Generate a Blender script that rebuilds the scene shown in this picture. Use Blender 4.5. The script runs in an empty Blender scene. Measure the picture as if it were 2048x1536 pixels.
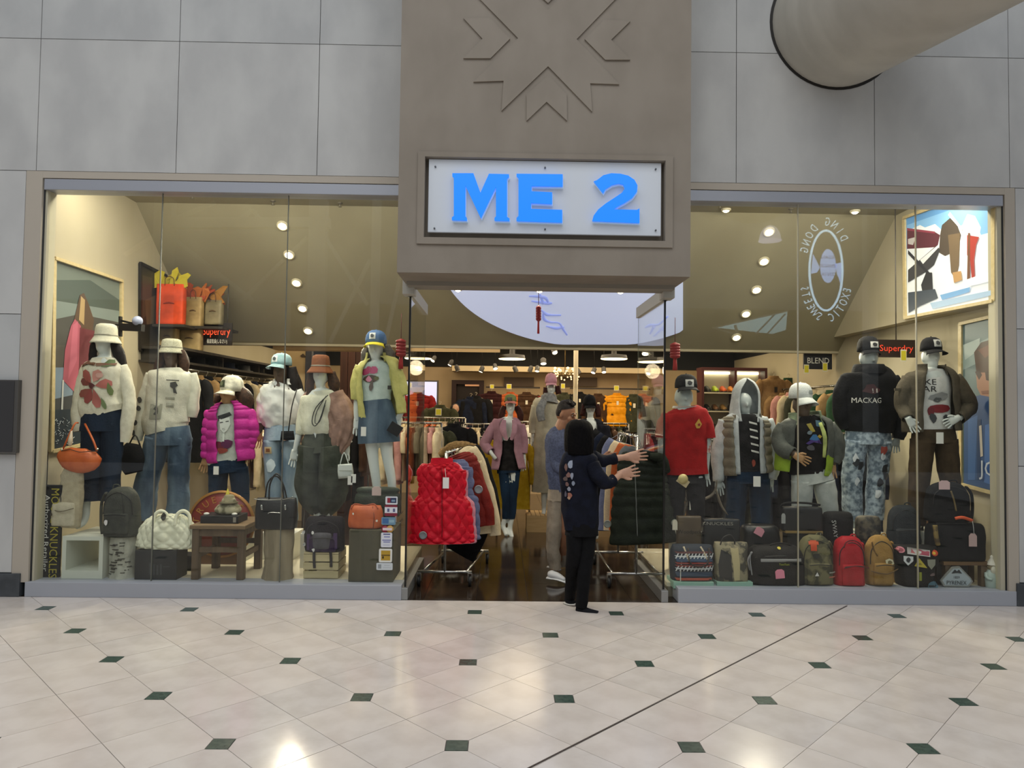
import bpy, bmesh, math, random
from mathutils import Vector, Matrix, noise
from mathutils.bvhtree import BVHTree
random.seed(7)
S = bpy.context.scene
COL = S.collection
PI = math.pi
# ------------------------------------------------------------ camera
F, PITCH, YAW, ROLL, CH, CD = 1428.5, .0353, .01374, .01318, 1.646, 6.193
cp_, sp_, cy_, sy_ = math.cos(PITCH), math.sin(PITCH), math.cos(YAW), math.sin(YAW)
FW = Vector((sy_*cp_, cy_*cp_, sp_)); R0 = Vector((cy_, -sy_, 0)); U0 = R0.cross(FW)
RV = R0*math.cos(ROLL)+U0*math.sin(ROLL); UV_ = U0*math.cos(ROLL)-R0*math.sin(ROLL)
CAM = Vector((0, -CD, CH))
cd = bpy.data.cameras.new('camera'); cam = bpy.data.objects.new('camera', cd); COL.objects.link(cam)
m = Matrix((RV, UV_, -FW)).transposed().to_4x4(); m.translation = CAM; cam.matrix_world = m
cd.sensor_width = 36; cd.lens = F/2048*36; cd.clip_end = 200
S.camera = cam
# ------------------------------------------------------------ light and exposure
S.view_settings.view_transform = 'Standard'; S.view_settings.look = 'None'
S.view_settings.exposure = 0.0; S.view_settings.gamma = 1; S.view_settings.use_curve_mapping = False
w = bpy.data.worlds.new('mall_daylight'); S.world = w; w.use_nodes = True
w.node_tree.nodes['Background'].inputs[0].default_value = (.92, .95, 1, 1)
w.node_tree.nodes['Background'].inputs[1].default_value = .34
def area(name, loc, rot, sx, sy, power, col):
    l = bpy.data.lights.new(name, 'AREA'); l.shape = 'RECTANGLE'; l.size = sx; l.size_y = sy; l.energy = power; l.color = col
    o = bpy.data.objects.new(name, l); o.location = loc; o.rotation_euler = rot; COL.objects.link(o); return o
area('skylight_glow', (-1.5, -5.5, 8.5), (0, 0, 0), 11, 5, 385, (.95, .97, 1))
area('far_fill_light', (1, -11.5, 8.5), (0, 0, 0), 12, 2.5, 330, (.95, .98, 1))  # fill added to brighten the steel frame mirrored in the shop glass
area('window_fill_light_left', (-2.4, .42, 3.82), (math.radians(24), 0, 0), 2.9, .3, 72, (1, .92, .76))  # unseen fill light added behind the left window header for the mannequins
area('window_fill_light_right', (3.0, .42, 3.82), (math.radians(24), 0, 0), 2.5, .3, 62, (1, .92, .76))  # matching added fill, out of view above the right window
area('store_ceiling_glow_left', (-2.2, 5.2, 2.93), (0, 0, 0), 3.0, 3.4, 78, (1, .8, .54))
area('store_ceiling_glow_middle', (.4, 5.6, 2.93), (0, 0, 0), 2.0, 3.2, 68, (1, .8, .54))
area('store_ceiling_glow_right', (2.7, 5.2, 2.93), (0, 0, 0), 2.8, 3.4, 78, (1, .8, .54))
# ------------------------------------------------------------ picture frame <-> world
def ray(px, py): return FW + RV*((px-1024)/F) - UV_*((py-768)/F)
def P(px, py, Y):
    d = ray(px, py); return CAM + d*((Y+CD)/d.y)
def PZ(px, py, Z):
    d = ray(px, py); return CAM + d*((Z-CH)/d.z)
def PX(px, py, X):
    d = ray(px, py); return CAM + d*(X/d.x)
def M(r, Y): return r*(Y+CD)/F          # pixels at depth Y -> metres
# ------------------------------------------------------------ materials
def lin(h):
    if isinstance(h, tuple): return h
    h = h.lstrip('#'); v = [int(h[i:i+2], 16)/255 for i in (0, 2, 4)]
    return tuple((c/12.92 if c <= .04045 else ((c+.055)/1.055)**2.4) for c in v)
MC = {}
def mat(h, rough=.6, metal=0, emit=0, kind=None, h2=None, scale=8, bump=.0, spec=.5, coat=0):
    key = (h, rough, metal, emit, kind, h2, scale, bump, spec, coat)
    if key in MC: return MC[key]
    m = bpy.data.materials.new((kind or 'surface')+'_'+str(len(MC))); m.use_nodes = True
    nt = m.node_tree; N = nt.nodes; L = nt.links; b = N['Principled BSDF']
    c = (*lin(h), 1)
    b.inputs['Base Color'].default_value = c; b.inputs['Roughness'].default_value = rough; b.inputs['Metallic'].default_value = metal
    b.inputs['Specular IOR Level'].default_value = spec; b.inputs['Coat Weight'].default_value = coat; b.inputs['Coat Roughness'].default_value = .05
    if emit: b.inputs['Emission Color'].default_value = c; b.inputs['Emission Strength'].default_value = emit
    if kind:
        tc = N.new('ShaderNodeTexCoord'); mp = N.new('ShaderNodeMapping'); L.new(tc.outputs['Object'], mp.inputs[0])
        nz = N.new('ShaderNodeTexNoise'); nz.inputs['Scale'].default_value = scale; nz.inputs['Detail'].default_value = 5
        L.new(mp.outputs[0], nz.inputs[0])
        cr = N.new('ShaderNodeValToRGB'); L.new(nz.outputs[0], cr.inputs[0])
        c2 = (*lin(h2), 1) if h2 else tuple(min(1, x*1.28+.004) for x in c[:3])+(1,)
        c1 = c if h2 else tuple(x*.74 for x in c[:3])+(1,)
        cr.color_ramp.elements[0].position = .38; cr.color_ramp.elements[1].position = .62
        cr.color_ramp.elements[0].color = c1; cr.color_ramp.elements[1].color = c2
        if kind == 'denim': mp.inputs['Scale'].default_value = (1, 1, .35)
        if kind == 'wood': mp.inputs['Scale'].default_value = (6, 6, .6)
        if kind == 'woodx': mp.inputs['Scale'].default_value = (.6, 6, 6)
        if kind == 'camo':
            cr.color_ramp.interpolation = 'CONSTANT'; nz.inputs['Detail'].default_value = 2
            cr.color_ramp.elements[0].position = 0; cr.color_ramp.elements[1].position = .53
            e = cr.color_ramp.elements.new(.45); e.color = tuple((a+b_)/2 for a, b_ in zip(c1, c2))
        if kind == 'stain':
            nz.inputs['Scale'].default_value = scale; mp.inputs['Scale'].default_value = (1, 1, .6)
        L.new(cr.outputs[0], b.inputs['Base Color'])
        if emit: L.new(cr.outputs[0], b.inputs['Emission Color'])
        if bump:
            bn = N.new('ShaderNodeTexNoise'); bn.inputs['Scale'].default_value = scale*6; L.new(tc.outputs['Object'], bn.inputs[0])
            bp = N.new('ShaderNodeBump'); bp.inputs['Strength'].default_value = bump; bp.inputs['Distance'].default_value = .01
            L.new(bn.outputs[0], bp.inputs['Height']); L.new(bp.outputs[0], b.inputs['Normal'])
    MC[key] = m; return m
def fab(h, h2=None, scale=14, rough=.85, bump=.35, kind='fabric'): return mat(h, rough, kind=kind, h2=h2, scale=scale, bump=bump, spec=.2)
def glass_mat(tint=(.97, .98, .96)):
    m = bpy.data.materials.new('clear_glass'); m.use_nodes = True; nt = m.node_tree; N = nt.nodes; L = nt.links
    N.remove(N['Principled BSDF']); out = N['Material Output']
    t = N.new('ShaderNodeBsdfTransparent'); t.inputs[0].default_value = (*tint, 1)
    g = N.new('ShaderNodeBsdfGlossy'); g.inputs['Roughness'].default_value = .0; g.inputs[0].default_value = (1, 1, 1, 1)
    lw = N.new('ShaderNodeLayerWeight'); lw.inputs[0].default_value = .5
    p = N.new('ShaderNodeMath'); p.operation = 'POWER'; L.new(lw.outputs['Facing'], p.inputs[0]); p.inputs[1].default_value = 5
    a = N.new('ShaderNodeMath'); a.operation = 'MULTIPLY_ADD'; L.new(p.outputs[0], a.inputs[0]); a.inputs[1].default_value = .95; a.inputs[2].default_value = .026
    mx = N.new('ShaderNodeMixShader'); L.new(a.outputs[0], mx.inputs[0]); L.new(t.outputs[0], mx.inputs[1]); L.new(g.outputs[0], mx.inputs[2])
    L.new(mx.outputs[0], out.inputs[0]); return m
GLASS = glass_mat()
def vcol_mat(emit=0, rough=.5):
    m = bpy.data.materials.new('printed_artwork'); m.use_nodes = True; nt = m.node_tree; b = nt.nodes['Principled BSDF']
    a = nt.nodes.new('ShaderNodeAttribute'); a.attribute_name = 'Col'; nt.links.new(a.outputs[0], b.inputs['Base Color'])
    b.inputs['Roughness'].default_value = rough
    if emit: nt.links.new(a.outputs[0], b.inputs['Emission Color']); b.inputs['Emission Strength'].default_value = emit
    return m
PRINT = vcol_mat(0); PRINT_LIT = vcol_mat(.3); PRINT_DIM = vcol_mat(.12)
# ------------------------------------------------------------ objects
def root_of(o):
    while o.parent: o = o.parent
    return o
def empty(name, loc, label, cat, group=None, rz=0):
    o = bpy.data.objects.new(name, None); o.empty_display_size = .1; COL.objects.link(o)
    o.location = loc; o.rotation_euler = (0, 0, rz); tag(o, label, cat, group); return o
def tag(o, label, cat, group=None):
    o['label'] = label; o['category'] = cat
    if group: o['group'] = group
    return o
class MB:
    def __init__(s): s.v = []; s.f = []; s.c = []; s.sm = []
    def add(s, vs, fs, col=None, smooth=False):
        n = len(s.v); s.v += [Vector(v) for v in vs]; s.f += [tuple(i+n for i in f) for f in fs]
        s.c += [col]*len(fs); s.sm += [smooth]*len(fs); return s
    def box(s, a, b, col=None):
        x0, y0, z0 = [min(p, q) for p, q in zip(a, b)]; x1, y1, z1 = [max(p, q) for p, q in zip(a, b)]
        return s.add([(x0,y0,z0),(x1,y0,z0),(x1,y1,z0),(x0,y1,z0),(x0,y0,z1),(x1,y0,z1),(x1,y1,z1),(x0,y1,z1)],
            [(0,3,2,1),(4,5,6,7),(0,1,5,4),(1,2,6,5),(2,3,7,6),(3,0,4,7)], col)
    def bar(s, p, q, w_=.02, d=None, seg=8, col=None):      # round rod
        return s.tube([Vector(p), Vector(q)], [w_, w_], [d or w_]*2, seg=seg, sub=1, col=col)
    def beam(s, p, q, w_, d, up=(0, 0, 1)):                    # square section beam
        p = Vector(p); q = Vector(q); t = (q-p).normalized(); up = Vector(up)
        if abs(t.dot(up)) > .95: up = Vector((0, 1, 0))
        a = t.cross(up).normalized()*w_/2; b = a.cross(t).normalized()*d/2
        vs = [p-a-b, p+a-b, p+a+b, p-a+b, q-a-b, q+a-b, q+a+b, q-a+b]
        return s.add(vs, [(0,3,2,1),(4,5,6,7),(0,1,5,4),(1,2,6,5),(2,3,7,6),(3,0,4,7)])
    def prism(s, poly, vec, col=None):                          # extruded polygon of 3D points
        poly = [Vector(p) for p in poly]; n = len(poly); vec = Vector(vec)
        vs = poly+[p+vec for p in poly]
        return s.add(vs, [tuple(range(n)), tuple(range(2*n-1, n-1, -1))]+[(i, n+i, n+(i+1) % n, (i+1) % n) for i in range(n)], col)
    def poly(s, pts, col=None): return s.add(pts, [tuple(range(len(pts)))], col)
    def ball(s, c, r, seg=16, rings=10, z0=-1, z1=1, col=None, rot=None):
        if not hasattr(r, '__len__'): r = (r, r, r)
        c = Vector(c); vs = []; fs = []
        for i in range(rings+1):
            z = z0+(z1-z0)*i/rings if (z0 > -1 or z1 < 1) else -math.cos(PI*i/rings)
            q = math.sqrt(max(0, 1-z*z))
            for j in range(seg):
                a = 2*PI*j/seg; d = Vector((r[0]*q*math.cos(a), r[1]*q*math.sin(a), r[2]*z))
                if rot: d = rot @ d
                vs.append(c+d)
        for i in range(rings):
            for j in range(seg): fs.append((i*seg+j, i*seg+(j+1) % seg, (i+1)*seg+(j+1) % seg, (i+1)*seg+j))
        return s.add(vs, fs, col, True)
    def lathe(s, c, prof, seg=20, axis=None, col=None, sy=1):
        c = Vector(c); vs = []; fs = []
        for (r, z) in prof:
            for j in range(seg):
                a = 2*PI*j/seg; d = Vector((r*math.cos(a), r*sy*math.sin(a), z))
                vs.append(c+(axis @ d if axis else d))
        for i in range(len(prof)-1):
            for j in range(seg): fs.append((i*seg+j, i*seg+(j+1) % seg, (i+1)*seg+(j+1) % seg, (i+1)*seg+j))
        return s.add(vs, fs, col, True)
    def tube(s, pts, rx, rd=None, seg=16, sub=3, caps=(1, 1), ref=(0, 1, 0), disp=None, wob=0, wf=9, gap=None, ex=1.0, col=None, seed=0):
        pts = [Vector(p) for p in pts]; n = len(pts); rd = rd or rx; ref = Vector(ref)
        def cr(A, i, t):
            a, b, c, d = A[max(i-1, 0)], A[i], A[min(i+1, n-1)], A[min(i+2, n-1)]
            return .5*((2*b)+(c-a)*t+(2*a-5*b+4*c-d)*t*t+(3*b-a-3*c+d)*t**3)
        Q = []
        for i in range(n-1):
            for k in range(sub): t = k/sub; Q.append((cr(pts, i, t), cr(rx, i, t), cr(rd, i, t), (i+t)/(n-1), i+t))
        Q.append((pts[-1], rx[-1], rd[-1], 1, n-1))
        vs = []; fs = []; nseg = seg if not gap else seg+1
        side = None
        for k, (p, a_, b_, v, ii) in enumerate(Q):
            t = (Q[min(k+1, len(Q)-1)][0]-Q[max(k-1, 0)][0]).normalized()
            if abs(t.dot(ref)) > .93:
                sd = side if side is not None else t.cross(Vector((0, 0, 1)))
                sd = (sd-t*sd.dot(t)).normalized()
            else: sd = t.cross(ref).normalized()
            side = sd; dp = sd.cross(t)
            if dp.dot(ref) < 0: dp = -dp
            g = 0
            if gap:
                j = int(min(ii, n-1)); j2 = min(j+1, n-1); g = gap[j]*(1-(ii-j))+gap[j2]*(ii-j)
            for j in range(nseg):
                u = j/seg; a = 2*PI*u
                if gap: a = -PI/2+g+(2*PI-2*g)*u
                ca, sa = math.cos(a), math.sin(a)
                if ex != 1: ca = math.copysign(abs(ca)**ex, ca); sa = math.copysign(abs(sa)**ex, sa)
                o = sd*ca*a_+dp*sa*b_
                q = p+o
                if wob or disp:
                    nn = o.normalized() if o.length > 1e-6 else dp
                    e = 0
                    if wob: e += wob*(noise.noise(Vector((q.x*wf+seed, q.y*wf, q.z*wf*.45)))+.9*(.35-2*abs(noise.noise(Vector((q.x*wf*1.3+seed, q.y*wf*1.3, q.z*wf*.7+q.x*wf*.8))))))
                    if disp: e += disp(u, v)
                    q = q+nn*e
                vs.append(q)
        m_ = len(Q)
        for i in range(m_-1):
            for j in range(seg):
                j2 = j+1 if gap else (j+1) % seg
                fs.append((i*nseg+j, i*nseg+j2, (i+1)*nseg+j2, (i+1)*nseg+j))
        if not gap:
            if caps[0]: fs.append(tuple(range(seg-1, -1, -1)))
            if caps[1]: fs.append(tuple(range((m_-1)*seg, m_*seg)))
        return s.add(vs, fs, col, True)
    def build(s, name, material, parent=None, local=False, smooth=None, solid=0, label=None, bevel=0):
        me = bpy.data.meshes.new(name); o = bpy.data.objects.new(name, me)
        off = Vector((0, 0, 0))
        if parent is not None:
            o.parent = parent
            if not local: off = root_of(parent).location
        elif not local:
            xs = [v.x for v in s.v]; ys = [v.y for v in s.v]; zs = [v.z for v in s.v]
            off = Vector(((min(xs)+max(xs))/2, (min(ys)+max(ys))/2, min(zs))); o.location = off
        me.from_pydata([v-off for v in s.v], [], s.f); me.materials.append(material)
        sm = s.sm if smooth is None else [smooth]*len(s.f)
        me.polygons.foreach_set('use_smooth', sm)
        if any(c is not None for c in s.c):
            at = me.color_attributes.new('Col', 'FLOAT_COLOR', 'CORNER'); arr = []
            for f, c in zip(s.f, s.c): arr += list((*(lin(c) if c else (1, 1, 1)), 1))*len(f)
            at.data.foreach_set('color', arr)
        me.update(); COL.objects.link(o)
        if bevel:
            bv = o.modifiers.new('bevel', 'BEVEL'); bv.width = bevel; bv.segments = 2; bv.limit_method = 'ANGLE'
        if solid:
            md = o.modifiers.new('thickness', 'SOLIDIFY'); md.thickness = solid; md.offset = -1
        if label: o['label'] = label
        return o
def bx(name, a, b, material, parent=None, bevel=0, label=None): return MB().box(a, b).build(name, material, parent, bevel=bevel, label=label)
def struct(o): o['kind'] = 'structure'; return o
def copy_tree(o, loc=None, rz=None, label=None, group=None, parent=None):
    c = o.copy(); COL.objects.link(c)
    if parent is not None: c.parent = parent; c.matrix_parent_inverse = o.matrix_parent_inverse
    if loc is not None: c.location = loc
    if rz is not None: c.rotation_euler = (0, 0, rz)
    if label: c['label'] = label
    if group: c['group'] = group
    for k in list(o.children): copy_tree(k, parent=c)
    return c
FONT_CACHE = {}
def text_data(txt, size):
    k = (txt, size)
    if k not in FONT_CACHE:
        cu = bpy.data.curves.new('lettering', 'FONT'); cu.body = txt; cu.size = size; cu.align_x = 'CENTER'; cu.align_y = 'CENTER'; cu.resolution_u = 2
        o = bpy.data.objects.new('lettering', cu); COL.objects.link(o); dg = bpy.context.evaluated_depsgraph_get(); dg.update()
        me = bpy.data.meshes.new_from_object(o.evaluated_get(dg))
        FONT_CACHE[k] = ([v.co.copy() for v in me.vertices], [tuple(p.vertices) for p in me.polygons])
        bpy.data.objects.remove(o); bpy.data.curves.remove(cu); bpy.data.meshes.remove(me)
    return FONT_CACHE[k]
def text(txt, size, center, xdir, zdir, material, parent, name='lettering', sx=1, fit=None, bvh=None, th=.002):
    vs, fs = text_data(txt, size)
    X = Vector(xdir).normalized(); Z = Vector(zdir).normalized(); N_ = X.cross(Z)     # N_ points to the reader
    xs = [v.x for v in vs]; wd = max(xs)-min(xs)
    if fit: sx = fit/wd
    c = Vector(center)
    pts = [c+X*(v.x*sx)+Z*v.y for v in vs]
    if bvh: pts = [snap(p, bvh, .004) for p in pts]
    mb = MB(); mb.add(pts, fs)
    return mb.build(name, material, parent, solid=0)
def snap(p, bvh, off=.004):
    h = bvh.ray_cast(Vector((p.x, p.y-.6, p.z)), Vector((0, 1, 0)))
    if h[0] is None: return p
    n = h[1] if h[1].y < 0 else -h[1]
    return h[0]+Vector((0, -1, 0))*off*.6+n*off*.6
def bvh_of(mb): return BVHTree.FromPolygons(mb.v, mb.f)
def decal(mb, bvh, pts, Y, col=None, off=.004):          # flat print on cloth: px outline dropped straight back on to the cloth
    W_ = [P(x, y, Y) for x, y in pts]; c = sum(W_, Vector())/len(W_)
    rows = []; n = len(W_)
    for t in (1, .66, .33): rows.append([snap(c+(q-c)*t, bvh, off) for q in W_])
    vs = [v for r in rows for v in r]+[snap(c, bvh, off)]
    fs = []
    for k in range(2):
        for i in range(n): j = (i+1) % n; fs.append((k*n+i, k*n+j, (k+1)*n+j, (k+1)*n+i))
    fs += [(2*n+i, 2*n+(i+1) % n, 3*n) for i in range(n)]
    mb.add(vs, fs, col, True)
def blob(cx, cy, rx, ry, n=9, jit=.25, rot=0):
    out = []
    for i in range(n):
        a = 2*PI*i/n+rot; k = 1+random.uniform(-jit, jit); out.append((cx+rx*k*math.cos(a), cy+ry*k*math.sin(a)))
    return out
def petal(cx, cy, ang, L_, W_):
    a = math.radians(ang); d = (math.cos(a), math.sin(a)); n = (-d[1], d[0])
    return [(cx+d[0]*L_*t+n[0]*W_*k, cy+d[1]*L_*t+n[1]*W_*k) for t, k in ((0, 0), (.35, .6), (.7, .9), (1, .4), (1.02, -.3), (.7, -.9), (.35, -.6))]
def fixmesh(mb, voxel=.007, smooth=3, adapt=0.0, factor=.5):         # fuse overlapping closed forms into one continuous skin
    me = bpy.data.meshes.new('tmp'); me.from_pydata([v[:] for v in mb.v], [], mb.f); o = bpy.data.objects.new('tmp', me); COL.objects.link(o)
    r = o.modifiers.new('r', 'REMESH'); r.mode = 'VOXEL'; r.voxel_size = voxel; r.adaptivity = adapt; r.use_smooth_shade = True
    s_ = o.modifiers.new('s', 'SMOOTH'); s_.factor = factor; s_.iterations = smooth
    dg = bpy.context.evaluated_depsgraph_get(); dg.update()
    me2 = bpy.data.meshes.new_from_object(o.evaluated_get(dg)); bpy.data.objects.remove(o); bpy.data.meshes.remove(me)
    return me2
def skin_obj(mb, name, material, parent, voxel=.007, smooth=3, adapt=.0):
    me = fixmesh(mb, voxel, smooth, adapt); off = root_of(parent).location
    me.transform(Matrix.Translation(-off)); me.materials.clear(); me.materials.append(material); me.name = name
    me.polygons.foreach_set('use_smooth', [True]*len(me.polygons))
    o = bpy.data.objects.new(name, me); COL.objects.link(o); o.parent = parent; return o
# ============================================================ THE MALL: floor
TILE = .4062; DG = TILE*math.sqrt(2)                    # tile diagonal
LX, LY = -3.644, -.340
m_tile = [mat('#cdc3bb', .16, kind='stone', h2='#d8cfc8', scale=5, bump=0, spec=.5), mat('#d0c6be', .18, kind='stone', h2='#dad1ca', scale=4), mat('#cac1ba', .15, kind='stone', h2='#d5cdc7', scale=6)]
m_green = mat('#33463f', .22, kind='stone', h2='#46584f', scale=30)
m_grout = mat('#6d6561', .7)
floor = struct(bx('floor', (-9, -14, -.06), (9, 0.0, -.006), m_grout))
def node(i, j): return Vector((LX+(i-j)*DG/2, LY+(i+j)*DG/2, 0))     # (even, even) nodes carry the green squares
g = .0016; CUT = .055
variants = {}
def tile_mesh(cx, cy):
    # corners right, top, left, bottom of the diamond; cx,cy says which corner (0..3) is clipped
    h = DG/2-g*1.4; pts = [(h, 0), (0, h), (-h, 0), (0, -h)]; out = []
    for k, p in enumerate(pts):
        if k == cx:
            n = (pts[(k-1) % 4][0]-p[0], pts[(k-1) % 4][1]-p[1]); m_ = (pts[(k+1) % 4][0]-p[0], pts[(k+1) % 4][1]-p[1])
            c = CUT/h; out += [(p[0]+n[0]*c, p[1]+n[1]*c), (p[0]+m_[0]*c, p[1]+m_[1]*c)]
        else: out.append(p)
    return out
def tile_data(k, mi):
    if (k, mi) in variants: return variants[(k, mi)]
    pl = tile_mesh(k, 0); vs = [(x, y, 0) for x, y in pl]; mb = MB().prism([(x, y, -.006) for x, y in pl], (0, 0, .006))
    me = bpy.data.meshes.new('floor_tile'); me.from_pydata([v[:] for v in mb.v], [], mb.f); me.materials.append(m_tile[mi]); bm = bmesh.new(); bm.from_mesh(me); bmesh.ops.recalc_face_normals(bm, faces=bm.faces); bm.to_mesh(me); bm.free()
    variants[(k, mi)] = me; return me
far = MB(); far_g = MB(); cand = []
gm = None
for i in range(-24, 34):
    for j in range(-34, 34):
        a = node(i, j)
        # tile with bottom corner at node (i,j): centre is DG/2 above
        c = a+Vector((0, DG/2, 0))
        if not (-8.6 < c.x < 8.6 and -13 < c.y < -.02): 
            if not (-8.6 < c.x < 8.6 and -.02 <= c.y < .35): continue
        k = {(0, 0): 3, (1, 0): 2, (0, 1): 0, (1, 1): 1}[(i % 2, j % 2)]
        # node (i,j) bottom; (i+1,j) right; (i,j+1) left; (i+1,j+1) top
        corners = {3: (i, j), 0: (i+1, j), 2: (i, j+1), 1: (i+1, j+1)}
        kk = [q for q, (x, y) in corners.items() if x % 2 == 0 and y % 2 == 0][0]
        cand.append((c, kk))
def vis(c):
    d = c-CAM; z = d.dot(FW)
    if z < .5: return False
    x = 1024+F*d.dot(RV)/z; y = 768-F*d.dot(UV_)/z
    return -170 < x < 2218 and y < 1680
def clip_y(pts, Y):                 # keep the part of a polygon in front of the shop line
    out = []
    for a_, b_ in zip(pts, pts[1:]+pts[:1]):
        ia, ib = a_[1] <= Y, b_[1] <= Y
        if ia: out.append(a_)
        if ia != ib:
            t = (Y-a_[1])/(b_[1]-a_[1]); out.append((a_[0]+(b_[0]-a_[0])*t, Y))
    return out
cand.sort(key=lambda t: (t[0]-Vector((0, -2, 0))).length)
n_t = 0
for c, k in cand:
    if vis(c) and n_t < 300:
        n_t += 1; mi = random.randrange(3)
        if c.y+DG/2 > 0.0:
            pl = clip_y([(c.x+x, c.y+y) for x, y in tile_mesh(k, 0)], -.004)
            if len(pl) < 3 : continue
            o = MB().prism([(x, y, -.006) for x, y in pl], (0, 0, .006)).build('floor_tile', m_tile[mi], floor)
        else:
            o = bpy.data.objects.new('floor_tile', tile_data(k, mi)); COL.objects.link(o); o.parent = floor; o.location = c-floor.location
        o.location.z += random.uniform(-.0006, .0002)
    else:
        pl = clip_y([(c.x+x, c.y+y) for x, y in tile_mesh(k, 0)], -.004)
        if len(pl) > 2: far.prism([(x, y, -.006) for x, y in pl], (0, 0, .0055))
o = far.build('floor_tile_field', m_tile[0], floor); o['kind'] = 'stuff'
gme = None; s_ = CUT-.002
ng = 0
for i in range(-24, 34, 2):
    for j in range(-34, 34, 2):
        c = node(i, j)
        if not (-8.5 < c.x < 8.5 and -12.8 < c.y < -.06): continue
        if vis(c):
            mb = MB().box((c.x-s_, c.y-s_, -.006), (c.x+s_, c.y+s_, .0002))
            if gme is None: o = mb.build('green_inset_tile', m_green, floor, label='small dark green stone inset'); gme = (o, c.copy())
            else: o = gme[0].copy(); COL.objects.link(o); o.location = gme[0].location+(c-gme[1])
        else: far_g.box((c.x-s_, c.y-s_, -.006), (c.x+s_, c.y+s_, .0002))
o = far_g.build('green_inset_field', m_green, floor); o['kind'] = 'stuff'
# expansion joint that runs diagonally through the grid
A_ = PZ(1694, 1212, 0); B_ = PZ(1135, 1497, 0); D_ = (B_-A_).normalized()
MB().beam(A_+Vector((0, 0, .001)), A_+D_*5+Vector((0, 0, .001)), .009, .003).build('expansion_joint', mat('#3a2f2c', .6), floor)
# ============================================================ THE MALL: shopfront wall
m_wall = [mat('#b4b4b2', .75, kind='stain', h2='#c1c1be', scale=2.3, bump=.12, spec=.25), mat('#b8b8b6', .75, kind='stain', h2='#c4c4c1', scale=1.7, bump=.12, spec=.25), mat('#b0b1b0', .75, kind='stain', h2='#bcbdbb', scale=2.9, bump=.12, spec=.25)]
m_wjoint = mat('#7d7d7b', .8); m_reveal = mat('#b3aa9c', .7); m_metal = mat('#a3a6ae', .42, metal=.35); m_dark = mat('#2b2e30', .5)
m_base = mat('#3c4044', .45, kind='stone', h2='#4a4e52', scale=9)
wall = struct(empty('wall_front', (0, 0, 0), None, None)); del wall['label']; del wall['category']
XL, XR = P(62, 1000, 0).x, P(2016, 1000, 0).x      # opening
ZT = 3.66
FL, FR = -.84, 1.475                                    # fascia box
bx('backing', (-9, .012, ZT), (9, .24, 9), m_wjoint, wall)
bx('backing', (-9, .012, 0), (XL-.14, .24, ZT), m_wjoint, wall)
bx('backing', (XR+.09, .012, 0), (9, .24, ZT), m_wjoint, wall)
xs = [-9, -7.4, -6.0, -5.15]+[P(x, 340, 0).x for x in (73, 352, 634)]+[-.0, P(1472, 340, 0).x, P(1749, 340, 0).x, P(2019, 380, 0).x, 5.6, 6.9, 9]
zs = [.2, P(30, 908, 0).z, P(30, 628, 0).z, ZT, P(200, 80, 0).z, 6.4, 7.8, 9]
jg = .006
for i in range(len(xs)-1):
    for k in range(len(zs)-1):
        x0, x1, z0, z1 = xs[i], xs[i+1], zs[k], zs[k+1]
        if z1 <= ZT+.01:
            if x0 >= XL-.2 and x1 <= XR+.2: continue
            if x1 > XL-.14 and x0 < 0: x1 = XL-.14
            if x0 < XR+.09 and x0 > 0: x0 = XR+.09
        bx('wall_panel', (x0+jg/2, -.004, z0+jg/2), (x1-jg/2, .02, z1-jg/2), m_wall[(i*3+k*5) % 3], wall)
# reveal round the opening, frame and sill
trim = struct(empty('trim_1', (0, 0, 0), None, None)); del trim['label']; del trim['category']
for (a, b) in (((XL-.14, -.002, .12), (XL, .2, ZT)), ((XR, -.002, .12), (XR+.09, .2, ZT))): bx('reveal_side', a, b, m_reveal, trim)
ZH = 3.60; ZG = 3.50
bx('reveal_head', (XL, -.001, ZH), (FL-.0, .2, ZT), m_reveal, trim); bx('reveal_head', (FR, -.001, ZH), (XR, .2, ZT), m_reveal, trim)
bx('head_channel', (XL+.01, .004, ZG), (FL, .16, ZH-.005), m_metal, trim, bevel=.004); bx('head_channel', (FR, .004, ZG), (XR-.01, .16, ZH-.005), m_metal, trim, bevel=.004)
ZS = .125
SLX, SRX = P(803, 1170, 0).x, P(1356, 1170, 0).x
bx('sill_channel', (XL-.02, -.012, .0), (SLX, .2, ZS), mat('#a3a6ad', .5), trim, bevel=.004); bx('sill_channel', (SRX, -.012, .0), (XR+.06, .2, ZS), mat('#a3a6ad', .5), trim, bevel=.004)
for i_, (a, b) in enumerate((((-9, -.02, 0), (XL-.06, .1, .195)), ((XR+.06, -.02, 0), (9, .1, .195)))):
    struct(bx('baseboard_'+('left', 'right')[i_], a, b, m_base, bevel=.004))
bx('window_jamb', (XL-.0, .03, ZS), (XL+.03, .15, ZG), mat('#b9b39c', .6), trim); bx('window_jamb', (XR-.05, .03, ZS), (XR, .15, ZG), mat('#b9b39c', .6), trim)
bx('black_gasket', (XL-.004, .022, ZS), (XL+.012, .03, ZG), m_dark, trim); bx('black_gasket', (XR-.012, .022, ZS), (XR+.004, .03, ZG), m_dark, trim)
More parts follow.
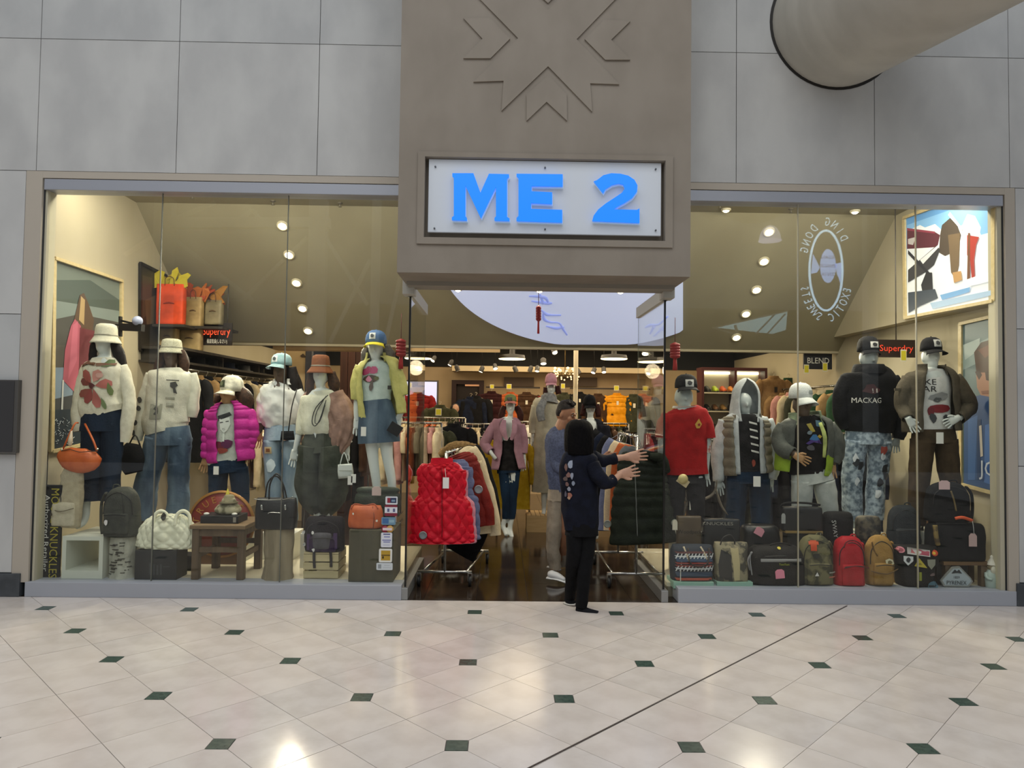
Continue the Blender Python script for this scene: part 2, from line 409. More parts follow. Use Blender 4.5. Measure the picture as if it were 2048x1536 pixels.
# glass
def pane(x0, x1, parent): return bx('glass_pane', (x0+.002, .06, ZS-.005), (x1-.002, .072, ZG+.01), GLASS, parent)
wl = struct(empty('window_1', (0, 0, 0), None, None)); wr = struct(empty('window_2', (0, 0, 0), None, None))
for q in (wl, wr): del q['label']; del q['category']
sl = [XL+.01, P(306, 800, 0).x, P(563, 800, 0).x, -.8]
for a, b in zip(sl, sl[1:]): pane(a, b, wl)
sr = [1.43, P(1602, 800, 0).x, P(1842, 800, 0).x, XR-.01]
for a, b in zip(sr, sr[1:]): pane(a, b, wr)
for x in sl[1:3]: bx('silicone_joint', (x-.003, .058, ZS), (x+.003, .074, ZG), mat('#67685f', .4), wl)
for x in sr[1:3]: bx('silicone_joint', (x-.004, .058, ZS), (x+.004, .074, ZG), mat('#a9a38c', .3), wr)
# entrance glass fins that return into the shop
YF = 1.28
for nm, x, s_ in (('window_3', -.815, 1), ('window_4', 1.425, -1)):
    q = struct(empty(nm, (x, .05, 0), None, None)); del q['label']; del q['category']
    bx('glass_pane', (x-.006, .06, .02), (x+.006, YF, 2.66), GLASS, q)
    bx('edge_strip', (x-.008, .05, .02), (x+.008, .066, 2.66), mat('#14120f', .3), q)
    bx('edge_strip', (x-.003, YF, .02), (x+.003, YF+.004, 2.66), mat('#6f7468', .3), q)
    bx('top_rail', (x-.025, .02, 2.62), (x+.025, YF+.0, 2.73), mat('#b7b6ae', .5), q, bevel=.003)
    bx('floor_shoe', (x-.03, .0, 0), (x+.03, YF, .1), mat('#9a9c9c', .35, metal=.6), q, bevel=.004)
    bx('transom', (x-.05, -.1, 2.62), (x+.05, .06, 2.80), mat('#a9a69c', .6), q, bevel=.003)
# fascia box with emblem and sign
m_fas = mat('#857c70', .62, kind='stain', h2='#8d8478', scale=3, bump=.05, spec=.3)
YFF = -.60; ZB = 2.71
fascia = empty('fascia_box', (.3, YFF, ZB), 'tall taupe box projecting over the entrance with raised snowflake emblem', 'fascia')
zo0, zo1 = P(852, 475, YFF).z, P(852, 314, YFF).z; xo0, xo1 = P(849, 400, YFF).x, P(1330, 400, YFF).x
mb = MB(); D2 = .10
mb.box((FL, YFF, zo1), (FR, .0, 8.8)); mb.box((FL, YFF, ZB), (FR, 0, zo0)); mb.box((FL, YFF, zo0), (xo0, 0, zo1)); mb.box((xo1, YFF, zo0), (FR, 0, zo1)); mb.box((xo0, YFF+D2, zo0), (xo1, 0, zo1))
mb.build('box_body', m_fas, fascia)
bx('soffit_lip', (FL+.03, -.22, ZB-.035), (FR-.03, .0, ZB), mat('#8a8479', .6), fascia)
xa, xb, za, zb = P(835, 400, YFF).x, P(1345, 400, YFF).x, P(840, 488, YFF).z, P(840, 304, YFF).z
for a, b in (((xa, za), (xb, zo0)), ((xa, zo1), (xb, zb)), ((xa, zo0), (xo0, zo1)), ((xo1, zo0), (xb, zo1))):
    bx('frame_moulding', (a[0], YFF-.016, a[1]), (b[0], YFF, b[1]), m_fas, fascia)
m_emb = m_fas
def emb(pts, mir=True):
    Y = YFF
    MB().prism([P(x, y, Y) for x, y in pts], (0, -.014, 0)).build('emblem_piece', m_emb, fascia)
cx = 1096
def mp(l): return [(2*cx-x, y-1+(0.0)) for x, y in l]
star_l = [(1096,134),(1003,223),(1004,163),(947,165),(1035,78),(925,-32),(960,-90),(1096,18)]
star = [(1096,134),(1003,223),(1007,163),(947,165),(1036,78),(950,-10),(1006,-12),(1003,-70),(1096,22),(1184,-70),(1183,-10),(1240,-10),(1153,80),(1238,170),(1180,168),(1184,225)]
emb(star)
emb([(927,38),(980,38),(1020,79),(981,118),(927,118),(965,79)]); emb([(1260,44),(1208,41),(1169,80),(1210,121),(1260,121),(1222,81)])
emb([(1096,152),(1133,190),(1134,243),(1093,205),(1053,243),(1053,191)])
emb([(1096,8),(1133,-30),(1134,-80),(1093,-45),(1053,-80),(1053,-30)])
# sign panel with letters
sg = empty('shop_sign', (P(1090, 470, YFF+.03)), 'white panel sign with blue raised letters ME 2', 'sign')
x0, x1 = P(857, 400, YFF+.05).x, P(1321, 400, YFF+.05).x; z0, z1 = P(1090, 469, YFF+.05).z, P(1090, 324, YFF+.05).z
bx('sign_panel', (x0, YFF+.03, z0), (x1, YFF+.055, z1), mat('#c3c9d0', .3, emit=.12), sg, bevel=.003)
m_blue = mat('#0d7df2', .35, emit=.62); m_edge = mat('#bcd8f4', .2, emit=.15)
def letter(pts, holes=None):
    W_ = [P(x, y, YFF) for x, y in pts]; c = sum(W_, Vector())/len(W_)
    o = MB().prism(W_, (0, -.02, 0)).build('blue_letter', m_blue, sg, label='flat blue letter face')
    e = MB().prism([P(x+1.6, y+2.4, YFF) for x, y in pts], (0, .022, 0)).build('letter_edge', m_edge, o)
letter([(905,348),(947,348),(961,387),(978,349),(1018,350),(1018,355),(1014,358),(1014,435),(1019,438),(1019,443),(989,442),(989,437),(992,434),(992,375),(962,438),(931,372),(931,434),(934,437),(934,442),(904,441),(904,436),(908,433),(908,357),(905,354)])
letter([(1033,349),(1125,350),(1125,374),(1063,373),(1063,384),(1104,386),(1104,409),(1062,407),(1062,419),(1124,421),(1124,446),(1033,443),(1033,437),(1037,433),(1037,357),(1033,354)])
two = [(1187,364)]
arc = [(1187,364),(1193,362),(1206,352),(1222,348),(1240,349),(1256,353),(1268,361),(1274,372),(1273,385),(1264,397),(1250,406),(1235,414),(1226,420),(1273,421),(1278,418),(1278,447),(1184,443),(1187,432),(1196,420),(1211,408),(1228,397),(1243,387),(1249,378),(1246,370),(1237,368),(1224,371),(1211,379),(1206,388)]
letter(arc)
for (x, y) in ((871, 334), (1090, 336), (1311, 339), (869, 457), (1090, 459), (1311, 461)):
    p = P(x, y, YFF+.028); MB().tube([p, p+Vector((0, -.012, 0))], [.007]*2, seg=10, sub=1, ref=(0, 0, 1)).build('screw_head', mat('#6d7278', .3, metal=.8), sg)
# wall screen on the far left
q = empty('wall_display', (P(20, 905, 0)), 'dark flat display panel on the wall at left edge', 'display')
a, b = P(-60, 905, -.03), P(40, 760, -.03)
bx('housing', (a.x, -.05, a.z), (b.x, .0, b.z), mat('#4d4b48', .5), q, bevel=.004); bx('screen', (a.x+.01, -.054, a.z+.015), (b.x-.03, -.048, b.z-.012), mat('#3b3a3b', .35), q)
# big duct crossing the upper right
q = empty('round_duct', P(1668, 180, -.3), 'large cream round duct sloping out of the upper right corner', 'duct')
p0, p1 = P(1655, 60, .12), P(2420, -455, -3.0)
ax = (p1-p0).normalized(); m_duct = mat('#b5b1a6', .75, kind='stain', h2='#bfbbb0', scale=3)
R_ = .56; Lg = (p1-p0).length; nb = 13
mb = MB(); pts = []; rr = []
for k in range(nb*6+1):
    t = k/(nb*6); pts.append(p0+ax*Lg*t); rr.append(R_*(1-(.009 if k % 6 == 0 else 0)))
mb.tube(pts, rr, seg=56, sub=1); mb.build('duct_tube', m_duct, q)
e1 = ax.cross(Vector((0, 0, 1))).normalized(); e2 = e1.cross(ax); ring = []
for R2 in (R_*1.0, R_*1.045):
    for k in range(56):
        a = 2*PI*k/56; o_ = p0+e1*math.cos(a)*R2+e2*math.sin(a)*R2; ring.append(o_+ax*((-.008-o_.y)/ax.y))
MB().add(ring, [(k, (k+1) % 56, 56+(k+1) % 56, 56+k) for k in range(56)]).build('black_seam', mat('#1d1a17', .6), q)
# ============================================================ THE SHOP: shell
m_olive = mat('#958e76', .8, kind='stain', h2='#9c967e', scale=1.2, spec=.2); m_cream = mat('#b2a98f', .75, kind='stain', h2='#b9b098', scale=1.5, spec=.2); m_soff = mat('#8a8069', .8)
m_black = mat('#0d0c0c', .8); m_fl = [mat('#2a211b', .12, kind='stone', h2='#33281f', scale=3, spec=.6), mat('#2e241c', .14, kind='stone', h2='#3a2d22', scale=4, spec=.6), mat('#261e19', .11, kind='stone', h2='#30261f', scale=2.4, spec=.6)]
WL, WRt = -4.08, 4.40; YB = 7.8; ZC = 3.88; YS0, YS1, ZS1, ZL = 1.70, 3.42, 2.49, 2.66
fl = struct(bx('floor_shop', (WL-.3, .0, -.06), (WRt+.3, YB+.2, -.005), mat('#151210', .7)))
fl.name = 'floor.001'
rest = MB(); Tx, Ty = .45, .62
ix = 0; x = -4.25
while x < 4.6:
    y = .004; iy = 0
    while y < YB:
        y1 = min(y+Ty-.004, YB)
        if -1.8 < x < 2.3 and y < 7: MB().box((x, y, -.006), (x+Tx-.004, y1, 0)).build('shop_floor_tile', m_fl[(ix*2+iy) % 3], fl)
        else: rest.box((x, y, -.006), (x+Tx-.004, y1, 0))
        y += Ty; iy += 1
    x += Tx; ix += 1
o = rest.build('shop_floor_tile_field', m_fl[0], fl); o['kind'] = 'stuff'
wlf = struct(bx('wall_left', (WL-.3, .2, ZL), (WL, YS1+.2, 4.2), m_cream)); bx('lower_wall', (WL-.3, .2, 0), (WL, YB, ZL), m_cream, wlf); bx('upper_wall', (WL-.3, YS1+.2, ZL), (WL-.06, YB, 3.2), m_black, wlf)
wrt = struct(bx('wall_right', (WRt, .2, ZL), (WRt+.3, YS1+.2, 4.2), m_cream)); bx('lower_wall', (WRt+.16, .2, 0), (WRt+.3, YB, ZL), m_cream, wrt); bx('upper_wall', (WRt+.16, YS1+.2, ZL), (WRt+.3, YB, 3.2), m_black, wrt)
bx('jamb_return', (WL-.3, .15, 0), (WL, .32, ZL), m_cream, wlf); bx('jamb_return', (WRt, .15, 0), (WRt+.3, .2, ZL), m_cream, wrt)
ce = struct(bx('ceiling', (WL-.3, .1, ZC), (WRt+.3, YS0, ZC+.06), m_olive))
MB().prism([(WL-.3, YS0, ZC), (WL-.3, YS1, ZS1), (WL-.3, YS1, ZS1+.06), (WL-.3, YS0, ZC+.06)], (WRt-WL+.6, 0, 0)).build('sloped_bulkhead', m_olive, ce)
bx('bulkhead_edge', (WL-.3, YS1, ZS1-.03), (WRt+.3, YS1+.1, ZS1), m_cream, ce)
bx('dark_ceiling', (WL-.3, YS1, 3.1), (WRt+.3, YB+.2, 3.2), m_black, ce)
bx('dark_upstand', (WL-.3, YS1+.1, ZS1), (WRt+.3, YS1+.2, 3.15), m_black, ce)
wbk = struct(bx('wall_back', (WL-.3, YB, 0), (WRt+.3, YB+.15, 3.2), mat('#b39c78', .8, kind='stain', h2='#bda683', scale=2)))
bx('cornice', (P(905, 740, 7.5).x, 7.35, 2.36), (P(1305, 740, 7.5).x, YB, 2.46), mat('#d3bf97', .6), wbk)
bx('upper_dark_wall', (WL-.3, YB-.03, 2.46), (WRt+.3, YB, 3.2), m_black, wbk)
def slope_pt(px, py, off=.012):
    d = ray(px, py); k = (ZC-ZS1)/(YS1-YS0)
    # z = ZC-k(y-YS0)
    t = (ZC-off-k*(CAM.y-YS0)-CAM.z)/(d.z+k*d.y); return CAM+d*t
# oval mirror-like panel on the slope; emission stands in for the sign's reflection
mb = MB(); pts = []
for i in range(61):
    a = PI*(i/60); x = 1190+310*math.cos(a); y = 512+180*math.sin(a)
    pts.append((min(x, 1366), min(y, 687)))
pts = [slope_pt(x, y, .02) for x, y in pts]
q = empty('oval_mirror_panel', pts[30], 'pale blue half-oval mirror panel above the entrance, sign reflection painted in as glow and blue script', 'light panel')
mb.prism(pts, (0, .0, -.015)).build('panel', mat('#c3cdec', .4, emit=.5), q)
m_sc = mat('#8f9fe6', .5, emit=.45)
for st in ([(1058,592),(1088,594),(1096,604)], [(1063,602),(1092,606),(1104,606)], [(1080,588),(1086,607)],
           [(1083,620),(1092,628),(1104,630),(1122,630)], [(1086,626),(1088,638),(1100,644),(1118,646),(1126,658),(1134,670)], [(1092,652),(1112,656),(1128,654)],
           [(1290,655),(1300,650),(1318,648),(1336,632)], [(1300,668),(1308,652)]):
    MB().tube([slope_pt(x, y, .034) for x, y in st], [.011, .022, .014, .012, .016, .01][:len(st)], seg=8, sub=4).build('reflected_stroke', m_sc, q)  # reflected sign letters imitated by glowing strokes
# display platforms
m_plat = mat('#d9d0b5', .5, kind='stain', h2='#cfc6ab', scale=3)
pl = empty('display_platform', (-2.4, .2, 0), 'low cream display platform behind the left shop window', 'platform'); bx('top_board', (WL, .2, .09), (-.86, 1.75, .125), m_plat, pl); bx('plinth', (WL, .2, 0), (-.87, 1.72, .09), mat('#8d8674', .6), pl)
pr_ = empty('display_platform', (2.9, .2, 0), 'low cream display platform behind the right shop window', 'platform'); bx('top_board', (1.49, .2, .09), (WRt, 1.75, .125), m_plat, pr_); bx('plinth', (1.5, .2, 0), (WRt, 1.72, .09), mat('#8d8674', .6), pr_)
# ------------------------------------------------------------ recessed spots (lamp + its light)
m_bulb = mat('#fff0c8', .5, emit=14); m_ring = mat('#cfc7ad', .5)
def spot(px, py, label, where='slope', pw=26, tgt=None, z=None, cat='spotlight', group=None, r=.05):
    if where == 'slope': p = slope_pt(px, py)
    else: p = PZ(px, py, z)
    q = empty('recessed_spotlight', p, label, cat, group)
    n = Vector((0, -.63, -.78)) if where == 'slope' else Vector((0, 0, -1))
    rot = n.to_track_quat('Z', 'Y').to_matrix()
    MB().lathe(p, [(r*1.35, -.01), (r*1.35, .006), (r*1.0, .012), (r*.9, -.006)], 16, axis=rot).build('trim_ring', m_ring, q)
    MB().ball(p+n*.006, (r*.85, r*.85, r*.55), 12, 8, rot=rot).build('bulb', m_bulb, q)
    if pw:
        l = bpy.data.lights.new('spot_beam', 'SPOT'); l.energy = pw; l.color = (1, .9, .7); l.spot_size = math.radians(105); l.spot_blend = .6; l.shadow_soft_size = .05
        o = bpy.data.objects.new('spot_beam', l); COL.objects.link(o); o.parent = q
        t = Vector(tgt) if tgt else p+n
        d = (t-p).normalized(); o.location = d*.06; o.rotation_euler = d.to_track_quat('-Z', 'Y').to_euler()
L5 = ((565, 452, 'topmost'), (578, 510, 'second from top'), (593, 566, 'middle'), (605, 617, 'fourth from top'), (616, 662, 'lowest'))
for i, (x, y, n_) in enumerate(L5): spot(x, y, n_+' of five round spotlights stepping down the left sloped bulkhead', tgt=(-3.5+.62*i, .45, .5), group='spotlights on the left slope', pw=82)
R5 = ((1538, 464, 'topmost'), (1528, 523, 'second from top'), (1513, 580, 'third from top'), (1492, 628, 'fourth from top'), (1473, 675, 'lowest'))
for i, (x, y, n_) in enumerate(R5): spot(x, y, n_+' of five round spotlights stepping down the right sloped bulkhead', tgt=(1.8+.6*i, .45, .5), group='spotlights on the right slope', pw=76)
spot(1452, 420, 'small ceiling downlight behind the right window beside the fascia', 'c', z=ZC-.01, pw=14, r=.04); spot(1710, 423, 'small ceiling downlight behind the right window near the snow poster', 'c', z=ZC-.01, pw=14, r=.04)
for x, y, n_ in ((916, 579, 'left'), (1079, 581, 'middle'), (1241, 583, 'right')):
    spot(x, y, n_+' one of three spotlights under the lintel above the entrance', 'c', z=2.70, pw=10, r=.028, group='spotlights over the entrance')
for x, y, n_ in ((385, 389, 'first sprinkler head from the left on the ceiling behind the left window'), (546, 402, 'second sprinkler head from the left on the ceiling behind the left window'), (680, 406, 'sprinkler head on the ceiling beside the fascia left side'), (1440, 409, 'sprinkler head on the ceiling above the right downlight'), (1582, 418, 'sprinkler head on the ceiling above the round neon sign')):
    p = PZ(x, y, ZC); q = empty('sprinkler_head', p, n_, 'sprinkler')
    MB().lathe(p, [(.03, 0), (.03, -.006), (.008, -.01), (.008, -.035)], 12).build('stem', mat('#6d675a', .4, metal=.6), q); MB().lathe(p, [(.001, -.045), (.022, -.043), (.001, -.04)], 12).build('deflector', mat('#6d675a', .4, metal=.6), q)
# security domes under the bulkhead edge, small spots inside
for x, y, n_ in ((1077, 696, 'white dome camera under the bulkhead left of the chandelier'), (1258, 697, 'white dome camera under the bulkhead right of the chandelier')):
    p = P(x, y, 3.5); q = empty('dome_camera', p+Vector((0, 0, .05)), n_, 'camera'); MB().lathe(p, [(.05, .05), (.05, .02), (.04, .02)], 16).build('base', mat('#d8d4cc', .4), q); MB().ball(p+Vector((0, 0, .015)), .045, 14, 10).build('dome', mat('#45474b', .15), q)
    MB().bar(p+Vector((0, 0, .05)), (p.x, p.y, 3.1), .008).build('drop_rod', mat('#333333', .4), q)
m_glow = mat('#ffe7b2', .5, emit=5)
lampn = 0
for (x, y, Y_) in ((1024, 719, 5.2), (1228, 719, 5.2), (1302, 725, 5.2), (836, 718, 5.2)):
    p = P(x, y, Y_); q = empty('round_ceiling_lamp', p, ('shallow round lamp right of the pink capped mannequin', 'shallow round lamp above the yellow puffer jacket')[0] if 0 else {1024: 'shallow glowing round lamp left of the pink cap mannequin', 1228: 'shallow glowing round lamp above the man in blue', 1302: 'shallow glowing round lamp behind the right entrance glass', 836: 'shallow glowing round lamp behind the left entrance glass'}[x], 'lamp', 'shallow round lamps in the dark ceiling')
    MB().lathe(p, [(.001, .0), (.2, 0), (.215, .012)], 28).build('diffuser', m_glow, q); MB().lathe(p, [(.215, .012), (.2, .07), (.04, .09), (.02, 3.1-p.z), (.001, 3.1-p.z)], 28).build('housing', mat('#2a2825', .5), q)
    l = bpy.data.lights.new('lamp_light', 'POINT'); l.energy = 9; l.color = (1, .8, .52); l.shadow_soft_size = .12; o = bpy.data.objects.new('lamp_light', l); COL.objects.link(o); o.parent = q; o.location = (0, 0, -.14)
def dotn(x, y):
    c_ = sorted(dots); i = c_.index((x, y)); return ('first', 'second', 'third', 'fourth', 'fifth', 'sixth', 'seventh', 'eighth')[i if i < 8 else 15-i]+(' from left' if i < 8 else ' from right')
dots = ((865, 722), (899, 731), (916, 742), (961, 744), (991, 738), (1033, 744), (1059, 744), (1074, 743), (1159, 747), (1186, 746), (1208, 745), (1123, 694), (1110, 706), (1087, 728), (1296, 748), (840, 741))
for i, (x, y) in enumerate(dots):
    Y_ = 6.6 if y > 715 else 4.2
    p = P(x, y, Y_); q = empty('track_spotlight', p, 'small bright track spotlight in the dark shop ceiling, '+dotn(x, y), 'spotlight', 'small track spotlights in the dark ceiling')
    d = Vector((random.uniform(-.6, .6), random.uniform(-.8, .1), -1)).normalized(); rot = (-d).to_track_quat('Z', 'Y').to_matrix()
    r = .05 if (x, y) in ((1123, 694), (1087, 728)) else .036
    MB().lathe(p, [(r*1.15, 0), (r*1.15, .09), (r*.5, .12), (.001, .12)], 14, axis=rot).build('can', mat('#3a3733', .4), q); MB().lathe(p, [(.001, .004), (r, .006)], 14, axis=rot).build('bulb', m_bulb, q)
    MB().bar(p-d*.1, (p.x, p.y, 3.1), .006).build('drop_rod', mat('#222222', .4), q)
# white pole and lit chandelier
p = P(1151, 800, 4.6); q = empty('support_pole', (p.x, 4.6, 0), 'slim pale column from floor to ceiling behind the man', 'column'); MB().bar((p.x, 4.6, 0), (p.x, 4.6, 3.1), .035, seg=14).build('shaft', mat('#c9bd9f', .4), q); bx('foot_plate', (p.x-.09, 4.51, 0), (p.x+.09, 4.69, .02), mat('#b9ad92', .4), q)
p = P(1130, 745, 5.0); q = empty('crystal_chandelier', p, 'sparkling warm crystal chandelier hanging behind the pink cap', 'chandelier')
mb = MB(); gl = MB()
for k in range(9):
    a = 2*PI*k/9; e_ = p+Vector((math.cos(a)*.17, math.sin(a)*.17, .02+.04*(k % 2))); mb.tube([p, p+(e_-p)*.5+Vector((0, 0, -.05)), e_], [.006]*3, seg=6); gl.ball(e_, .022, 8, 6)
    for s_ in range(3): gl.ball(e_+Vector((random.uniform(-.05, .05), 0, -.04-.045*s_)), .013, 6, 4)
mb.bar(p, (p.x, p.y, 3.1), .006); mb.build('frame', mat('#8a7446', .3, metal=.8), q); gl.build('crystals', mat('#ffd9a0', .2, emit=1.8), q)['kind'] = 'stuff'
# ------------------------------------------------------------ across the mall (seen only as a reflection in the shop glass)
def MI(x, y, Yv): p = P(x, y, Yv); return Vector((p.x, .13-p.y, p.z))
m_steel = mat('#e6e8e6', .5)
opp = struct(bx('wall_opposite', (-16, -14.2, 0), (16, -14, 4.6), mat('#77756d', .8)))
YV = 12
fr = empty('roof_frame', MI(500, 800, YV), 'white steel frame of columns and crossed braces across the mall, mirrored in the glass', 'steel frame')
def mcol(x, wpx): p = MI(x, 600, YV); w_ = M(wpx, YV)/2; bx('column', (p.x-w_, p.y-.15, 0), (p.x+w_, p.y+.15, MI(x, 400, YV).z), m_steel, fr)
mcol(325, 34); mcol(634, 34); mcol(750, 15); mcol(1740, 20)
MB().beam(MI(325, 447, YV), MI(660, 446, YV), .25, .25).build('beam', m_steel, fr)
for a, b in (((345, 475), (505, 600)), ((615, 475), (480, 605)), ((250, 510), (312, 470)), ((648, 470), (735, 610)), ((740, 520), (660, 685)), ((800, 555), (770, 690)), ((345, 440), (430, 405)), ((505, 420), (535, 455)), ((505, 420), (460, 455))):
    MB().beam(MI(*a, YV), MI(*b, YV), .09, .09).build('brace', m_steel, fr)
bn = empty('pale_banner', MI(505, 690, YV), 'pale blank banner hung between columns, mirrored in the left window', 'banner'); a, b = MI(437, 682, YV), MI(582, 604, YV); bx('cloth', (a.x, a.y, a.z), (b.x, a.y+.03, b.z), mat('#cfd2cf', .8), bn); MB().bar((a.x, a.y, b.z), (b.x, a.y, b.z), .03).build('rod', m_steel, bn)
m_neon = mat('#c4e6ff', .5, emit=9)
YN = 8.0
ns = empty('round_neon_sign', MI(1652, 640, YN), 'round white neon sign with a sweet inside, mirrored in the right window', 'sign')
mb = MB(); n = 48
rg = [MI(1652+33*math.cos(2*PI*i/n), 541+80*math.sin(2*PI*i/n), YN) for i in range(n+1)]
mb.tube(rg, [.022]*(n+1), seg=8, sub=1); mb.build('ring', m_neon, ns)
mb = MB(); mb.poly([MI(1656+16*math.cos(2*PI*i/24), 532+34*math.sin(2*PI*i/24), YN) for i in range(24)])
mb.poly([MI(x, y, YN) for x, y in ((1640, 535), (1626, 508), (1622, 548), (1634, 545))]); mb.poly([MI(x, y, YN) for x, y in ((1670, 528), (1684, 524), (1681, 566), (1674, 548))])
mb.build('sweet_shape', mat('#a9c8ff', .5, emit=7), ns)
cN = MI(1652, 541, YN)
for tx_, a0, a1 in (('DING DONG', 318, 205), ('EXOTIC SWEETS', 24, 158)):
    path = []; L_ = [0]
    for k in range(101):
        a = math.radians(a0+(a1-a0)*k/100); path.append((1652+47*math.cos(a), 541+97*math.sin(a), a))
    for p_, q_ in zip(path, path[1:]): L_.append(L_[-1]+math.hypot(p_[0]-q_[0], p_[1]-q_[1]))
    for i, ch in enumerate(tx_):
        if ch == ' ': continue
        t = L_[-1]*i/(len(tx_)-1); k = min(range(101), key=lambda k_: abs(L_[k_]-t)); x, y, a = path[k]
        nx, ny = math.cos(a)/47, math.sin(a)/97; ln = math.hypot(nx, ny); out = Vector((nx/ln, 0, -ny/ln))
        up = out if tx_[0] == 'D' else -out
        text(ch, .24, MI(x, y, YN), Vector((0, -1, 0)).cross(up), up, m_neon, ns, 'neon_letter', sx=.62)
for i, tx_ in enumerate(('ASIAN', 'SNACK', 'CENTRE')): text(tx_, .1, MI(1656, 515+17*i, YN-.02), (-1, 0, 0), (0, 0, 1), mat('#5a78b8', .5), ns, 'small_lettering')
sk = empty('skylight_window', MI(1500, 665, 10), 'bright skylight window with white glazing bars, mirrored low in the right window', 'skylight')
MB().poly([MI(x, y, 10) for x, y in ((1430, 655), (1575, 622), (1572, 660), (1545, 668))]).build('lit_pane', mat('#bfe6ef', .5, emit=2.6), sk)
for a, b in (((1470, 650), (1475, 668)), ((1512, 667), (1548, 630)), ((1535, 667), (1570, 628)), ((1425, 655), (1470, 668)), ((1430, 655), (1576, 622))): MB().beam(MI(*a, 9.97), MI(*b, 9.97), .06, .03).build('glazing_bar', m_steel, sk)
pe = empty('mall_pendant_lamp', MI(1540, 445, 12), 'clear dome pendant lamp in the mall, mirrored at the top of the right window', 'lamp')
p = MI(1540, 482, 12); r = M(22, 12)
MB().lathe(p, [(r*1.05, 0), (r*.97, r*.1), (r*.9, r*.6), (r*.62, r*1.15), (r*.25, r*1.4), (.02, r*1.45)], 24).build('dome_shade', mat('#dcd9f0', .3, emit=2.6), pe); MB().bar(p+Vector((0, 0, .3)), p+Vector((0, 0, 3)), .008).build('cord', mat('#999999', .5), pe)
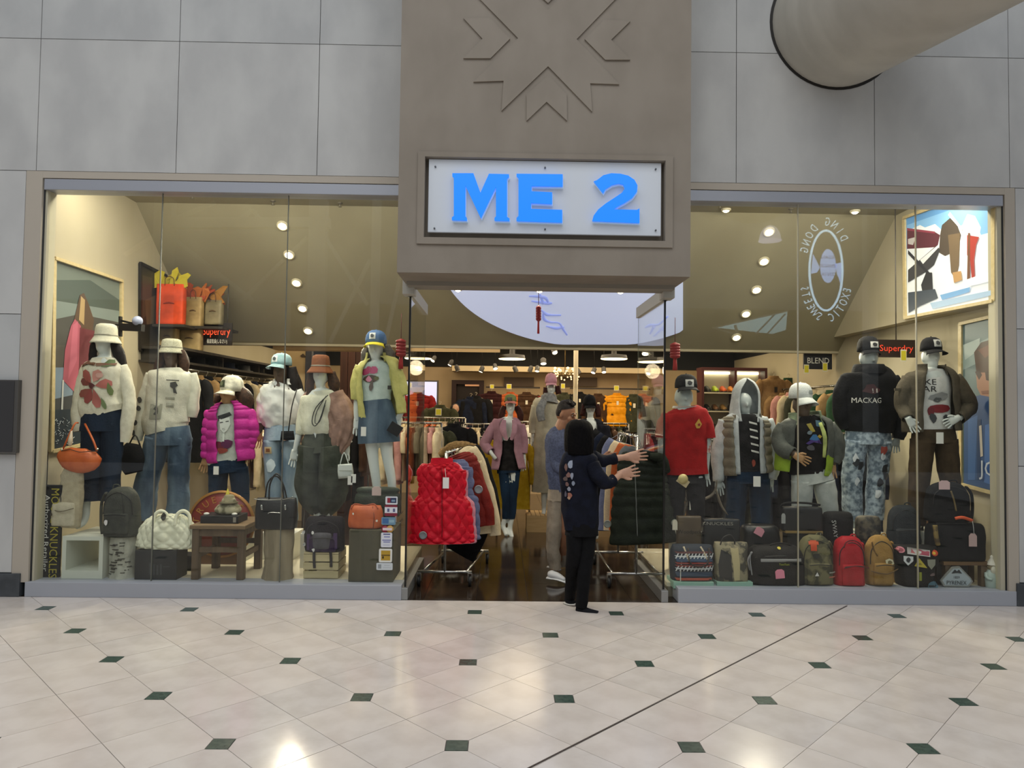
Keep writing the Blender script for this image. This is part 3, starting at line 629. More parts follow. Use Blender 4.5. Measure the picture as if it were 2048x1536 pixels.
# ============================================================ FIGURES
M_WHITE = mat('#d5dcd8', .38); M_GREY = mat('#aab3b2', .4); M_TAN = mat('#b58d62', .45); M_BROWN = mat('#5b4a3c', .5)
m_hair_b = fab('#120f0f', '#231d1b', 40, .45, .5); m_hair_n = fab('#33231a', '#4a3224', 40, .45, .5); m_hair_r = fab('#2e1512', '#451f18', 40, .45, .5); m_hair_g = fab('#57534c', '#6d6860', 40, .5, .5)
m_tag = mat('#e7e6df', .6)
def ellr(hw, k=1): return .8 if hw < (25 if k == 1 else 15) else .52
class Fig:
    def __init__(s, name, label, x, y, Y, cat='mannequin', k=1.0):
        s.Y = Y; s.root = empty(name, P(x, y, Y), label, cat); s.b = MB(); s.G = {}; s.k = k; s.hands = []
    def pts(s, l):
        out = []; r = []
        for t in l:
            Y = s.Y+(t[3] if len(t) > 3 else 0); out.append(P(t[0], t[1], Y)); r.append(M(t[2], Y))
        return out, r
    def limb(s, l, mb=None, ratio=1.0, **kw):
        p, r = s.pts(l); (mb or s.b).tube(p, r, [a*ratio for a in r], seg=kw.pop('seg', 14), **kw); return s
    def head(s, x, yt, yc, hw, turn=0, man=False):
        c = P(x, (yt+yc)/2, s.Y); h = (P(x, yt, s.Y)-P(x, yc, s.Y)).z/2; r = M(hw, s.Y)
        s.b.ball(c+Vector((0, .01, h*.15)), (r, r*1.22, h*.85), 20, 14); s.b.ball(c+Vector((0, -r*.22, -h*.45)), (r*.66, r*.75, h*.55), 16, 10)
        s.b.tube([c+Vector((0, -r*1.12, h*.12)), c+Vector((0, -r*1.28, -h*.18))], [r*.1, r*.17], seg=8, sub=1, ref=(1, 0, 0))     # nose ridge
        for q in (-1, 1): s.b.ball(c+Vector((q*r*.98, .012, -h*.08)), (r*.1, r*.2, h*.2), 8, 6)
        s.b.tube([c+Vector((0, .015, -h*.4)), P(x, yc+(yc-yt)*.45, s.Y)+Vector((0, .02, 0))], [r*.58, r*.7], seg=14)
        s.hc = c; s.hr = r; s.hh = h
    def trunk(s, l, f=.8):
        p, r = s.pts(l); s.b.tube(p, [a*f for a in r], [a*f*ellr(t[2], s.k) for a, t in zip(r, l)], seg=20)
    def hand(s, x, y, x2, y2, side=1, m=None, Yd=0, size=.17, curl=.25, body=None):
        w_ = P(x, y, s.Y+Yd); e = P(x2, y2, s.Y+Yd); d = (e-w_).normalized(); n = Vector((0, -1, 0)); n = (n-d*n.dot(d)).normalized(); ac = d.cross(n)*side
        mb = body or MB(); L_ = size
        pw = L_*.22
        mb.tube([w_-d*.02, w_+d*L_*.2, w_+d*L_*.5], [L_*.16, pw, pw*1.05], [L_*.13, L_*.09, L_*.075], seg=12, ref=n, sub=2)
        for k in range(4):
            o = ac*((k-1.5)*L_*.118); ln = L_*(.42, .48, .44, .34)[k]; st = w_+d*L_*.44+o; spread = ac*((k-1.5)*L_*.03)
            mb.tube([st, st+d*ln*.45+spread+n*curl*ln*.1, st+d*ln*.8+spread*1.4+n*curl*ln*.45, st+d*ln*.97+spread*1.5+n*curl*ln*.8], [L_*.052, L_*.05, L_*.045, L_*.034], seg=8, sub=2, ref=n)
        st = w_+d*L_*.16-ac*L_*.17
        mb.tube([st, st+d*L_*.14-ac*L_*.12, st+d*L_*.32-ac*L_*.15+n*.01], [L_*.075, L_*.062, L_*.042], seg=8, sub=2, ref=n)
        if body is None: s.hands.append((mb, m))
    def shoe(s, x, y, x2, y2, r, mb=None, m=None, dy=-.08, name='shoe', sole=None):
        mb = MB(); a = P(x, y, s.Y); b = P(x2, y2, s.Y+dy); rr = M(r, s.Y)
        d = b-a; d.z = 0; t = d.normalized(); zb = min(a.z, b.z)
        mb.tube([a-t*rr*.8+Vector((0, 0, 0)), a, a+d*.5-Vector((0, 0, rr*.25)), b-Vector((0, 0, 0))-Vector((0, 0, rr*.35))], [rr*.7, rr*1.0, rr*.95, rr*.55], [rr*.6, rr*.95, rr*.7, rr*.38], seg=14, ref=(0, 0, 1))
        mb.build(name, m, s.root)
        if sole:
            q = MB(); q.tube([a-t*rr*1.1-Vector((0, 0, rr*.8)), a+d*.5-Vector((0, 0, rr*.8)), b+t*rr*.35-Vector((0, 0, rr*.78))], [rr*.85, rr*1.12, rr*.7], [rr*.26]*3, seg=12, ref=(0, 0, 1)); q.build('shoe_sole', sole, s.root)
    def cloth(s, name, l, m=None, gap=None, ratio=None, wob=.006, disp=None, seg=36, sub=4, caps=(0, 0), wf=11, mb=None, ex=1.0):
        g_ = mb if mb is not None else s.G.setdefault(name, [MB(), m, 0])[0]
        if m and mb is None: s.G[name][1] = m
        p, r = s.pts(l)
        rd = [a*(ratio if ratio else ellr(t[2], s.k)) for a, t in zip(r, l)]
        if disp: sub = max(sub, 14)
        else: sub = max(sub, 6)
        g_.tube(p, r, rd, seg=seg, sub=sub, caps=caps, wob=wob*s.k*1.35, wf=wf, gap=gap, disp=disp, ex=ex, seed=len(g_.v)*.01)
        if gap and mb is None: s.G[name][2] = .006
        return g_
    def sleeve(s, name, l, **kw):
        kw.setdefault('seg', 16); kw.setdefault('ratio', .85); kw.setdefault('caps', (1, 0)); kw.setdefault('sub', 4); return s.cloth(name, l, **kw)
    def hair(s, locks, m, back=True):
        mb = MB()
        if back: mb.ball(s.hc+Vector((0, s.hr*.55, s.hh*.25)), (s.hr*1.14, s.hr*1.1, s.hh*.9), 16, 10)
        for l in locks:
            p, r = s.pts(l); mb.tube(p, r, [a*.75 for a in r], seg=10, sub=4, wob=.008, wf=25, seed=len(mb.v))
        mb.build('hair', m, s.root)
    def bucket(s, x, yt, yb, hw, m, hb=None):
        c = P(x, yb, s.Y); h = P(x, yt, s.Y).z-c.z; r = M(hw, s.Y); rb = M(hb or hw*1.35, s.Y)
        mb = MB(); mb.lathe(c, [(rb, -.004), (rb*.93, h*.08), (r*1.04, h*.32), (r*1.0, h*.45), (r*.96, h*.75), (r*.86, h*.93), (r*.6, h*1.0), (.001, h*1.02)], 32, sy=1.12)
        o = mb.build('bucket_hat', m, s.root, solid=.004)
        MB().lathe(c, [(r*1.05, h*.36), (r*1.055, h*.40), (r*1.03, h*.42)], 32, sy=1.12).build('hat_seam', fab('#8f8c7c'), o)
    def cap(s, x, yt, yb, hw, m, mbrim=None, dirx=0, patch=None, pm=None, droop=.03, bl=.075):
        c = P(x, yb, s.Y)+Vector((0, 0, 0)); h = P(x, yt, s.Y).z-c.z; r = M(hw, s.Y)
        mb = MB(); mb.lathe(c, [(r*1.0, 0), (r*1.0, h*.3), (r*.93, h*.6), (r*.76, h*.82), (r*.45, h*.96), (.001, h)], 28, sy=1.15)
        o = mb.build('cap', m, s.root, solid=.003)
        a0 = -PI/2+dirx*1.1; vs = []; n = 14
        for k, t in enumerate((0, .35, .7, 1)):
            for i in range(n+1):
                a = a0+(i/n-.5)*2.0; w_ = math.cos((i/n-.5)*PI)**.55
                rr = r*.97+bl*t*w_; z = -droop*t*(1+.5*abs(i/n-.5)*2)-.004-(abs(i/n-.5)*2)**2*.01+.012
                vs.append(c+Vector((rr*math.cos(a), rr*1.13*math.sin(a), z)))
        fs = [(k*(n+1)+i, k*(n+1)+i+1, (k+1)*(n+1)+i+1, (k+1)*(n+1)+i) for k in range(3) for i in range(n)]
        b = MB(); b.add(vs, fs, None, True); b.build('cap_brim', mbrim or m, o, solid=.004)
        MB().ball(c+Vector((0, 0, h)), .007, 8, 6).build('cap_button', m, o)
        if patch:
            bv = bvh_of(mb); q = MB(); px, py, pw, ph, col = patch
            decal(q, bv, [(px-pw, py-ph), (px, py-ph), (px+pw, py-ph), (px+pw, py), (px+pw, py+ph), (px, py+ph), (px-pw, py+ph), (px-pw, py)], s.Y, col, .006)
            if pm: decal(q, bv, [(px-pw*.5, py-ph*.5), (px, py-ph*.65), (px+pw*.6, py-ph*.2), (px+pw*.4, py+ph*.5), (px-pw*.2, py+ph*.6), (px-pw*.6, py+ph*.2)], s.Y, pm, .009)
            q.build('cap_badge', PRINT, o)
    def prnt(s, name, shapes, off=.007):
        bv = bvh_of(s.G[name][0]); q = MB()
        for i, (c, pl) in enumerate(shapes): decal(q, bv, pl, s.Y, c, off+i*.00035)
        s.G[name].append(('print', q))
    def ptag(s, x, y, w_=6, h=11, dY=-.14, col=None):
        c = P(x, y, s.Y+dY); a, b = M(w_, s.Y), M(h, s.Y)
        MB().box((c.x-a, c.y, c.z-b), (c.x+a, c.y+.003, c.z+b)).build('price_tag', col or m_tag, s.root)
    def done(s, skin, voxel=.011, eyes=None):
        for nm, g_ in s.G.items():
            o = g_[0].build(nm, g_[1], s.root, solid=g_[2])
            for e in g_[3:]: e[1].build(e[0], PRINT, o)
        for mb, m in s.hands: mb.build('hand', m or skin, s.root)
        if s.b.v: skin_obj(s.b, 'body', skin, s.root, voxel)
        return s.root
def puff(n, amp=.014, ph=0):
    return lambda u, v: amp*1.35*(abs(math.sin(PI*(n*v+ph)))**.55-.7)
def folds(n, amp=.008): return lambda u, v: amp*math.sin(2*PI*n*u+4*v)*min(1, v*2)
def collar(f, name, l, m, gap=.5):
    f.cloth(name, l, m, gap=[gap]*len(l), ratio=.85, wob=.002, seg=24)
m_den_dark = fab('#16212f', '#1e2b3d', 10, .85, .3, 'denim'); m_den_mid = fab('#38485a', '#5d7080', 6, .85, .3, 'denim'); m_den_lt = fab('#6d8599', '#9fb2bf', 6, .85, .3, 'denim'); m_den_navy = fab('#122234', '#1b3148', 8, .85, .3, 'denim')
m_slim = mat('#1b1b1b', .5)
# ---- six women's mannequins in the left window
f = Fig('mannequin', 'white mannequin in a cream flower print sweater, cream bucket hat and dark wide jeans', 185, 1058, .42)
f.head(208, 652, 708, 18); f.trunk([(209, 715, 24), (208, 735, 44), (205, 780, 38), (204, 812, 34), (203, 850, 40)])
f.limb([(186, 850, 15), (181, 930, 11), (173, 1000, 8), (172, 1030, 7), (165, 1046, 7, -.02), (152, 1055, 5, -.08)]); f.limb([(222, 850, 15), (224, 930, 11), (222, 1000, 8), (224, 1040, 7), (230, 1055, 5, -.08)])
f.limb([(174, 742, 8), (163, 790, 7), (157, 850, 6)]); f.limb([(246, 742, 8), (258, 800, 7), (250, 875, 6)])
f.hair([[(190, 685, 7), (186, 705, 9), (184, 728, 7)], [(228, 685, 8), (238, 708, 12), (246, 735, 8)]], m_hair_b); f.bucket(212, 648, 686, 20, fab('#d3cfb8', '#dcd8c3', 60), 28)
f.cloth('sweater', [(209, 716, 22), (209, 724, 34), (208, 738, 45), (206, 765, 43), (203, 795, 42), (204, 815, 44), (208, 830, 37)], fab('#d8d3bd', '#e2dec9', 30), wob=.012, wf=9)
f.sleeve('sweater', [(176, 733, 12), (168, 760, 13), (160, 800, 13), (156, 835, 14), (160, 862, 12)]); f.sleeve('sweater', [(242, 733, 12), (253, 765, 13), (259, 810, 13), (254, 850, 13), (249, 884, 10)])
sh = [('#7c3a33', petal(196, 770, 200, 26, 9)), ('#a1544c', petal(196, 768, 240, 30, 10)), ('#c98d80', petal(200, 765, 300, 26, 11)), ('#b76a60', petal(203, 772, 350, 32, 11)), ('#8f443f', petal(196, 776, 110, 32, 10)), ('#a65d55', petal(200, 778, 75, 38, 10)), ('#8c4a42', petal(194, 778, 150, 28, 9)), ('#56683a', petal(215, 735, 330, 24, 8)), ('#6d7d4a', petal(228, 765, 80, 26, 6)), ('#708054', petal(215, 795, 70, 24, 5)), ('#6e4a33', [(170, 730), (185, 722), (205, 728), (203, 733), (186, 729), (172, 736)]), ('#6e4a33', [(205, 728), (240, 727), (240, 732), (206, 734)]), ('#5d2a2a', blob(197, 772, 6, 6)), ('#d5a79a', blob(212, 752, 8, 6))]
f.prnt('sweater', sh)
f.cloth('jeans', [(205, 812, 35), (204, 830, 39), (203, 862, 43)], m_den_dark, wob=.004); f.sleeve('jeans', [(187, 846, 22), (184, 890, 21), (181, 950, 20), (180, 1001, 22)], seg=24); f.sleeve('jeans', [(221, 846, 22), (224, 890, 21), (222, 950, 19), (219, 1001, 19)], seg=24)
f.done(M_WHITE)
def pedestal(x, Y, hw, ytop, label):
    p = P(x, ytop, Y); r = M(hw, Y); q = empty('display_cube', (p.x, Y, .126), label, 'pedestal'); z = p.z
    bx('front_board', (p.x-r, Y-r, .126), (p.x+r, Y-r+.02, z-.02), mat('#cfcfc2', .5), q); bx('side_board', (p.x-r, Y-r+.02, .126), (p.x-r+.02, Y+r, z-.02), mat('#cfcfc2', .5), q); bx('side_board', (p.x+r-.02, Y-r+.02, .126), (p.x+r, Y+r, z-.02), mat('#cfcfc2', .5), q); bx('top_board', (p.x-r, Y-r, z-.02), (p.x+r, Y+r, z), mat('#d8d8cc', .5), q)
f = Fig('mannequin', 'mannequin in grey white sweatshirt with photo prints, mesh bucket hat and wide faded jeans', 320, 1062, .95)
f.head(343, 690, 738, 15); f.trunk([(343, 738, 20), (342, 750, 46), (335, 810, 40), (335, 860, 38), (337, 880, 40)])
f.limb([(315, 880, 14), (300, 960, 11), (286, 1035, 8), (280, 1055, 6, -.06)]); f.limb([(358, 880, 14), (357, 960, 11), (354, 1035, 8), (350, 1055, 6, -.06)]); f.limb([(300, 755, 8), (287, 810, 7), (274, 878, 6)]); f.limb([(384, 755, 8), (388, 800, 7), (383, 835, 6)])
f.hair([[(326, 702, 8), (319, 730, 10), (316, 762, 7)], [(360, 702, 9), (368, 730, 11), (362, 768, 6)]], m_hair_n); f.bucket(343, 678, 706, 19, fab('#a9a892', '#c1bfa8', 90), 25)
f.cloth('sweatshirt', [(343, 736, 20), (343, 741, 34), (342, 752, 46), (340, 780, 47), (334, 815, 45), (331, 845, 46), (334, 862, 43)], fab('#c9c8b6', '#d3d2c1', 24), wob=.011, wf=9)
f.sleeve('sweatshirt', [(304, 748, 12), (294, 780, 13), (286, 815, 13), (281, 848, 12), (274, 880, 10)]); f.sleeve('sweatshirt', [(381, 748, 12), (388, 780, 12), (386, 812, 12), (383, 834, 9)])
sh = [('#8f9080', [(312, 808), (336, 808), (333, 838), (309, 838)]), ('#4d4e49', blob(322, 822, 7, 9)), ('#b7b7a8', blob(316, 815, 4, 4)), ('#3c3d3a', [(352, 766), (362, 764), (366, 772), (361, 776), (364, 788), (358, 786), (357, 778), (352, 774)]), ('#54544c', [(345, 760), (368, 761), (368, 763), (345, 762)]), ('#8d8d7e', [(342, 794), (360, 795), (360, 800), (342, 799)]), ('#9a9a8b', [(344, 806), (358, 807), (357, 815), (343, 814)])]
for x, y in ((285, 800), (283, 817), (277, 845), (272, 866)): sh.append(('#3b3b38', blob(x, y, 5, 6, 7, .15)))
f.prnt('sweatshirt', sh)
f.cloth('jeans', [(335, 856, 42), (337, 875, 45), (337, 890, 44)], m_den_mid, wob=.004); f.sleeve('jeans', [(314, 875, 24), (305, 920, 22), (292, 975, 23), (284, 1038, 25)], seg=24, wob=.01); f.sleeve('jeans', [(359, 875, 24), (359, 920, 21), (357, 975, 20), (354, 1038, 23)], seg=24, wob=.01)
f.done(M_BROWN); pedestal(318, .95, 46, 1063, 'white cube under the mannequin in faded jeans, behind the quilted bag')
f = Fig('mannequin', 'brown mannequin in open magenta puffer jacket, white face print shirt and cream cap', 455, 1062, 1.0)
f.head(457, 765, 812, 17); f.trunk([(457, 810, 20), (458, 825, 38), (456, 870, 33), (454, 925, 35), (455, 940, 36)])
f.limb([(438, 940, 13), (434, 1000, 10), (432, 1055, 7)]); f.limb([(478, 940, 13), (481, 1000, 10), (480, 1055, 7)]); f.limb([(422, 828, 8), (418, 870, 7), (413, 918, 6)]); f.limb([(496, 828, 8), (504, 865, 7), (497, 898, 6)])
f.hair([[(440, 790, 8), (434, 798, 8), (430, 806, 5)], [(478, 782, 12), (490, 796, 17), (488, 812, 15), (484, 822, 8)], [(496, 786, 5), (502, 800, 7), (500, 812, 4)]], m_hair_n)
f.cap(464, 750, 783, 22, fab('#d9d6c2'), fab('#e3e0cc'), dirx=-.35, patch=(452, 768, 7, 7, '#39422f'), pm='#667050')
f.cloth('shirt', [(457, 808, 18), (457, 816, 30), (456, 840, 36), (455, 880, 35), (452, 918, 36), (452, 928, 34)], fab('#b9c0b6', '#c6ccc1', 20), wob=.007)
sh = [('#2c2f30', [(443, 832), (466, 824), (470, 830), (458, 836), (445, 842)]), ('#d8ded6', [(446, 838), (466, 834), (468, 848), (462, 860), (455, 866), (449, 858)]), ('#4a4c4a', blob(455, 858, 3, 2, 6, .1)), ('#3f4242', [(448, 844), (454, 843), (454, 845), (448, 846)]), ('#3f4242', [(459, 842), (465, 841), (465, 843), (459, 844)]), ('#6d2338', blob(445, 890, 12, 10)), ('#5a1f4a', blob(462, 888, 12, 9)), ('#8a3b30', blob(452, 900, 10, 6)), ('#c5cdc4', [(453, 866), (457, 866), (457, 882), (453, 882)])]
f.prnt('shirt', sh)
mg = fab('#b32a86', '#c23493', 9, .5); f.cloth('puffer_jacket', [(457, 804, 21), (458, 812, 34), (459, 824, 44), (460, 855, 47), (460, 885, 46), (463, 922, 46)], mg, gap=[.5, .42, .38, .36, .4, .45], disp=puff(8), wob=.004)
f.sleeve('puffer_jacket', [(424, 822, 12), (419, 855, 13), (417, 885, 13), (413, 916, 9)], disp=puff(6, .01)); f.sleeve('puffer_jacket', [(494, 822, 12), (504, 855, 13), (502, 878, 12), (498, 896, 9)], disp=puff(5, .01))
f.hand(412, 915, 408, 935, 1); f.hand(497, 896, 496, 912, -1); f.cloth('jeans', [(453, 920, 36), (456, 945, 39)], m_den_navy, wob=.003); f.sleeve('jeans', [(438, 935, 20), (435, 980, 18), (432, 1035, 16)], seg=22); f.sleeve('jeans', [(477, 935, 20), (481, 980, 18), (480, 1035, 16)], seg=22); f.ptag(432, 941, 5, 8)
f.done(M_TAN, .012); pedestal(457, 1.0, 42, 1062, 'white cube behind the wooden stool')
f = Fig('mannequin', 'mannequin in knotted white satin shirt, pale blue cap and ripped light jeans', 563, 1062, 1.15)
f.head(561, 724, 770, 14); f.trunk([(565, 768, 18), (562, 782, 38), (561, 830, 32), (562, 870, 34)])
f.limb([(545, 880, 12), (546, 960, 10), (548, 1055, 7)]); f.limb([(580, 880, 12), (582, 960, 10), (581, 1055, 7)]); f.limb([(532, 785, 7), (526, 820, 6), (523, 842, 6), (519, 868, 5)]); f.limb([(596, 785, 7), (603, 820, 6), (597, 850, 5)])
f.hair([[(582, 735, 10), (588, 765, 13), (594, 800, 7)], [(592, 750, 5), (602, 775, 5), (606, 800, 3)]], m_hair_b); f.cap(563, 706, 731, 20, fab('#8fb3b8', '#a6c6c9'), fab('#a9c9cc'), dirx=-.3, patch=(556, 719, 6, 6, '#dfe5e2'), pm='#4a5658')
ms = mat('#d5d9d4', .22, kind='satin', h2='#e6e9e4', scale=12, bump=.1, spec=.6); f.cloth('satin_shirt', [(566, 766, 16), (564, 772, 28), (562, 782, 38), (560, 805, 41), (560, 830, 40), (560, 848, 33), (560, 855, 28)], ms, wob=.02, wf=14, sub=6)
f.sleeve('satin_shirt', [(534, 782, 13), (527, 806, 14), (526, 830, 12), (524, 846, 9)], wob=.012, wf=16); f.sleeve('satin_shirt', [(594, 782, 13), (604, 806, 13), (602, 830, 12), (596, 852, 9)], wob=.012, wf=16)
collar(f, 'shirt_collar', [(566, 770, 20), (566, 764, 17), (566, 758, 18)], ms, .7)
f.hand(519, 866, 513, 892, 1, M_TAN, curl=.6); f.cloth('jeans', [(561, 850, 31), (562, 880, 36)], m_den_lt, wob=.003); f.sleeve('jeans', [(545, 880, 19), (545, 930, 17), (548, 1000, 15), (548, 1040, 14)], seg=20, wob=.008); f.sleeve('jeans', [(580, 880, 19), (583, 930, 17), (582, 1000, 15), (581, 1040, 14)], seg=20, wob=.008)
f.prnt('jeans', [('#c9b48a', [(534, 893), (548, 893), (548, 906), (534, 906)]), ('#8c5a34', [(537, 896), (545, 896), (545, 903), (537, 903)]), ('#c8d6dc', blob(545, 930, 8, 12))]); f.done(M_BROWN, .012); pedestal(563, 1.15, 34, 1062, 'white cube behind the black tote')
q = empty('crossbody_bag', P(575, 880, .98), 'small black crossbody bag on the white satin shirt mannequin', 'bag'); MB().tube([P(575, 880, .98), P(575, 862, .98)], [.07, .06], [.03, .02], ex=.5, seg=16).build('pouch', fab('#16171b'), q)
MB().tube([P(594, 778, 1.0), P(584, 812, .93), P(577, 862, .97)], [.006]*3, seg=6).build('strap', m_slim, q)
f = Fig('mannequin', 'white mannequin in rust bucket hat, cream top, dusty pink shawl and grey harem trousers', 641, 1062, .72)
f.head(641, 728, 778, 15); f.trunk([(641, 778, 20), (642, 800, 40), (638, 850, 32), (642, 880, 36)])
f.limb([(622, 890, 13), (622, 980, 10), (637, 1035, 7), (640, 1055, 6)]); f.limb([(662, 890, 13), (664, 980, 10), (657, 1035, 7), (655, 1055, 6)]); f.limb([(610, 805, 8), (602, 845, 7), (595, 880, 6), (589, 905, 5)]); f.limb([(676, 805, 8), (692, 840, 8), (696, 875, 7), (693, 895, 6)])
f.hair([[(624, 745, 7), (620, 775, 9), (616, 808, 5)], [(662, 745, 9), (668, 768, 12), (672, 792, 6)]], m_hair_n); f.bucket(641, 710, 746, 18, fab('#7a4a2e', '#8c5736', 80), 27)
mt = fab('#d3d3bd', '#dfdfca', 20); f.cloth('cream_top', [(641, 782, 20), (642, 790, 32), (641, 802, 40), (638, 830, 38), (637, 858, 36), (637, 868, 31)], mt, wob=.012); f.sleeve('cream_top', [(614, 800, 12), (606, 830, 11), (601, 858, 10), (598, 868, 8)])
msh = fab('#8f7265', '#a58678', 12); f.cloth('shawl', [(668, 786, 18, -.03), (678, 815, 25, -.05), (684, 850, 26, -.05), (676, 890, 18, -.05), (668, 912, 9, -.05)], msh, ratio=.4, disp=folds(9, .013), wob=.012); f.cloth('shawl', [(620, 790, 12, .02), (609, 815, 11, .02), (603, 850, 8, .02), (599, 885, 5, .02)], msh, ratio=.6); f.cloth('shawl', [(643, 780, 30, .05), (645, 796, 44, .06), (650, 840, 48, .06)], msh, ratio=.4)
f.hand(589, 903, 587, 925, 1); f.hand(693, 893, 690, 915, -1)
MB().lathe(P(694, 883, .72), [(.048, -.008), (.052, 0), (.048, .008)], 18).build('bracelet', mat('#e6e8e4', .3), f.root)
MB().tube([P(656, 790, .62), P(632, 815, .6), P(624, 842, .6), P(630, 852, .6), P(640, 838, .6), P(652, 800, .61)], [.005]*6, seg=6).build('necklace', mat('#3a3c38', .3, metal=.5), f.root)
MB().tube([P(652, 792, .62), P(634, 822, .6), P(630, 846, .6), P(640, 842, .6), P(650, 810, .61)], [.004]*5, seg=6).build('necklace', mat('#3a3c38', .3, metal=.5), f.root)
mh = fab('#33372f', '#474b42', 7, .9, .3); f.cloth('harem_trousers', [(638, 864, 28), (640, 880, 36), (642, 905, 43)], mh, disp=folds(9, .008)); f.sleeve('harem_trousers', [(622, 892, 24), (617, 940, 25), (618, 980, 24), (630, 1012, 17), (636, 1026, 9)], seg=26, disp=folds(5, .012), ratio=1); f.sleeve('harem_trousers', [(661, 892, 25), (667, 940, 29), (665, 985, 28), (656, 1015, 19), (654, 1030, 9)], seg=26, disp=folds(5, .012), ratio=1)
f.done(M_WHITE); pedestal(645, .78, 34, 1062, 'white cube behind the purple backpack')
q = empty('white_handbag', P(692, 957, .6), 'small white handbag with paper tags hanging from the hand under the pink shawl', 'bag')
MB().tube([P(692, 956, .6), P(691, 942, .6), P(690, 928, .6)], [.07, .072, .066], [.03, .035, .02], ex=.5, seg=20, sub=2).build('pouch', mat('#c9d0cb', .4), q); MB().box(P(678, 930, .56)-Vector((0, .004, 0)), P(704, 941, .56)).build('flap', mat('#d5dbd6', .4), q)
MB().tube([P(680, 930, .6), P(688, 905, .62), P(698, 930, .6)], [.005]*3, seg=6).build('handle', mat('#c9d0cb', .4), q)
for x, y in ((700, 961), (707, 957)): c = P(x, y, .5); MB().box((c.x-.022, c.y, c.z-.04), (c.x+.022, c.y+.003, c.z+.04)).build('price_tag', m_tag, q)
f = Fig('mannequin', 'white mannequin in yellow bomber jacket, blue and yellow cap and denim skirt', 765, 1056, .55)
f.head(752, 676, 724, 16); f.trunk([(752, 722, 20), (753, 738, 42), (751, 785, 30), (752, 820, 32), (756, 870, 38)])
f.limb([(742, 870, 15), (746, 915, 11), (752, 960, 9), (757, 1010, 7), (760, 1050, 6)]); f.limb([(771, 870, 15), (775, 915, 11), (783, 960, 9), (786, 1010, 7), (788, 1050, 6)]); f.limb([(722, 740, 8), (715, 785, 7), (713, 825, 6), (714, 842, 5)]); f.limb([(788, 740, 8), (801, 785, 8), (802, 820, 7), (795, 842, 5)])
f.hair([[(735, 695, 6), (731, 710, 9), (728, 725, 7)], [(771, 692, 8), (779, 708, 11), (784, 725, 7)]], m_hair_g); f.cap(752, 660, 688, 21, fab('#4c6c98', '#5b7aa5'), fab('#d6c52a', '#ded03c'), patch=(749, 674, 6, 6, '#d8dcd8'), pm='#43474a')
f.cloth('tee_shirt', [(752, 724, 20), (752, 732, 34), (752, 760, 34), (751, 790, 31), (751, 806, 30)], fab('#bccdc6', '#c9d8d1', 20), wob=.006)
f.prnt('tee_shirt', [('#4a3a2a', blob(744, 757, 15, 8)), ('#a8375f', petal(741, 748, 200, 14, 8)), ('#c0517a', petal(743, 748, 320, 18, 9)), ('#d58ba3', petal(741, 752, 90, 12, 7)), ('#b04468', petal(741, 748, 270, 14, 7)), ('#5f6230', blob(756, 757, 5, 4)), ('#5d5048', petal(748, 760, 100, 22, 5))])
my = fab('#b6b26a', '#c5c178', 14, .6); f.cloth('bomber_jacket', [(753, 716, 22), (754, 722, 36), (756, 738, 46), (758, 770, 47), (762, 805, 48), (767, 834, 46)], my, gap=[.45, .5, .62, .66, .7, .72], wob=.008); f.sleeve('bomber_jacket', [(724, 733, 13), (717, 760, 14), (717, 780, 14), (715, 800, 11)], wob=.008); f.sleeve('bomber_jacket', [(785, 731, 13), (796, 760, 15), (800, 778, 15), (804, 792, 12)], wob=.008)
collar(f, 'jacket_collar', [(753, 724, 25), (753, 714, 21), (753, 706, 20)], my, .8)
c = P(779, 775, .42); bx('sleeve_badge', (c.x-.017, c.y-.004, c.z-.018), (c.x+.017, c.y+.004, c.z+.018), mat('#2a2823', .5), f.root)
f.hand(714, 840, 716, 868, 1); f.hand(796, 838, 790, 868, -1); f.cloth('denim_skirt', [(751, 800, 29), (753, 820, 35), (756, 850, 40), (758, 885, 42)], m_den_mid, wob=.003, ratio=.6); f.ptag(727, 863, 5, 9, -.17); f.done(M_WHITE)
q = empty('black_clutch', P(794, 872, .42), 'small black box clutch held by the yellow jacket mannequin', 'bag')
c = P(790, 858, .42); MB().beam(c+Vector((-.05, 0, .03)), c+Vector((.05, 0, -.03)), .04, .1).build('clutch_body', mat('#17171a', .4), q)
# handbags held by the two left mannequins
q = empty('orange_hip_bag', P(158, 945, .22), 'orange leather hip bag hanging from the flower sweater mannequin', 'bag')
mo = mat('#b4521c', .45, kind='leather', h2='#c2602a', scale=12, bump=.1); mb = MB(); mb.tube([P(120, 908, .22), P(135, 915, .20), P(158, 922, .19), P(182, 919, .20), P(197, 910, .22)], [M(9, .2), M(21, .26), M(24, .26), M(22, .26), M(10, .26)], [.03, .055, .06, .055, .03], seg=20, ref=(0, 1, 0), wob=.004); mb.build('pouch', mo, q)
MB().tube([P(122, 902, .17), P(140, 899, .145), P(158, 904, .135), P(178, 903, .145), P(195, 903, .17)], [.004]*5, seg=6).build('zip', mat('#55301a', .4), q)
mb = MB(); mb.tube([P(126, 898, .22), P(148, 850, .26), P(156, 846, .30)], [.008]*3, seg=8); mb.build('strap', mo, q); MB().tube([P(170, 848, .30), P(186, 880, .20), P(194, 902, .19)], [.009]*3, seg=8).build('strap', mo, q)
MB().tube([P(143, 862, .19), P(141, 880, .17), P(140, 892, .17)], [.012, .02, .01], seg=8, wob=.004).build('tassel', mat('#c9b9a2', .17), q)
for x, y in ((124, 899), (195, 898)): MB().ball(P(x, y, .17), .011, 8, 6).build('buckle', mat('#d8d2bd', .2, metal=.9), q)
q = empty('black_shoulder_bag', P(266, 948, .8), 'slouchy black shoulder bag held by the photo print sweatshirt mannequin', 'bag')
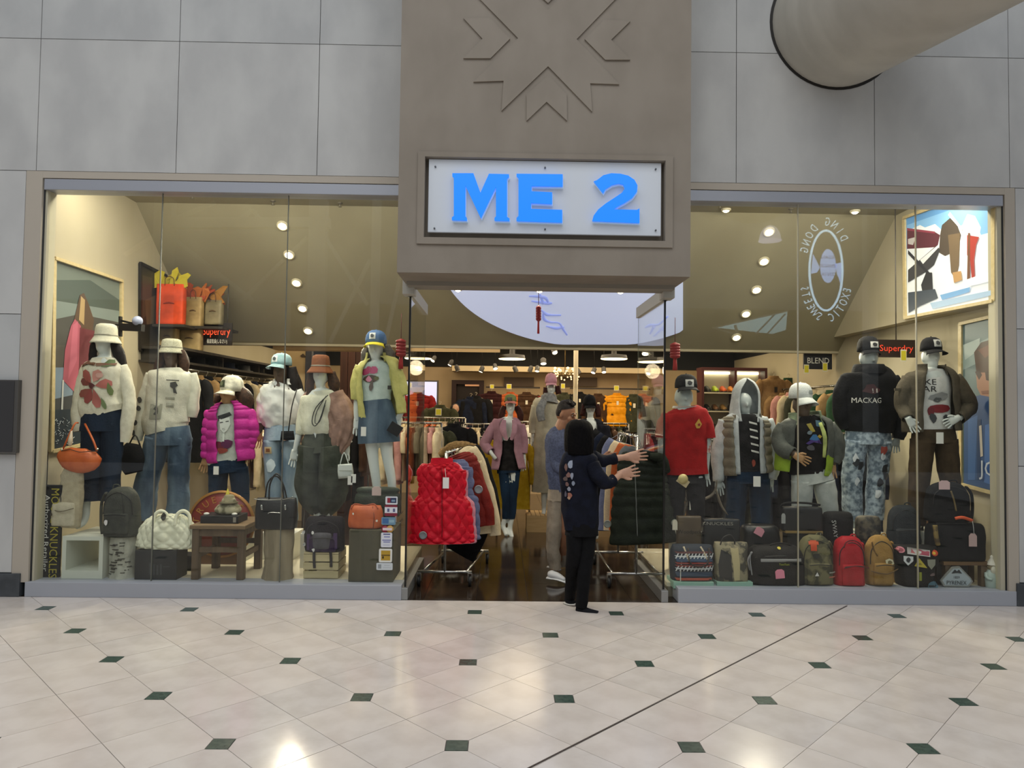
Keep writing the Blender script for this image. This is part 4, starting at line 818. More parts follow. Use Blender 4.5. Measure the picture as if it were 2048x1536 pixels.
MB().tube([P(267, 888, .8), P(264, 905, .8), P(264, 925, .8), P(268, 946, .8)], [M(14, .8), M(23, .8), M(25, .8), M(17, .8)], [.04, .06, .06, .04], seg=18, wob=.005).build('pouch', fab('#0d0d0f', '#161618'), q); MB().tube([P(258, 890, .8), P(270, 870, .8), P(280, 890, .8)], [.008]*3, seg=6).build('strap', m_slim, q)
# ---- five men's mannequins in the right window
f = Fig('mannequin', 'grey mannequin in red tee shirt with gold flame crest and black badge cap', 1372, 1062, .62)
f.head(1368, 772, 822, 18); f.trunk([(1370, 815, 24), (1371, 835, 46), (1370, 890, 40), (1372, 950, 38)]); f.limb([(1352, 950, 17), (1350, 1010, 13), (1350, 1055, 9)]); f.limb([(1390, 950, 17), (1392, 1010, 13), (1392, 1055, 9)]); f.limb([(1406, 838, 10), (1413, 880, 9), (1413, 930, 6), (1411, 945, 6)]); f.limb([(1334, 838, 10), (1324, 885, 9), (1322, 930, 6)])
f.cap(1372, 748, 776, 22, fab('#1b1b1d', '#252528'), patch=(1373, 767, 8, 7, '#c9c9c4'), pm='#3b3b3b')
mr = fab('#8c1416', '#9c1a1c', 14); f.cloth('tee_shirt', [(1370, 814, 25), (1371, 820, 36), (1372, 832, 47), (1371, 870, 46), (1370, 910, 44), (1371, 948, 45)], mr, wob=.008); f.sleeve('tee_shirt', [(1403, 830, 14), (1411, 850, 16), (1414, 876, 16)]); f.sleeve('tee_shirt', [(1338, 830, 14), (1329, 850, 16), (1325, 876, 16)])
f.prnt('tee_shirt', [('#b48a34', [(1391, 837), (1397, 848), (1392, 856), (1386, 856), (1383, 848)]), ('#7c1a14', blob(1391, 849, 3, 3, 6, .1))])
f.cloth('neck_band', [(1370, 816, 26), (1370, 812, 24)], mat('#d8d8d0', .6), wob=0, seg=24); f.sleeve('striped_cuff', [(1413, 878, 10), (1412, 905, 9)], m=fab('#a06a64', '#c9c3bb', 40)); f.hand(1411, 942, 1411, 968, -1); f.hand(1322, 928, 1320, 955, 1)
f.cloth('trousers', [(1371, 945, 38), (1371, 965, 41)], fab('#17171a')); f.sleeve('trousers', [(1352, 955, 20), (1350, 1010, 18), (1350, 1050, 16)]); f.sleeve('trousers', [(1390, 955, 20), (1392, 1010, 18), (1392, 1050, 16)]); f.done(M_GREY)
f = Fig('mannequin', 'grey mannequin in pale hood, taupe quilted vest and striped black tee', 1492, 1075, .85)
f.head(1488, 785, 832, 16); f.trunk([(1490, 830, 22), (1491, 848, 42), (1493, 900, 38), (1495, 945, 38)]); f.limb([(1475, 955, 17), (1470, 1010, 13), (1470, 1068, 9)]); f.limb([(1518, 955, 17), (1521, 1010, 13), (1522, 1068, 9)]); f.limb([(1446, 848, 9), (1438, 900, 8), (1436, 962, 6)]); f.limb([(1538, 848, 9), (1548, 900, 8), (1541, 960, 6)])
f.cloth('striped_tee', [(1490, 828, 22), (1490, 838, 40), (1490, 870, 43), (1491, 900, 41), (1493, 945, 40)], fab('#1e1d1f'), wob=.003)
f.prnt('striped_tee', [('#c9c9c4', [(1490+k*1.0, 842+14*k), (1506+k, 846+14*k), (1507+k, 850+14*k), (1491+k, 846+14*k)]) for k in range(5)]+[('#8a3a2a', blob(1500, 925, 4, 7))])
mw = fab('#a9aeb0', '#bbc0c1', 16); f.cloth('hoodie', [(1490, 828, 26), (1490, 836, 40), (1491, 850, 46), (1492, 900, 44), (1494, 946, 44)], mw, gap=[.5, .5, .48, .46, .46], wob=.004)
f.sleeve('hoodie', [(1449, 842, 13), (1441, 875, 13), (1436, 915, 13), (1437, 962, 10)], wob=.008); f.sleeve('hoodie', [(1532, 842, 13), (1544, 875, 14), (1549, 915, 13), (1543, 958, 10)], wob=.008)
f.cloth('hood', [(1490, 846, 30, .02), (1490, 826, 29, .03), (1491, 802, 27, .03), (1492, 782, 25, .035), (1492, 766, 17, .04), (1492, 757, 5, .04)], mw, gap=[.5, .62, .75, .7, .4, .05], ratio=1.0, wob=.004)
mv = fab('#6d6657', '#7b7464', 12, .55); f.cloth('quilted_vest', [(1490, 830, 28), (1490, 838, 44), (1490, 850, 51), (1491, 880, 51), (1493, 915, 51), (1496, 946, 51)], mv, gap=[.75, .66, .64, .62, .62, .64], disp=puff(9, .014), wob=.002)
f.cloth('vest_collar', [(1491, 842, 33), (1490, 828, 30)], mv, gap=[.9, .9], ratio=.9, wob=.003)
f.hand(1437, 960, 1438, 990, 1); f.hand(1542, 956, 1536, 986, -1); f.cloth('jeans', [(1495, 942, 41), (1496, 965, 43)], m_den_navy, wob=.003); f.sleeve('jeans', [(1475, 958, 22), (1472, 1005, 20), (1470, 1060, 18)], seg=22); f.sleeve('jeans', [(1517, 958, 22), (1520, 1005, 20), (1522, 1060, 18)], seg=22); f.ptag(1514, 963, 7, 10, -.2); f.done(M_GREY)
f = Fig('mannequin', 'tan mannequin in charcoal and lime jacket, black splash tee and white cap', 1615, 1062, .62)
f.head(1605, 785, 838, 18); f.trunk([(1608, 835, 24), (1611, 852, 48), (1614, 900, 40), (1622, 950, 38)]); f.limb([(1605, 965, 16), (1603, 1010, 13), (1600, 1058, 9)]); f.limb([(1648, 965, 16), (1656, 1010, 13), (1664, 1058, 9)]); f.limb([(1568, 860, 9), (1562, 892, 9, -.04), (1580, 903, 8, -.1), (1593, 911, 7, -.15)]); f.limb([(1656, 860, 9), (1669, 895, 8), (1665, 930, 6)])
f.cap(1601, 765, 797, 22, fab('#c9cecb', '#d8dcd9'), dirx=.3, droop=.05, patch=(1613, 785, 5, 4, '#8d9492'))
f.cloth('black_tee', [(1609, 832, 24), (1610, 842, 38), (1612, 860, 46), (1614, 900, 42), (1617, 946, 41)], fab('#1a1818', '#242121'), wob=.006)
f.prnt('black_tee', [('#47687a', [(1622, 840), (1640, 842), (1636, 854), (1622, 852)]), ('#a8983a', [(1603, 848), (1612, 846), (1620, 862), (1612, 864)]), ('#3f78b0', [(1608, 878), (1615, 868), (1622, 868), (1630, 880), (1620, 880)]), ('#4a3580', [(1602, 886), (1612, 878), (1628, 878), (1634, 887), (1620, 882), (1608, 888)]), ('#c0a53c', [(1628, 868), (1634, 872), (1630, 876), (1624, 872)]), ('#7a8a94', blob(1608, 864, 5, 4)), ('#55535a', blob(1612, 895, 8, 6))])
mj = fab('#4b4e4a', '#5a5d58', 10, .7); f.cloth('jacket', [(1610, 832, 30), (1611, 842, 48), (1612, 856, 56), (1612, 885, 57), (1609, 905, 56)], mj, gap=[.5, .55, .6, .62, .66], wob=.008); f.cloth('lime_hem', [(1609, 903, 56), (1607, 925, 56), (1605, 946, 54)], fab('#7f9a2a', '#90ab36', 10, .6), gap=[.66, .68, .7], wob=.006)
f.sleeve('jacket', [(1571, 852, 15), (1561, 876, 17), (1566, 897, 16, -.06), (1586, 908, 12, -.14)], wob=.01); f.sleeve('jacket', [(1655, 852, 15), (1669, 878, 17), (1672, 905, 16), (1667, 925, 12)], wob=.01)
collar(f, 'sage_collar', [(1610, 850, 38), (1610, 836, 32), (1609, 824, 30)], fab('#7d8b70'), .75)
MB().tube([P(1640, 845, .36), P(1650, 875, .34), P(1648, 915, .34)], [.016, .02, .014], [.006]*3, seg=8).build('lime_trim', fab('#a5b06a'), f.root)
f.hand(1591, 911, 1616, 924, 1, M_TAN, -.15, curl=.1); f.hand(1665, 928, 1664, 952, -1, M_TAN); f.cloth('trousers', [(1621, 942, 39), (1626, 965, 43)], fab('#aab0ab', '#b9beb9')); f.sleeve('trousers', [(1605, 962, 23), (1604, 1000, 20), (1602, 1045, 18)], seg=22); f.sleeve('trousers', [(1647, 962, 23), (1655, 1000, 20), (1663, 1045, 17)], seg=22); f.done(M_BROWN)
f = Fig('mannequin', 'mannequin in black hoodie with white lettering and paint-splashed pale jeans', 1735, 1062, .98)
f.head(1738, 694, 744, 17); f.trunk([(1738, 740, 26), (1738, 755, 54), (1738, 800, 48), (1737, 865, 42), (1736, 885, 44)]); f.limb([(1713, 885, 17), (1706, 960, 13), (1706, 1055, 9)]); f.limb([(1757, 885, 17), (1754, 960, 13), (1748, 1055, 9)]); f.limb([(1694, 762, 10), (1682, 810, 9), (1690, 855, 7)]); f.limb([(1784, 762, 10), (1799, 820, 9), (1794, 878, 7)])
f.cap(1736, 672, 703, 20, fab('#141416', '#1e1e20'), bl=.03, patch=(1738, 691, 8, 6, '#cfcfca'), pm='#222222')
mk = fab('#0f1013', '#18191d', 12); f.cloth('black_hoodie', [(1737, 738, 30), (1738, 744, 46), (1738, 758, 57), (1738, 800, 57), (1738, 835, 54), (1737, 864, 48)], mk, wob=.008); f.sleeve('black_hoodie', [(1697, 756, 17), (1684, 790, 18), (1682, 825, 16), (1692, 856, 13)], wob=.008); f.sleeve('black_hoodie', [(1781, 756, 17), (1797, 795, 19), (1802, 840, 17), (1796, 878, 12)], wob=.008)
f.cloth('hood_roll', [(1738, 748, 34), (1738, 738, 33), (1738, 729, 28)], mk, ratio=.9, wob=.01, seg=24)
bv = bvh_of(f.G['black_hoodie'][0]); text('MACKAG', .075, P(1744, 801, .75), (1, 0, 0), (0, 0, 1), mat('#d8d8d2', .5), f.root, fit=M(56, .65), bvh=bv)
f.prnt('black_hoodie', [('#3a1216', blob(1728, 780, 16, 9)), ('#a9a9a4', [(1728, 778), (1730, 778), (1731, 786), (1729, 786)]), ('#a9a9a4', [(1736, 778), (1738, 778), (1738, 786), (1736, 786)])])
mp_ = mat('#5b6b7a', .85, kind='splash', h2='#a9b9c6', scale=22, bump=.2, spec=.2); f.cloth('jeans', [(1736, 860, 45), (1736, 888, 47)], mp_, wob=.003); f.sleeve('jeans', [(1712, 882, 24), (1706, 930, 21), (1704, 985, 20), (1707, 1040, 19)], seg=22, wob=.008); f.sleeve('jeans', [(1758, 882, 24), (1756, 930, 21), (1751, 985, 19), (1748, 1038, 18)], seg=22, wob=.008)
f.prnt('jeans', [(c, blob(x, y, 6, 8, 8, .4)) for c, x, y in (('#d5dce2', 1702, 915), ('#23262b', 1712, 930), ('#d0d8de', 1705, 960), ('#2b2f35', 1704, 925), ('#22252a', 1760, 935), ('#c9d3da', 1755, 912), ('#2a2d33', 1750, 965), ('#a04a40', 1757, 898), ('#2b2e33', 1762, 950), ('#d8dfe4', 1748, 985))]); f.hand(1794, 876, 1790, 900, -1); f.done(M_GREY)
f = Fig('mannequin', 'mannequin in open olive brown shirt jacket, bear print white tee and black badge cap', 1868, 1062, .5)
f.head(1862, 692, 740, 16); f.trunk([(1862, 738, 22), (1862, 754, 48), (1862, 800, 42), (1866, 860, 40), (1867, 880, 42)]); f.limb([(1846, 885, 17), (1839, 960, 13), (1834, 1055, 9)]); f.limb([(1892, 885, 17), (1899, 960, 13), (1904, 1055, 9)]); f.limb([(1818, 765, 10), (1808, 810, 9), (1817, 838, 7, -.08)]); f.limb([(1910, 765, 10), (1934, 810, 9), (1916, 838, 7, -.08)])
f.cap(1862, 674, 702, 19, fab('#17171a', '#202023'), patch=(1863, 688, 7, 7, '#b9b9b4'), pm='#4a4a4a')
f.cloth('white_tee', [(1862, 738, 22), (1862, 746, 34), (1862, 765, 40), (1862, 810, 38), (1865, 860, 40)], fab('#cfd0cc', '#dadbd7', 20), wob=.005)
bv = bvh_of(f.G['white_tee'][0]); 
for tx_, yy in (('AKE', 764), ('EAR', 778)): text(tx_, .075, P(1862, yy, .35), (1, 0, 0), (0, 0, 1), mat('#17171a', .6), f.root, fit=M(34, .6), bvh=bv)
f.prnt('white_tee', [('#8b8d8e', blob(1866, 795, 19, 9)), ('#4f5254', blob(1862, 800, 9, 6)), ('#7d1e26', blob(1866, 817, 22, 9, 10, .15)), ('#6a1820', blob(1850, 822, 7, 8)), ('#3d3f42', blob(1853, 836, 6, 9)), ('#3d3f42', blob(1880, 836, 6, 9))])
mo_ = fab('#4d473b', '#5a5346', 12, .8); f.cloth('shirt_jacket', [(1862, 736, 26), (1863, 744, 44), (1863, 758, 54), (1862, 790, 56), (1862, 825, 58), (1864, 862, 58)], mo_, gap=[.55, .5, .5, .52, .56, .6], wob=.007); f.sleeve('shirt_jacket', [(1821, 758, 16), (1809, 788, 17), (1807, 815, 15), (1816, 838, 11, -.08)], wob=.008); f.sleeve('shirt_jacket', [(1906, 758, 16), (1927, 788, 17), (1937, 812, 16), (1918, 836, 12, -.08)], wob=.008)
collar(f, 'jacket_collar', [(1862, 750, 32), (1862, 738, 27), (1862, 729, 27)], mo_, .7)
bvj = bvh_of(f.G['shirt_jacket'][0])
for x in (1830, 1898): c = snap(P(x, 778, .23), bvj, .006); bx('chest_pocket', (c.x-.06, c.y-.002, c.z-.012), (c.x+.06, c.y+.012, c.z+.012), mo_, f.root)
f.hand(1817, 837, 1826, 852, 1, Yd=-.1); f.hand(1915, 836, 1897, 845, -1, Yd=-.12)
f.cloth('trousers', [(1867, 858, 42), (1868, 885, 46)], fab('#3f3324', '#4b3d2c'), wob=.003); f.sleeve('trousers', [(1846, 880, 24), (1840, 940, 21), (1835, 1000, 18), (1834, 1050, 17)], seg=22); f.sleeve('trousers', [(1891, 880, 24), (1898, 940, 21), (1903, 1000, 18), (1904, 1050, 17)], seg=22); f.ptag(1880, 876, 7, 11, -.2); f.done(M_WHITE)
for x, Y_, hw, yt, lb in ((1492, .86, 32, 1072, 'white cube behind the black duffel bags'), (1632, .62, 32, 1062, 'white cube behind the camouflage backpack'), (1728, 1.0, 32, 1062, 'white cube behind the red backpack'), (1868, .52, 38, 1060, 'white cube behind the patch covered bag'), (1372, .62, 28, 1060, 'white cube behind the striped duffel')): pedestal(x, Y_, hw, yt, lb)
# ---- three mannequins inside the shop
f = Fig('mannequin', 'white mannequin in mauve blazer, green and pink cap and cropped jeans', 1018, 1080, 3.2, k=.8)
f.head(1021, 800, 832, 9); f.trunk([(1019, 836, 13), (1017, 848, 30), (1016, 890, 24), (1018, 935, 26)], .85)
f.limb([(1008, 940, 10), (1012, 990, 8), (1012, 1030, 6), (1006, 1050, 5), (1010, 1062, 5, -.03), (1013, 1071, 4, -.1)]); f.limb([(1027, 940, 10), (1026, 990, 8), (1024, 1030, 6), (1020, 1055, 5), (1022, 1068, 5, -.03), (1025, 1079, 4, -.1)]); f.limb([(988, 852, 5), (972, 885, 5), (982, 905, 4, -.1), (992, 918, 4, -.1)]); f.limb([(1044, 852, 5), (1046, 890, 5), (1048, 920, 4)])
f.hair([[(1009, 812, 5), (1004, 830, 7), (1002, 850, 4)], [(1033, 812, 5), (1040, 828, 7), (1041, 842, 5)]], m_hair_r); f.cap(1021, 788, 803, 12, fab('#6f7a4a', '#86905a'), fab('#b9766a'), patch=(1019, 799, 5, 4, '#4a4c44'), bl=.06)
f.cloth('black_top', [(1018, 842, 10), (1018, 850, 22), (1018, 880, 22), (1018, 940, 24)], fab('#191718'), wob=.003)
mb_ = fab('#9c7682', '#a9828f', 12); f.cloth('blazer', [(1016, 836, 14), (1016, 841, 24), (1015, 850, 32), (1016, 875, 29), (1016, 900, 30), (1017, 938, 34)], mb_, gap=[.5, .55, .5, .4, .4, .62], wob=.006)
f.sleeve('blazer', [(990, 850, 9), (977, 872, 10), (970, 890, 10), (982, 903, 8, -.08)]); f.sleeve('blazer', [(1040, 850, 9), (1045, 870, 9), (1047, 890, 8), (1046, 906, 8)])
f.cloth('lapel', [(1008, 840, 4, -.12), (1006, 860, 7, -.18), (1014, 880, 3, -.19)], mb_, ratio=.3); f.cloth('lapel', [(1028, 840, 4, -.12), (1029, 860, 6, -.18), (1022, 880, 3, -.19)], mb_, ratio=.3)
f.hand(1047, 918, 1044, 940, -1, size=.18); f.cloth('jeans', [(1017, 932, 22), (1018, 945, 24)], m_den_navy); f.sleeve('jeans', [(1008, 942, 12), (1012, 990, 10), (1014, 1037, 9)]); f.sleeve('jeans', [(1028, 942, 12), (1025, 990, 10), (1022, 1037, 8)]); f.done(M_WHITE, .012)
f = Fig('mannequin', 'tall white mannequin in pink cap, grey scarf and long cream dress on a crate', 1089, 1033, 3.7, k=.8)
f.head(1102, 764, 794, 9); f.trunk([(1099, 795, 13), (1096, 810, 29), (1092, 860, 24), (1091, 910, 24)], .85)
f.limb([(1089, 910, 11), (1089, 960, 8), (1088, 1000, 6), (1088, 1018, 5), (1087, 1030, 4, -.08)]); f.limb([(1104, 910, 11), (1104, 960, 8), (1103, 1000, 6), (1103, 1025, 4)]); f.limb([(1071, 815, 5), (1066, 850, 5), (1067, 875, 4)]); f.limb([(1122, 815, 5), (1128, 850, 5), (1128, 885, 4)])
f.hair([[(1092, 775, 5), (1090, 790, 5)], [(1114, 772, 6), (1118, 788, 6)]], m_hair_r); f.cap(1102, 746, 767, 12, fab('#c48f9c', '#d09daa'), bl=.05)
f.cloth('cream_dress', [(1099, 795, 14), (1098, 801, 24), (1096, 812, 31), (1094, 850, 28), (1092, 900, 26), (1091, 940, 27), (1090, 984, 27)], fab('#b5b09a', '#c4bfa9', 12), disp=folds(8, .008)); f.sleeve('cream_dress', [(1073, 812, 10), (1067, 840, 9), (1066, 866, 8)]); f.sleeve('cream_dress', [(1120, 812, 10), (1127, 840, 9), (1128, 866, 8)])
f.cloth('scarf', [(1098, 806, 20, -.03), (1099, 798, 17, -.02), (1100, 790, 13)], fab('#77797a', '#8f9190', 30), ratio=.9, wob=.02); f.cloth('scarf', [(1088, 800, 7, -.16), (1080, 820, 9, -.2), (1084, 842, 7, -.2)], fab('#77797a', '#8f9190', 30), ratio=.4, caps=(1, 1)); f.hand(1067, 872, 1070, 896, 1, size=.18); f.done(M_WHITE, .012)
q = empty('wooden_crate', P(1080, 1078, 3.5), 'plain pale wooden crate with hand hole under the cream dress mannequin', 'crate')
a, b = P(1053, 1077, 3.45), P(1109, 1034, 3.45); mc = mat('#a88a5a', .7, kind='woodx', h2='#b5976a', scale=5)
bx('front_board', (a.x, a.y, a.z), (b.x, a.y+.02, b.z), mc, q); bx('side_board', (a.x, a.y+.02, a.z), (a.x+.02, a.y+.5, b.z), mc, q); bx('side_board', (b.x-.02, a.y+.02, a.z), (b.x, a.y+.5, b.z), mc, q)
for k in range(6): bx('top_slat', (a.x+k*(b.x-a.x)/6+.004, a.y, b.z), (a.x+(k+1)*(b.x-a.x)/6-.008, a.y+.5, b.z+.018), mc, q)
c = P(1080, 1069, 3.44); MB().tube([c-Vector((.04, 0, 0)), c+Vector((.04, 0, 0))], [.02]*2, [.004]*2, seg=12).build('hand_hole', mat('#241a10', .8), q)
f = Fig('mannequin', 'white mannequin in black cap and open navy coat behind the shoppers', 1180, 1079, 2.9, k=.8)
f.head(1181, 800, 834, 10); f.trunk([(1180, 838, 13), (1180, 852, 32), (1179, 900, 26), (1180, 950, 26)], .85); f.limb([(1168, 950, 10), (1168, 1078, 5)]); f.limb([(1192, 950, 10), (1192, 1078, 5)])
f.hair([[(1169, 808, 5), (1165, 832, 6)], [(1193, 808, 6), (1197, 834, 6)]], m_hair_r); f.cap(1179, 789, 812, 13, fab('#0f0f11'), bl=.05); f.cloth('black_coat', [(1180, 838, 14), (1180, 844, 26), (1179, 854, 34), (1179, 900, 32), (1180, 960, 34)], fab('#12151f'), gap=[.5, .45, .4, .35, .4]); f.sleeve('black_coat', [(1152, 852, 10), (1148, 900, 9), (1150, 925, 8)]); f.sleeve('black_coat', [(1208, 852, 10), (1213, 900, 9), (1210, 925, 8)]); f.cloth('trousers', [(1180, 940, 24), (1180, 1000, 20), (1180, 1074, 16)], fab('#14161c')); f.done(M_WHITE, .012)
# ============================================================ PEOPLE
def head3(mb, c, r, h, R):
    T = lambda x, y, z: c+R @ Vector((x, y, z))
    mb.ball(T(0, .012, h*.18), (r, r*1.2, h*.84), 24, 16, rot=R); mb.ball(T(0, -r*.28, -h*.42), (r*.68, r*.78, h*.56), 18, 12, rot=R); mb.ball(T(0, -r*.78, -h*.78), (r*.3, r*.26, h*.2), 12, 8, rot=R)
    mb.tube([T(0, -r*1.06, h*.14), T(0, -r*1.24, -h*.06), T(0, -r*1.4, -h*.2), T(0, -r*1.12, -h*.26)], [r*.1, r*.12, r*.2, r*.14], seg=10, sub=2, ref=R @ Vector((1, 0, 0)))
    mb.tube([T(-r*.6, -r*.98, h*.2), T(0, -r*1.16, h*.2), T(r*.6, -r*.98, h*.2)], [r*.09, r*.12, r*.09], seg=8, ref=(0, 0, 1))
    mb.tube([T(-r*.32, -r*.98, -h*.5), T(0, -r*1.1, -h*.48), T(r*.32, -r*.98, -h*.5)], [r*.06, r*.12, r*.06], seg=8, ref=(0, 0, 1))
    for q in (-1, 1): mb.ball(T(q*r*.97, .012, -h*.05), (r*.12, r*.24, h*.22), 10, 8, rot=R); mb.ball(T(q*r*.5, -r*.82, -h*.2), (r*.32, r*.26, h*.2), 10, 8, rot=R)
    return T
SKIN1 = mat('#8d6247', .5, kind='skin', h2='#966a4e', scale=10); SKIN2 = mat('#b98d74', .5, kind='skin', h2='#c0957c', scale=10)
# man in blue, half turned to the right
f = Fig('person', 'person in blue grey sweater, beige trousers and white sneakers looking down at the rack', 1112, 1164, .66, cat='person')
Rm = Matrix.Rotation(math.radians(62), 3, 'Z') @ Matrix.Rotation(math.radians(16), 3, 'X')
c = P(1132, 829, .66); r = M(16.5, .66); h = M(27, .66)
T = head3(f.b, c, r, h, Rm)
f.limb([(1126, 842, 11), (1120, 858, 12), (1117, 872, 11)]); 
f.b.tube([P(1118, 862, .66), P(1119, 872, .66), P(1121, 920, .66), P(1121, 975, .66), P(1122, 1000, .66)], [M(a, .66) for a in (10, 20, 24, 22, 22)], [M(a, .66) for a in (9, 14, 17, 15, 15)], seg=20)
f.limb([(1114, 1000, 14), (1109, 1060, 11), (1110, 1140, 8, .05)]); f.limb([(1132, 1000, 14), (1130, 1060, 11), (1124, 1128, 8, .2)])
arm = [(1106, 882, 9), (1110, 920, 8, -.02), (1135, 950, 7, -.12), (1160, 943, 6, -.18)]; f.limb(arm); f.hand(1160, 943, 1185, 938, 1, Yd=-.18, body=f.b)
f.limb([(1140, 880, 10, .1), (1160, 905, 8, .05), (1205, 915, 6, -.05)]); f.hand(1205, 915, 1228, 914, 1, Yd=-.05, body=f.b)
ms = fab('#4a5063', '#59607a', 60, .85, .6)
f.cloth('sweater', [(1124, 856, 13), (1120, 864, 21), (1119, 878, 29), (1119, 910, 30), (1121, 950, 28), (1123, 985, 27)], ms, ratio=.72, wob=.012, caps=(0, 0)); f.sleeve('sweater', [(1104, 878, 15), (1106, 905, 15), (1114, 930, 14, -.04), (1140, 950, 12, -.13)], wob=.005, ratio=1); f.sleeve('sweater', [(1140, 880, 12, .1), (1160, 905, 11, .05), (1190, 912, 9, -.03)], wob=.01)
mt = fab('#877c6c', '#968b7a', 14, .85, .3); f.cloth('trousers', [(1122, 978, 26), (1122, 1000, 28)], mt, ratio=.75); f.sleeve('trousers', [(1113, 998, 19), (1108, 1050, 16), (1107, 1100, 14, .02), (1110, 1135, 13, .05)], seg=22, wob=.014, ratio=1); f.sleeve('trousers', [(1133, 998, 18), (1132, 1050, 15, .06), (1128, 1100, 13, .14), (1126, 1128, 12, .2)], seg=22, wob=.014, ratio=1)
f.shoe(1104, 1149, 1130, 1157, 9, m=mat('#d5d5d2', .5), dy=-.06, sole=mat('#e8e8e4', .5)); f.Y = .85; f.shoe(1104, 1128, 1118, 1134, 8, m=mat('#3a3634', .5), dy=-.05, sole=mat('#b9b5ae', .5)); f.Y = .66
hb = MB(); hb.ball(T(0, .012, h*.3), (r*1.05, r*1.14, h*.8), 24, 16, rot=Rm @ Matrix.Rotation(math.radians(-24), 3, 'X'), z0=.06, z1=1); hb.ball(T(0, r*.42, h*.12), (r*1.02, r*.92, h*.6), 18, 12, rot=Rm)
for k in range(26):
    a = random.uniform(0, 6.28); q_ = random.uniform(.1, .85); c_ = T(math.cos(a)*q_*r*.9, math.sin(a)*q_*r*.9-.006, h*(1.02-.25*q_*q_)); hb.ball(c_, (r*.22, r*.26, h*.12), 7, 5, rot=Rm @ Matrix.Rotation(a, 3, 'X'))
hb.build('hair', m_hair_b, f.root)
for q in (-1, 1):
    MB().ball(T(q*r*.38, -r*1.0, h*.08), (r*.12, r*.07, h*.035), 10, 8, rot=Rm).build('eye', mat('#e0dcd4', .3), f.root); MB().ball(T(q*r*.38, -r*1.08, h*.08), (r*.07, r*.06, h*.035), 8, 6, rot=Rm).build('iris', mat('#20140e', .3), f.root)
    MB().tube([T(q*r*.2, -r*1.1, h*.23), T(q*r*.42, -r*1.08, h*.27), T(q*r*.62, -r*.95, h*.22)], [r*.05, r*.07, r*.04], seg=6, ref=(0, 0, 1)).build('eyebrow', m_hair_b, f.root)
MB().tube([T(-r*.27, -r*1.07, -h*.5), T(0, -r*1.2, -h*.49), T(r*.27, -r*1.07, -h*.5)], [r*.03, r*.06, r*.03], seg=6, ref=(0, 0, 1)).build('mouth', mat('#7a463a', .5), f.root)
f.done(SKIN1, .0055)
f2 = f
# woman in navy seen from behind, reaching right
f = Fig('person', 'person in black with bobbed hair and embroidered navy top reaching for the green vest', 1165, 1226, -.27, cat='person')
Yw = -.27; Rw = Matrix.Rotation(math.radians(122), 3, 'Z') @ Matrix.Rotation(math.radians(8), 3, 'X')
c = P(1160, 868, Yw); r = M(18, Yw); h = M(29, Yw); T = head3(f.b, c, r, h, Rw)
f.limb([(1162, 885, 11), (1163, 900, 11), (1162, 912, 9)]); f.b.tube([P(1162, 902, Yw), P(1161, 912, Yw), P(1161, 950, Yw), P(1162, 1010, Yw), P(1163, 1060, Yw)], [M(a, Yw) for a in (9, 25, 29, 26, 28)], [M(a, Yw) for a in (8, 15, 19, 17, 18)], seg=20)
f.limb([(1151, 1060, 14), (1145, 1115, 11), (1142, 1165, 8, .1), (1140, 1194, 8, .18)]); f.limb([(1175, 1060, 14), (1172, 1115, 11), (1166, 1165, 8), (1162, 1212, 8)])
f.limb([(1190, 918, 10, .1), (1212, 921, 8, .14), (1236, 916, 6.5, .18), (1256, 914, 6, .2)]); f.hand(1255, 914, 1280, 910, -1, Yd=.2, size=.19, curl=.5, body=f.b)
f.limb([(1186, 930, 11, -.06), (1204, 962, 9, -.08), (1226, 960, 7, -.04), (1241, 948, 6, 0)]); f.hand(1240, 949, 1268, 942, -1, Yd=0, size=.185, curl=.35, body=f.b)
mn = fab('#0b0e1a', '#111524', 14, .8, .3); f.cloth('navy_top', [(1162, 898, 15), (1161, 904, 26), (1160, 914, 34), (1158, 940, 36), (1157, 985, 36), (1160, 1025, 36), (1163, 1056, 33)], mn, ratio=.66, wob=.014, wf=7); f.sleeve('navy_top', [(1184, 915, 14, .06), (1205, 922, 12, .13), (1232, 918, 11, .17)], wob=.008); f.sleeve('navy_top', [(1184, 928, 16, -.05), (1196, 952, 16, -.08), (1212, 966, 13, -.07), (1228, 960, 11, -.03)], wob=.008)
random.seed(3)
f.prnt('navy_top', [(c_, blob(x, y, a, b, 8, .25)) for c_, x, y, a, b in (('#8f97a6', 1139, 927, 5, 9), ('#6e5148', 1131, 933, 3, 7), ('#7c5a52', 1135, 948, 4, 5), ('#8a8f9d', 1142, 950, 3, 6), ('#5b4a45', 1130, 955, 4, 5), ('#7f8796', 1144, 964, 3, 5), ('#6a4d48', 1133, 966, 3, 4), ('#8b8d99', 1136, 975, 3, 4), ('#94604f', 1138, 988, 5, 6), ('#b08d70', 1136, 993, 3, 3), ('#5a5560', 1130, 985, 2, 6))])
f.cloth('collar_band', [(1163, 905, 17), (1164, 898, 15)], mat('#b9b3a5', .7), ratio=.9, wob=0, seg=20)
mbk = fab('#08080a', '#0e0e11', 14); f.cloth('black_trousers', [(1163, 1045, 31), (1163, 1070, 33)], mbk, ratio=.7); f.sleeve('black_trousers', [(1151, 1066, 18), (1147, 1115, 15), (1143, 1160, 12, .1), (1141, 1196, 11, .18)], ratio=1); f.sleeve('black_trousers', [(1175, 1066, 18), (1171, 1115, 16), (1167, 1165, 13), (1163, 1214, 12)], ratio=1)
f.shoe(1160, 1219, 1196, 1222, 9, m=fab('#0c0d12'), dy=-.06, sole=mat('#cfccc4', .6)); f.Y = -.09; f.shoe(1137, 1200, 1150, 1202, 8, m=fab('#0c0d12'), dy=-.05, sole=mat('#cfccc4', .6)); f.Y = Yw
hb = MB(); n = 40; vs = []
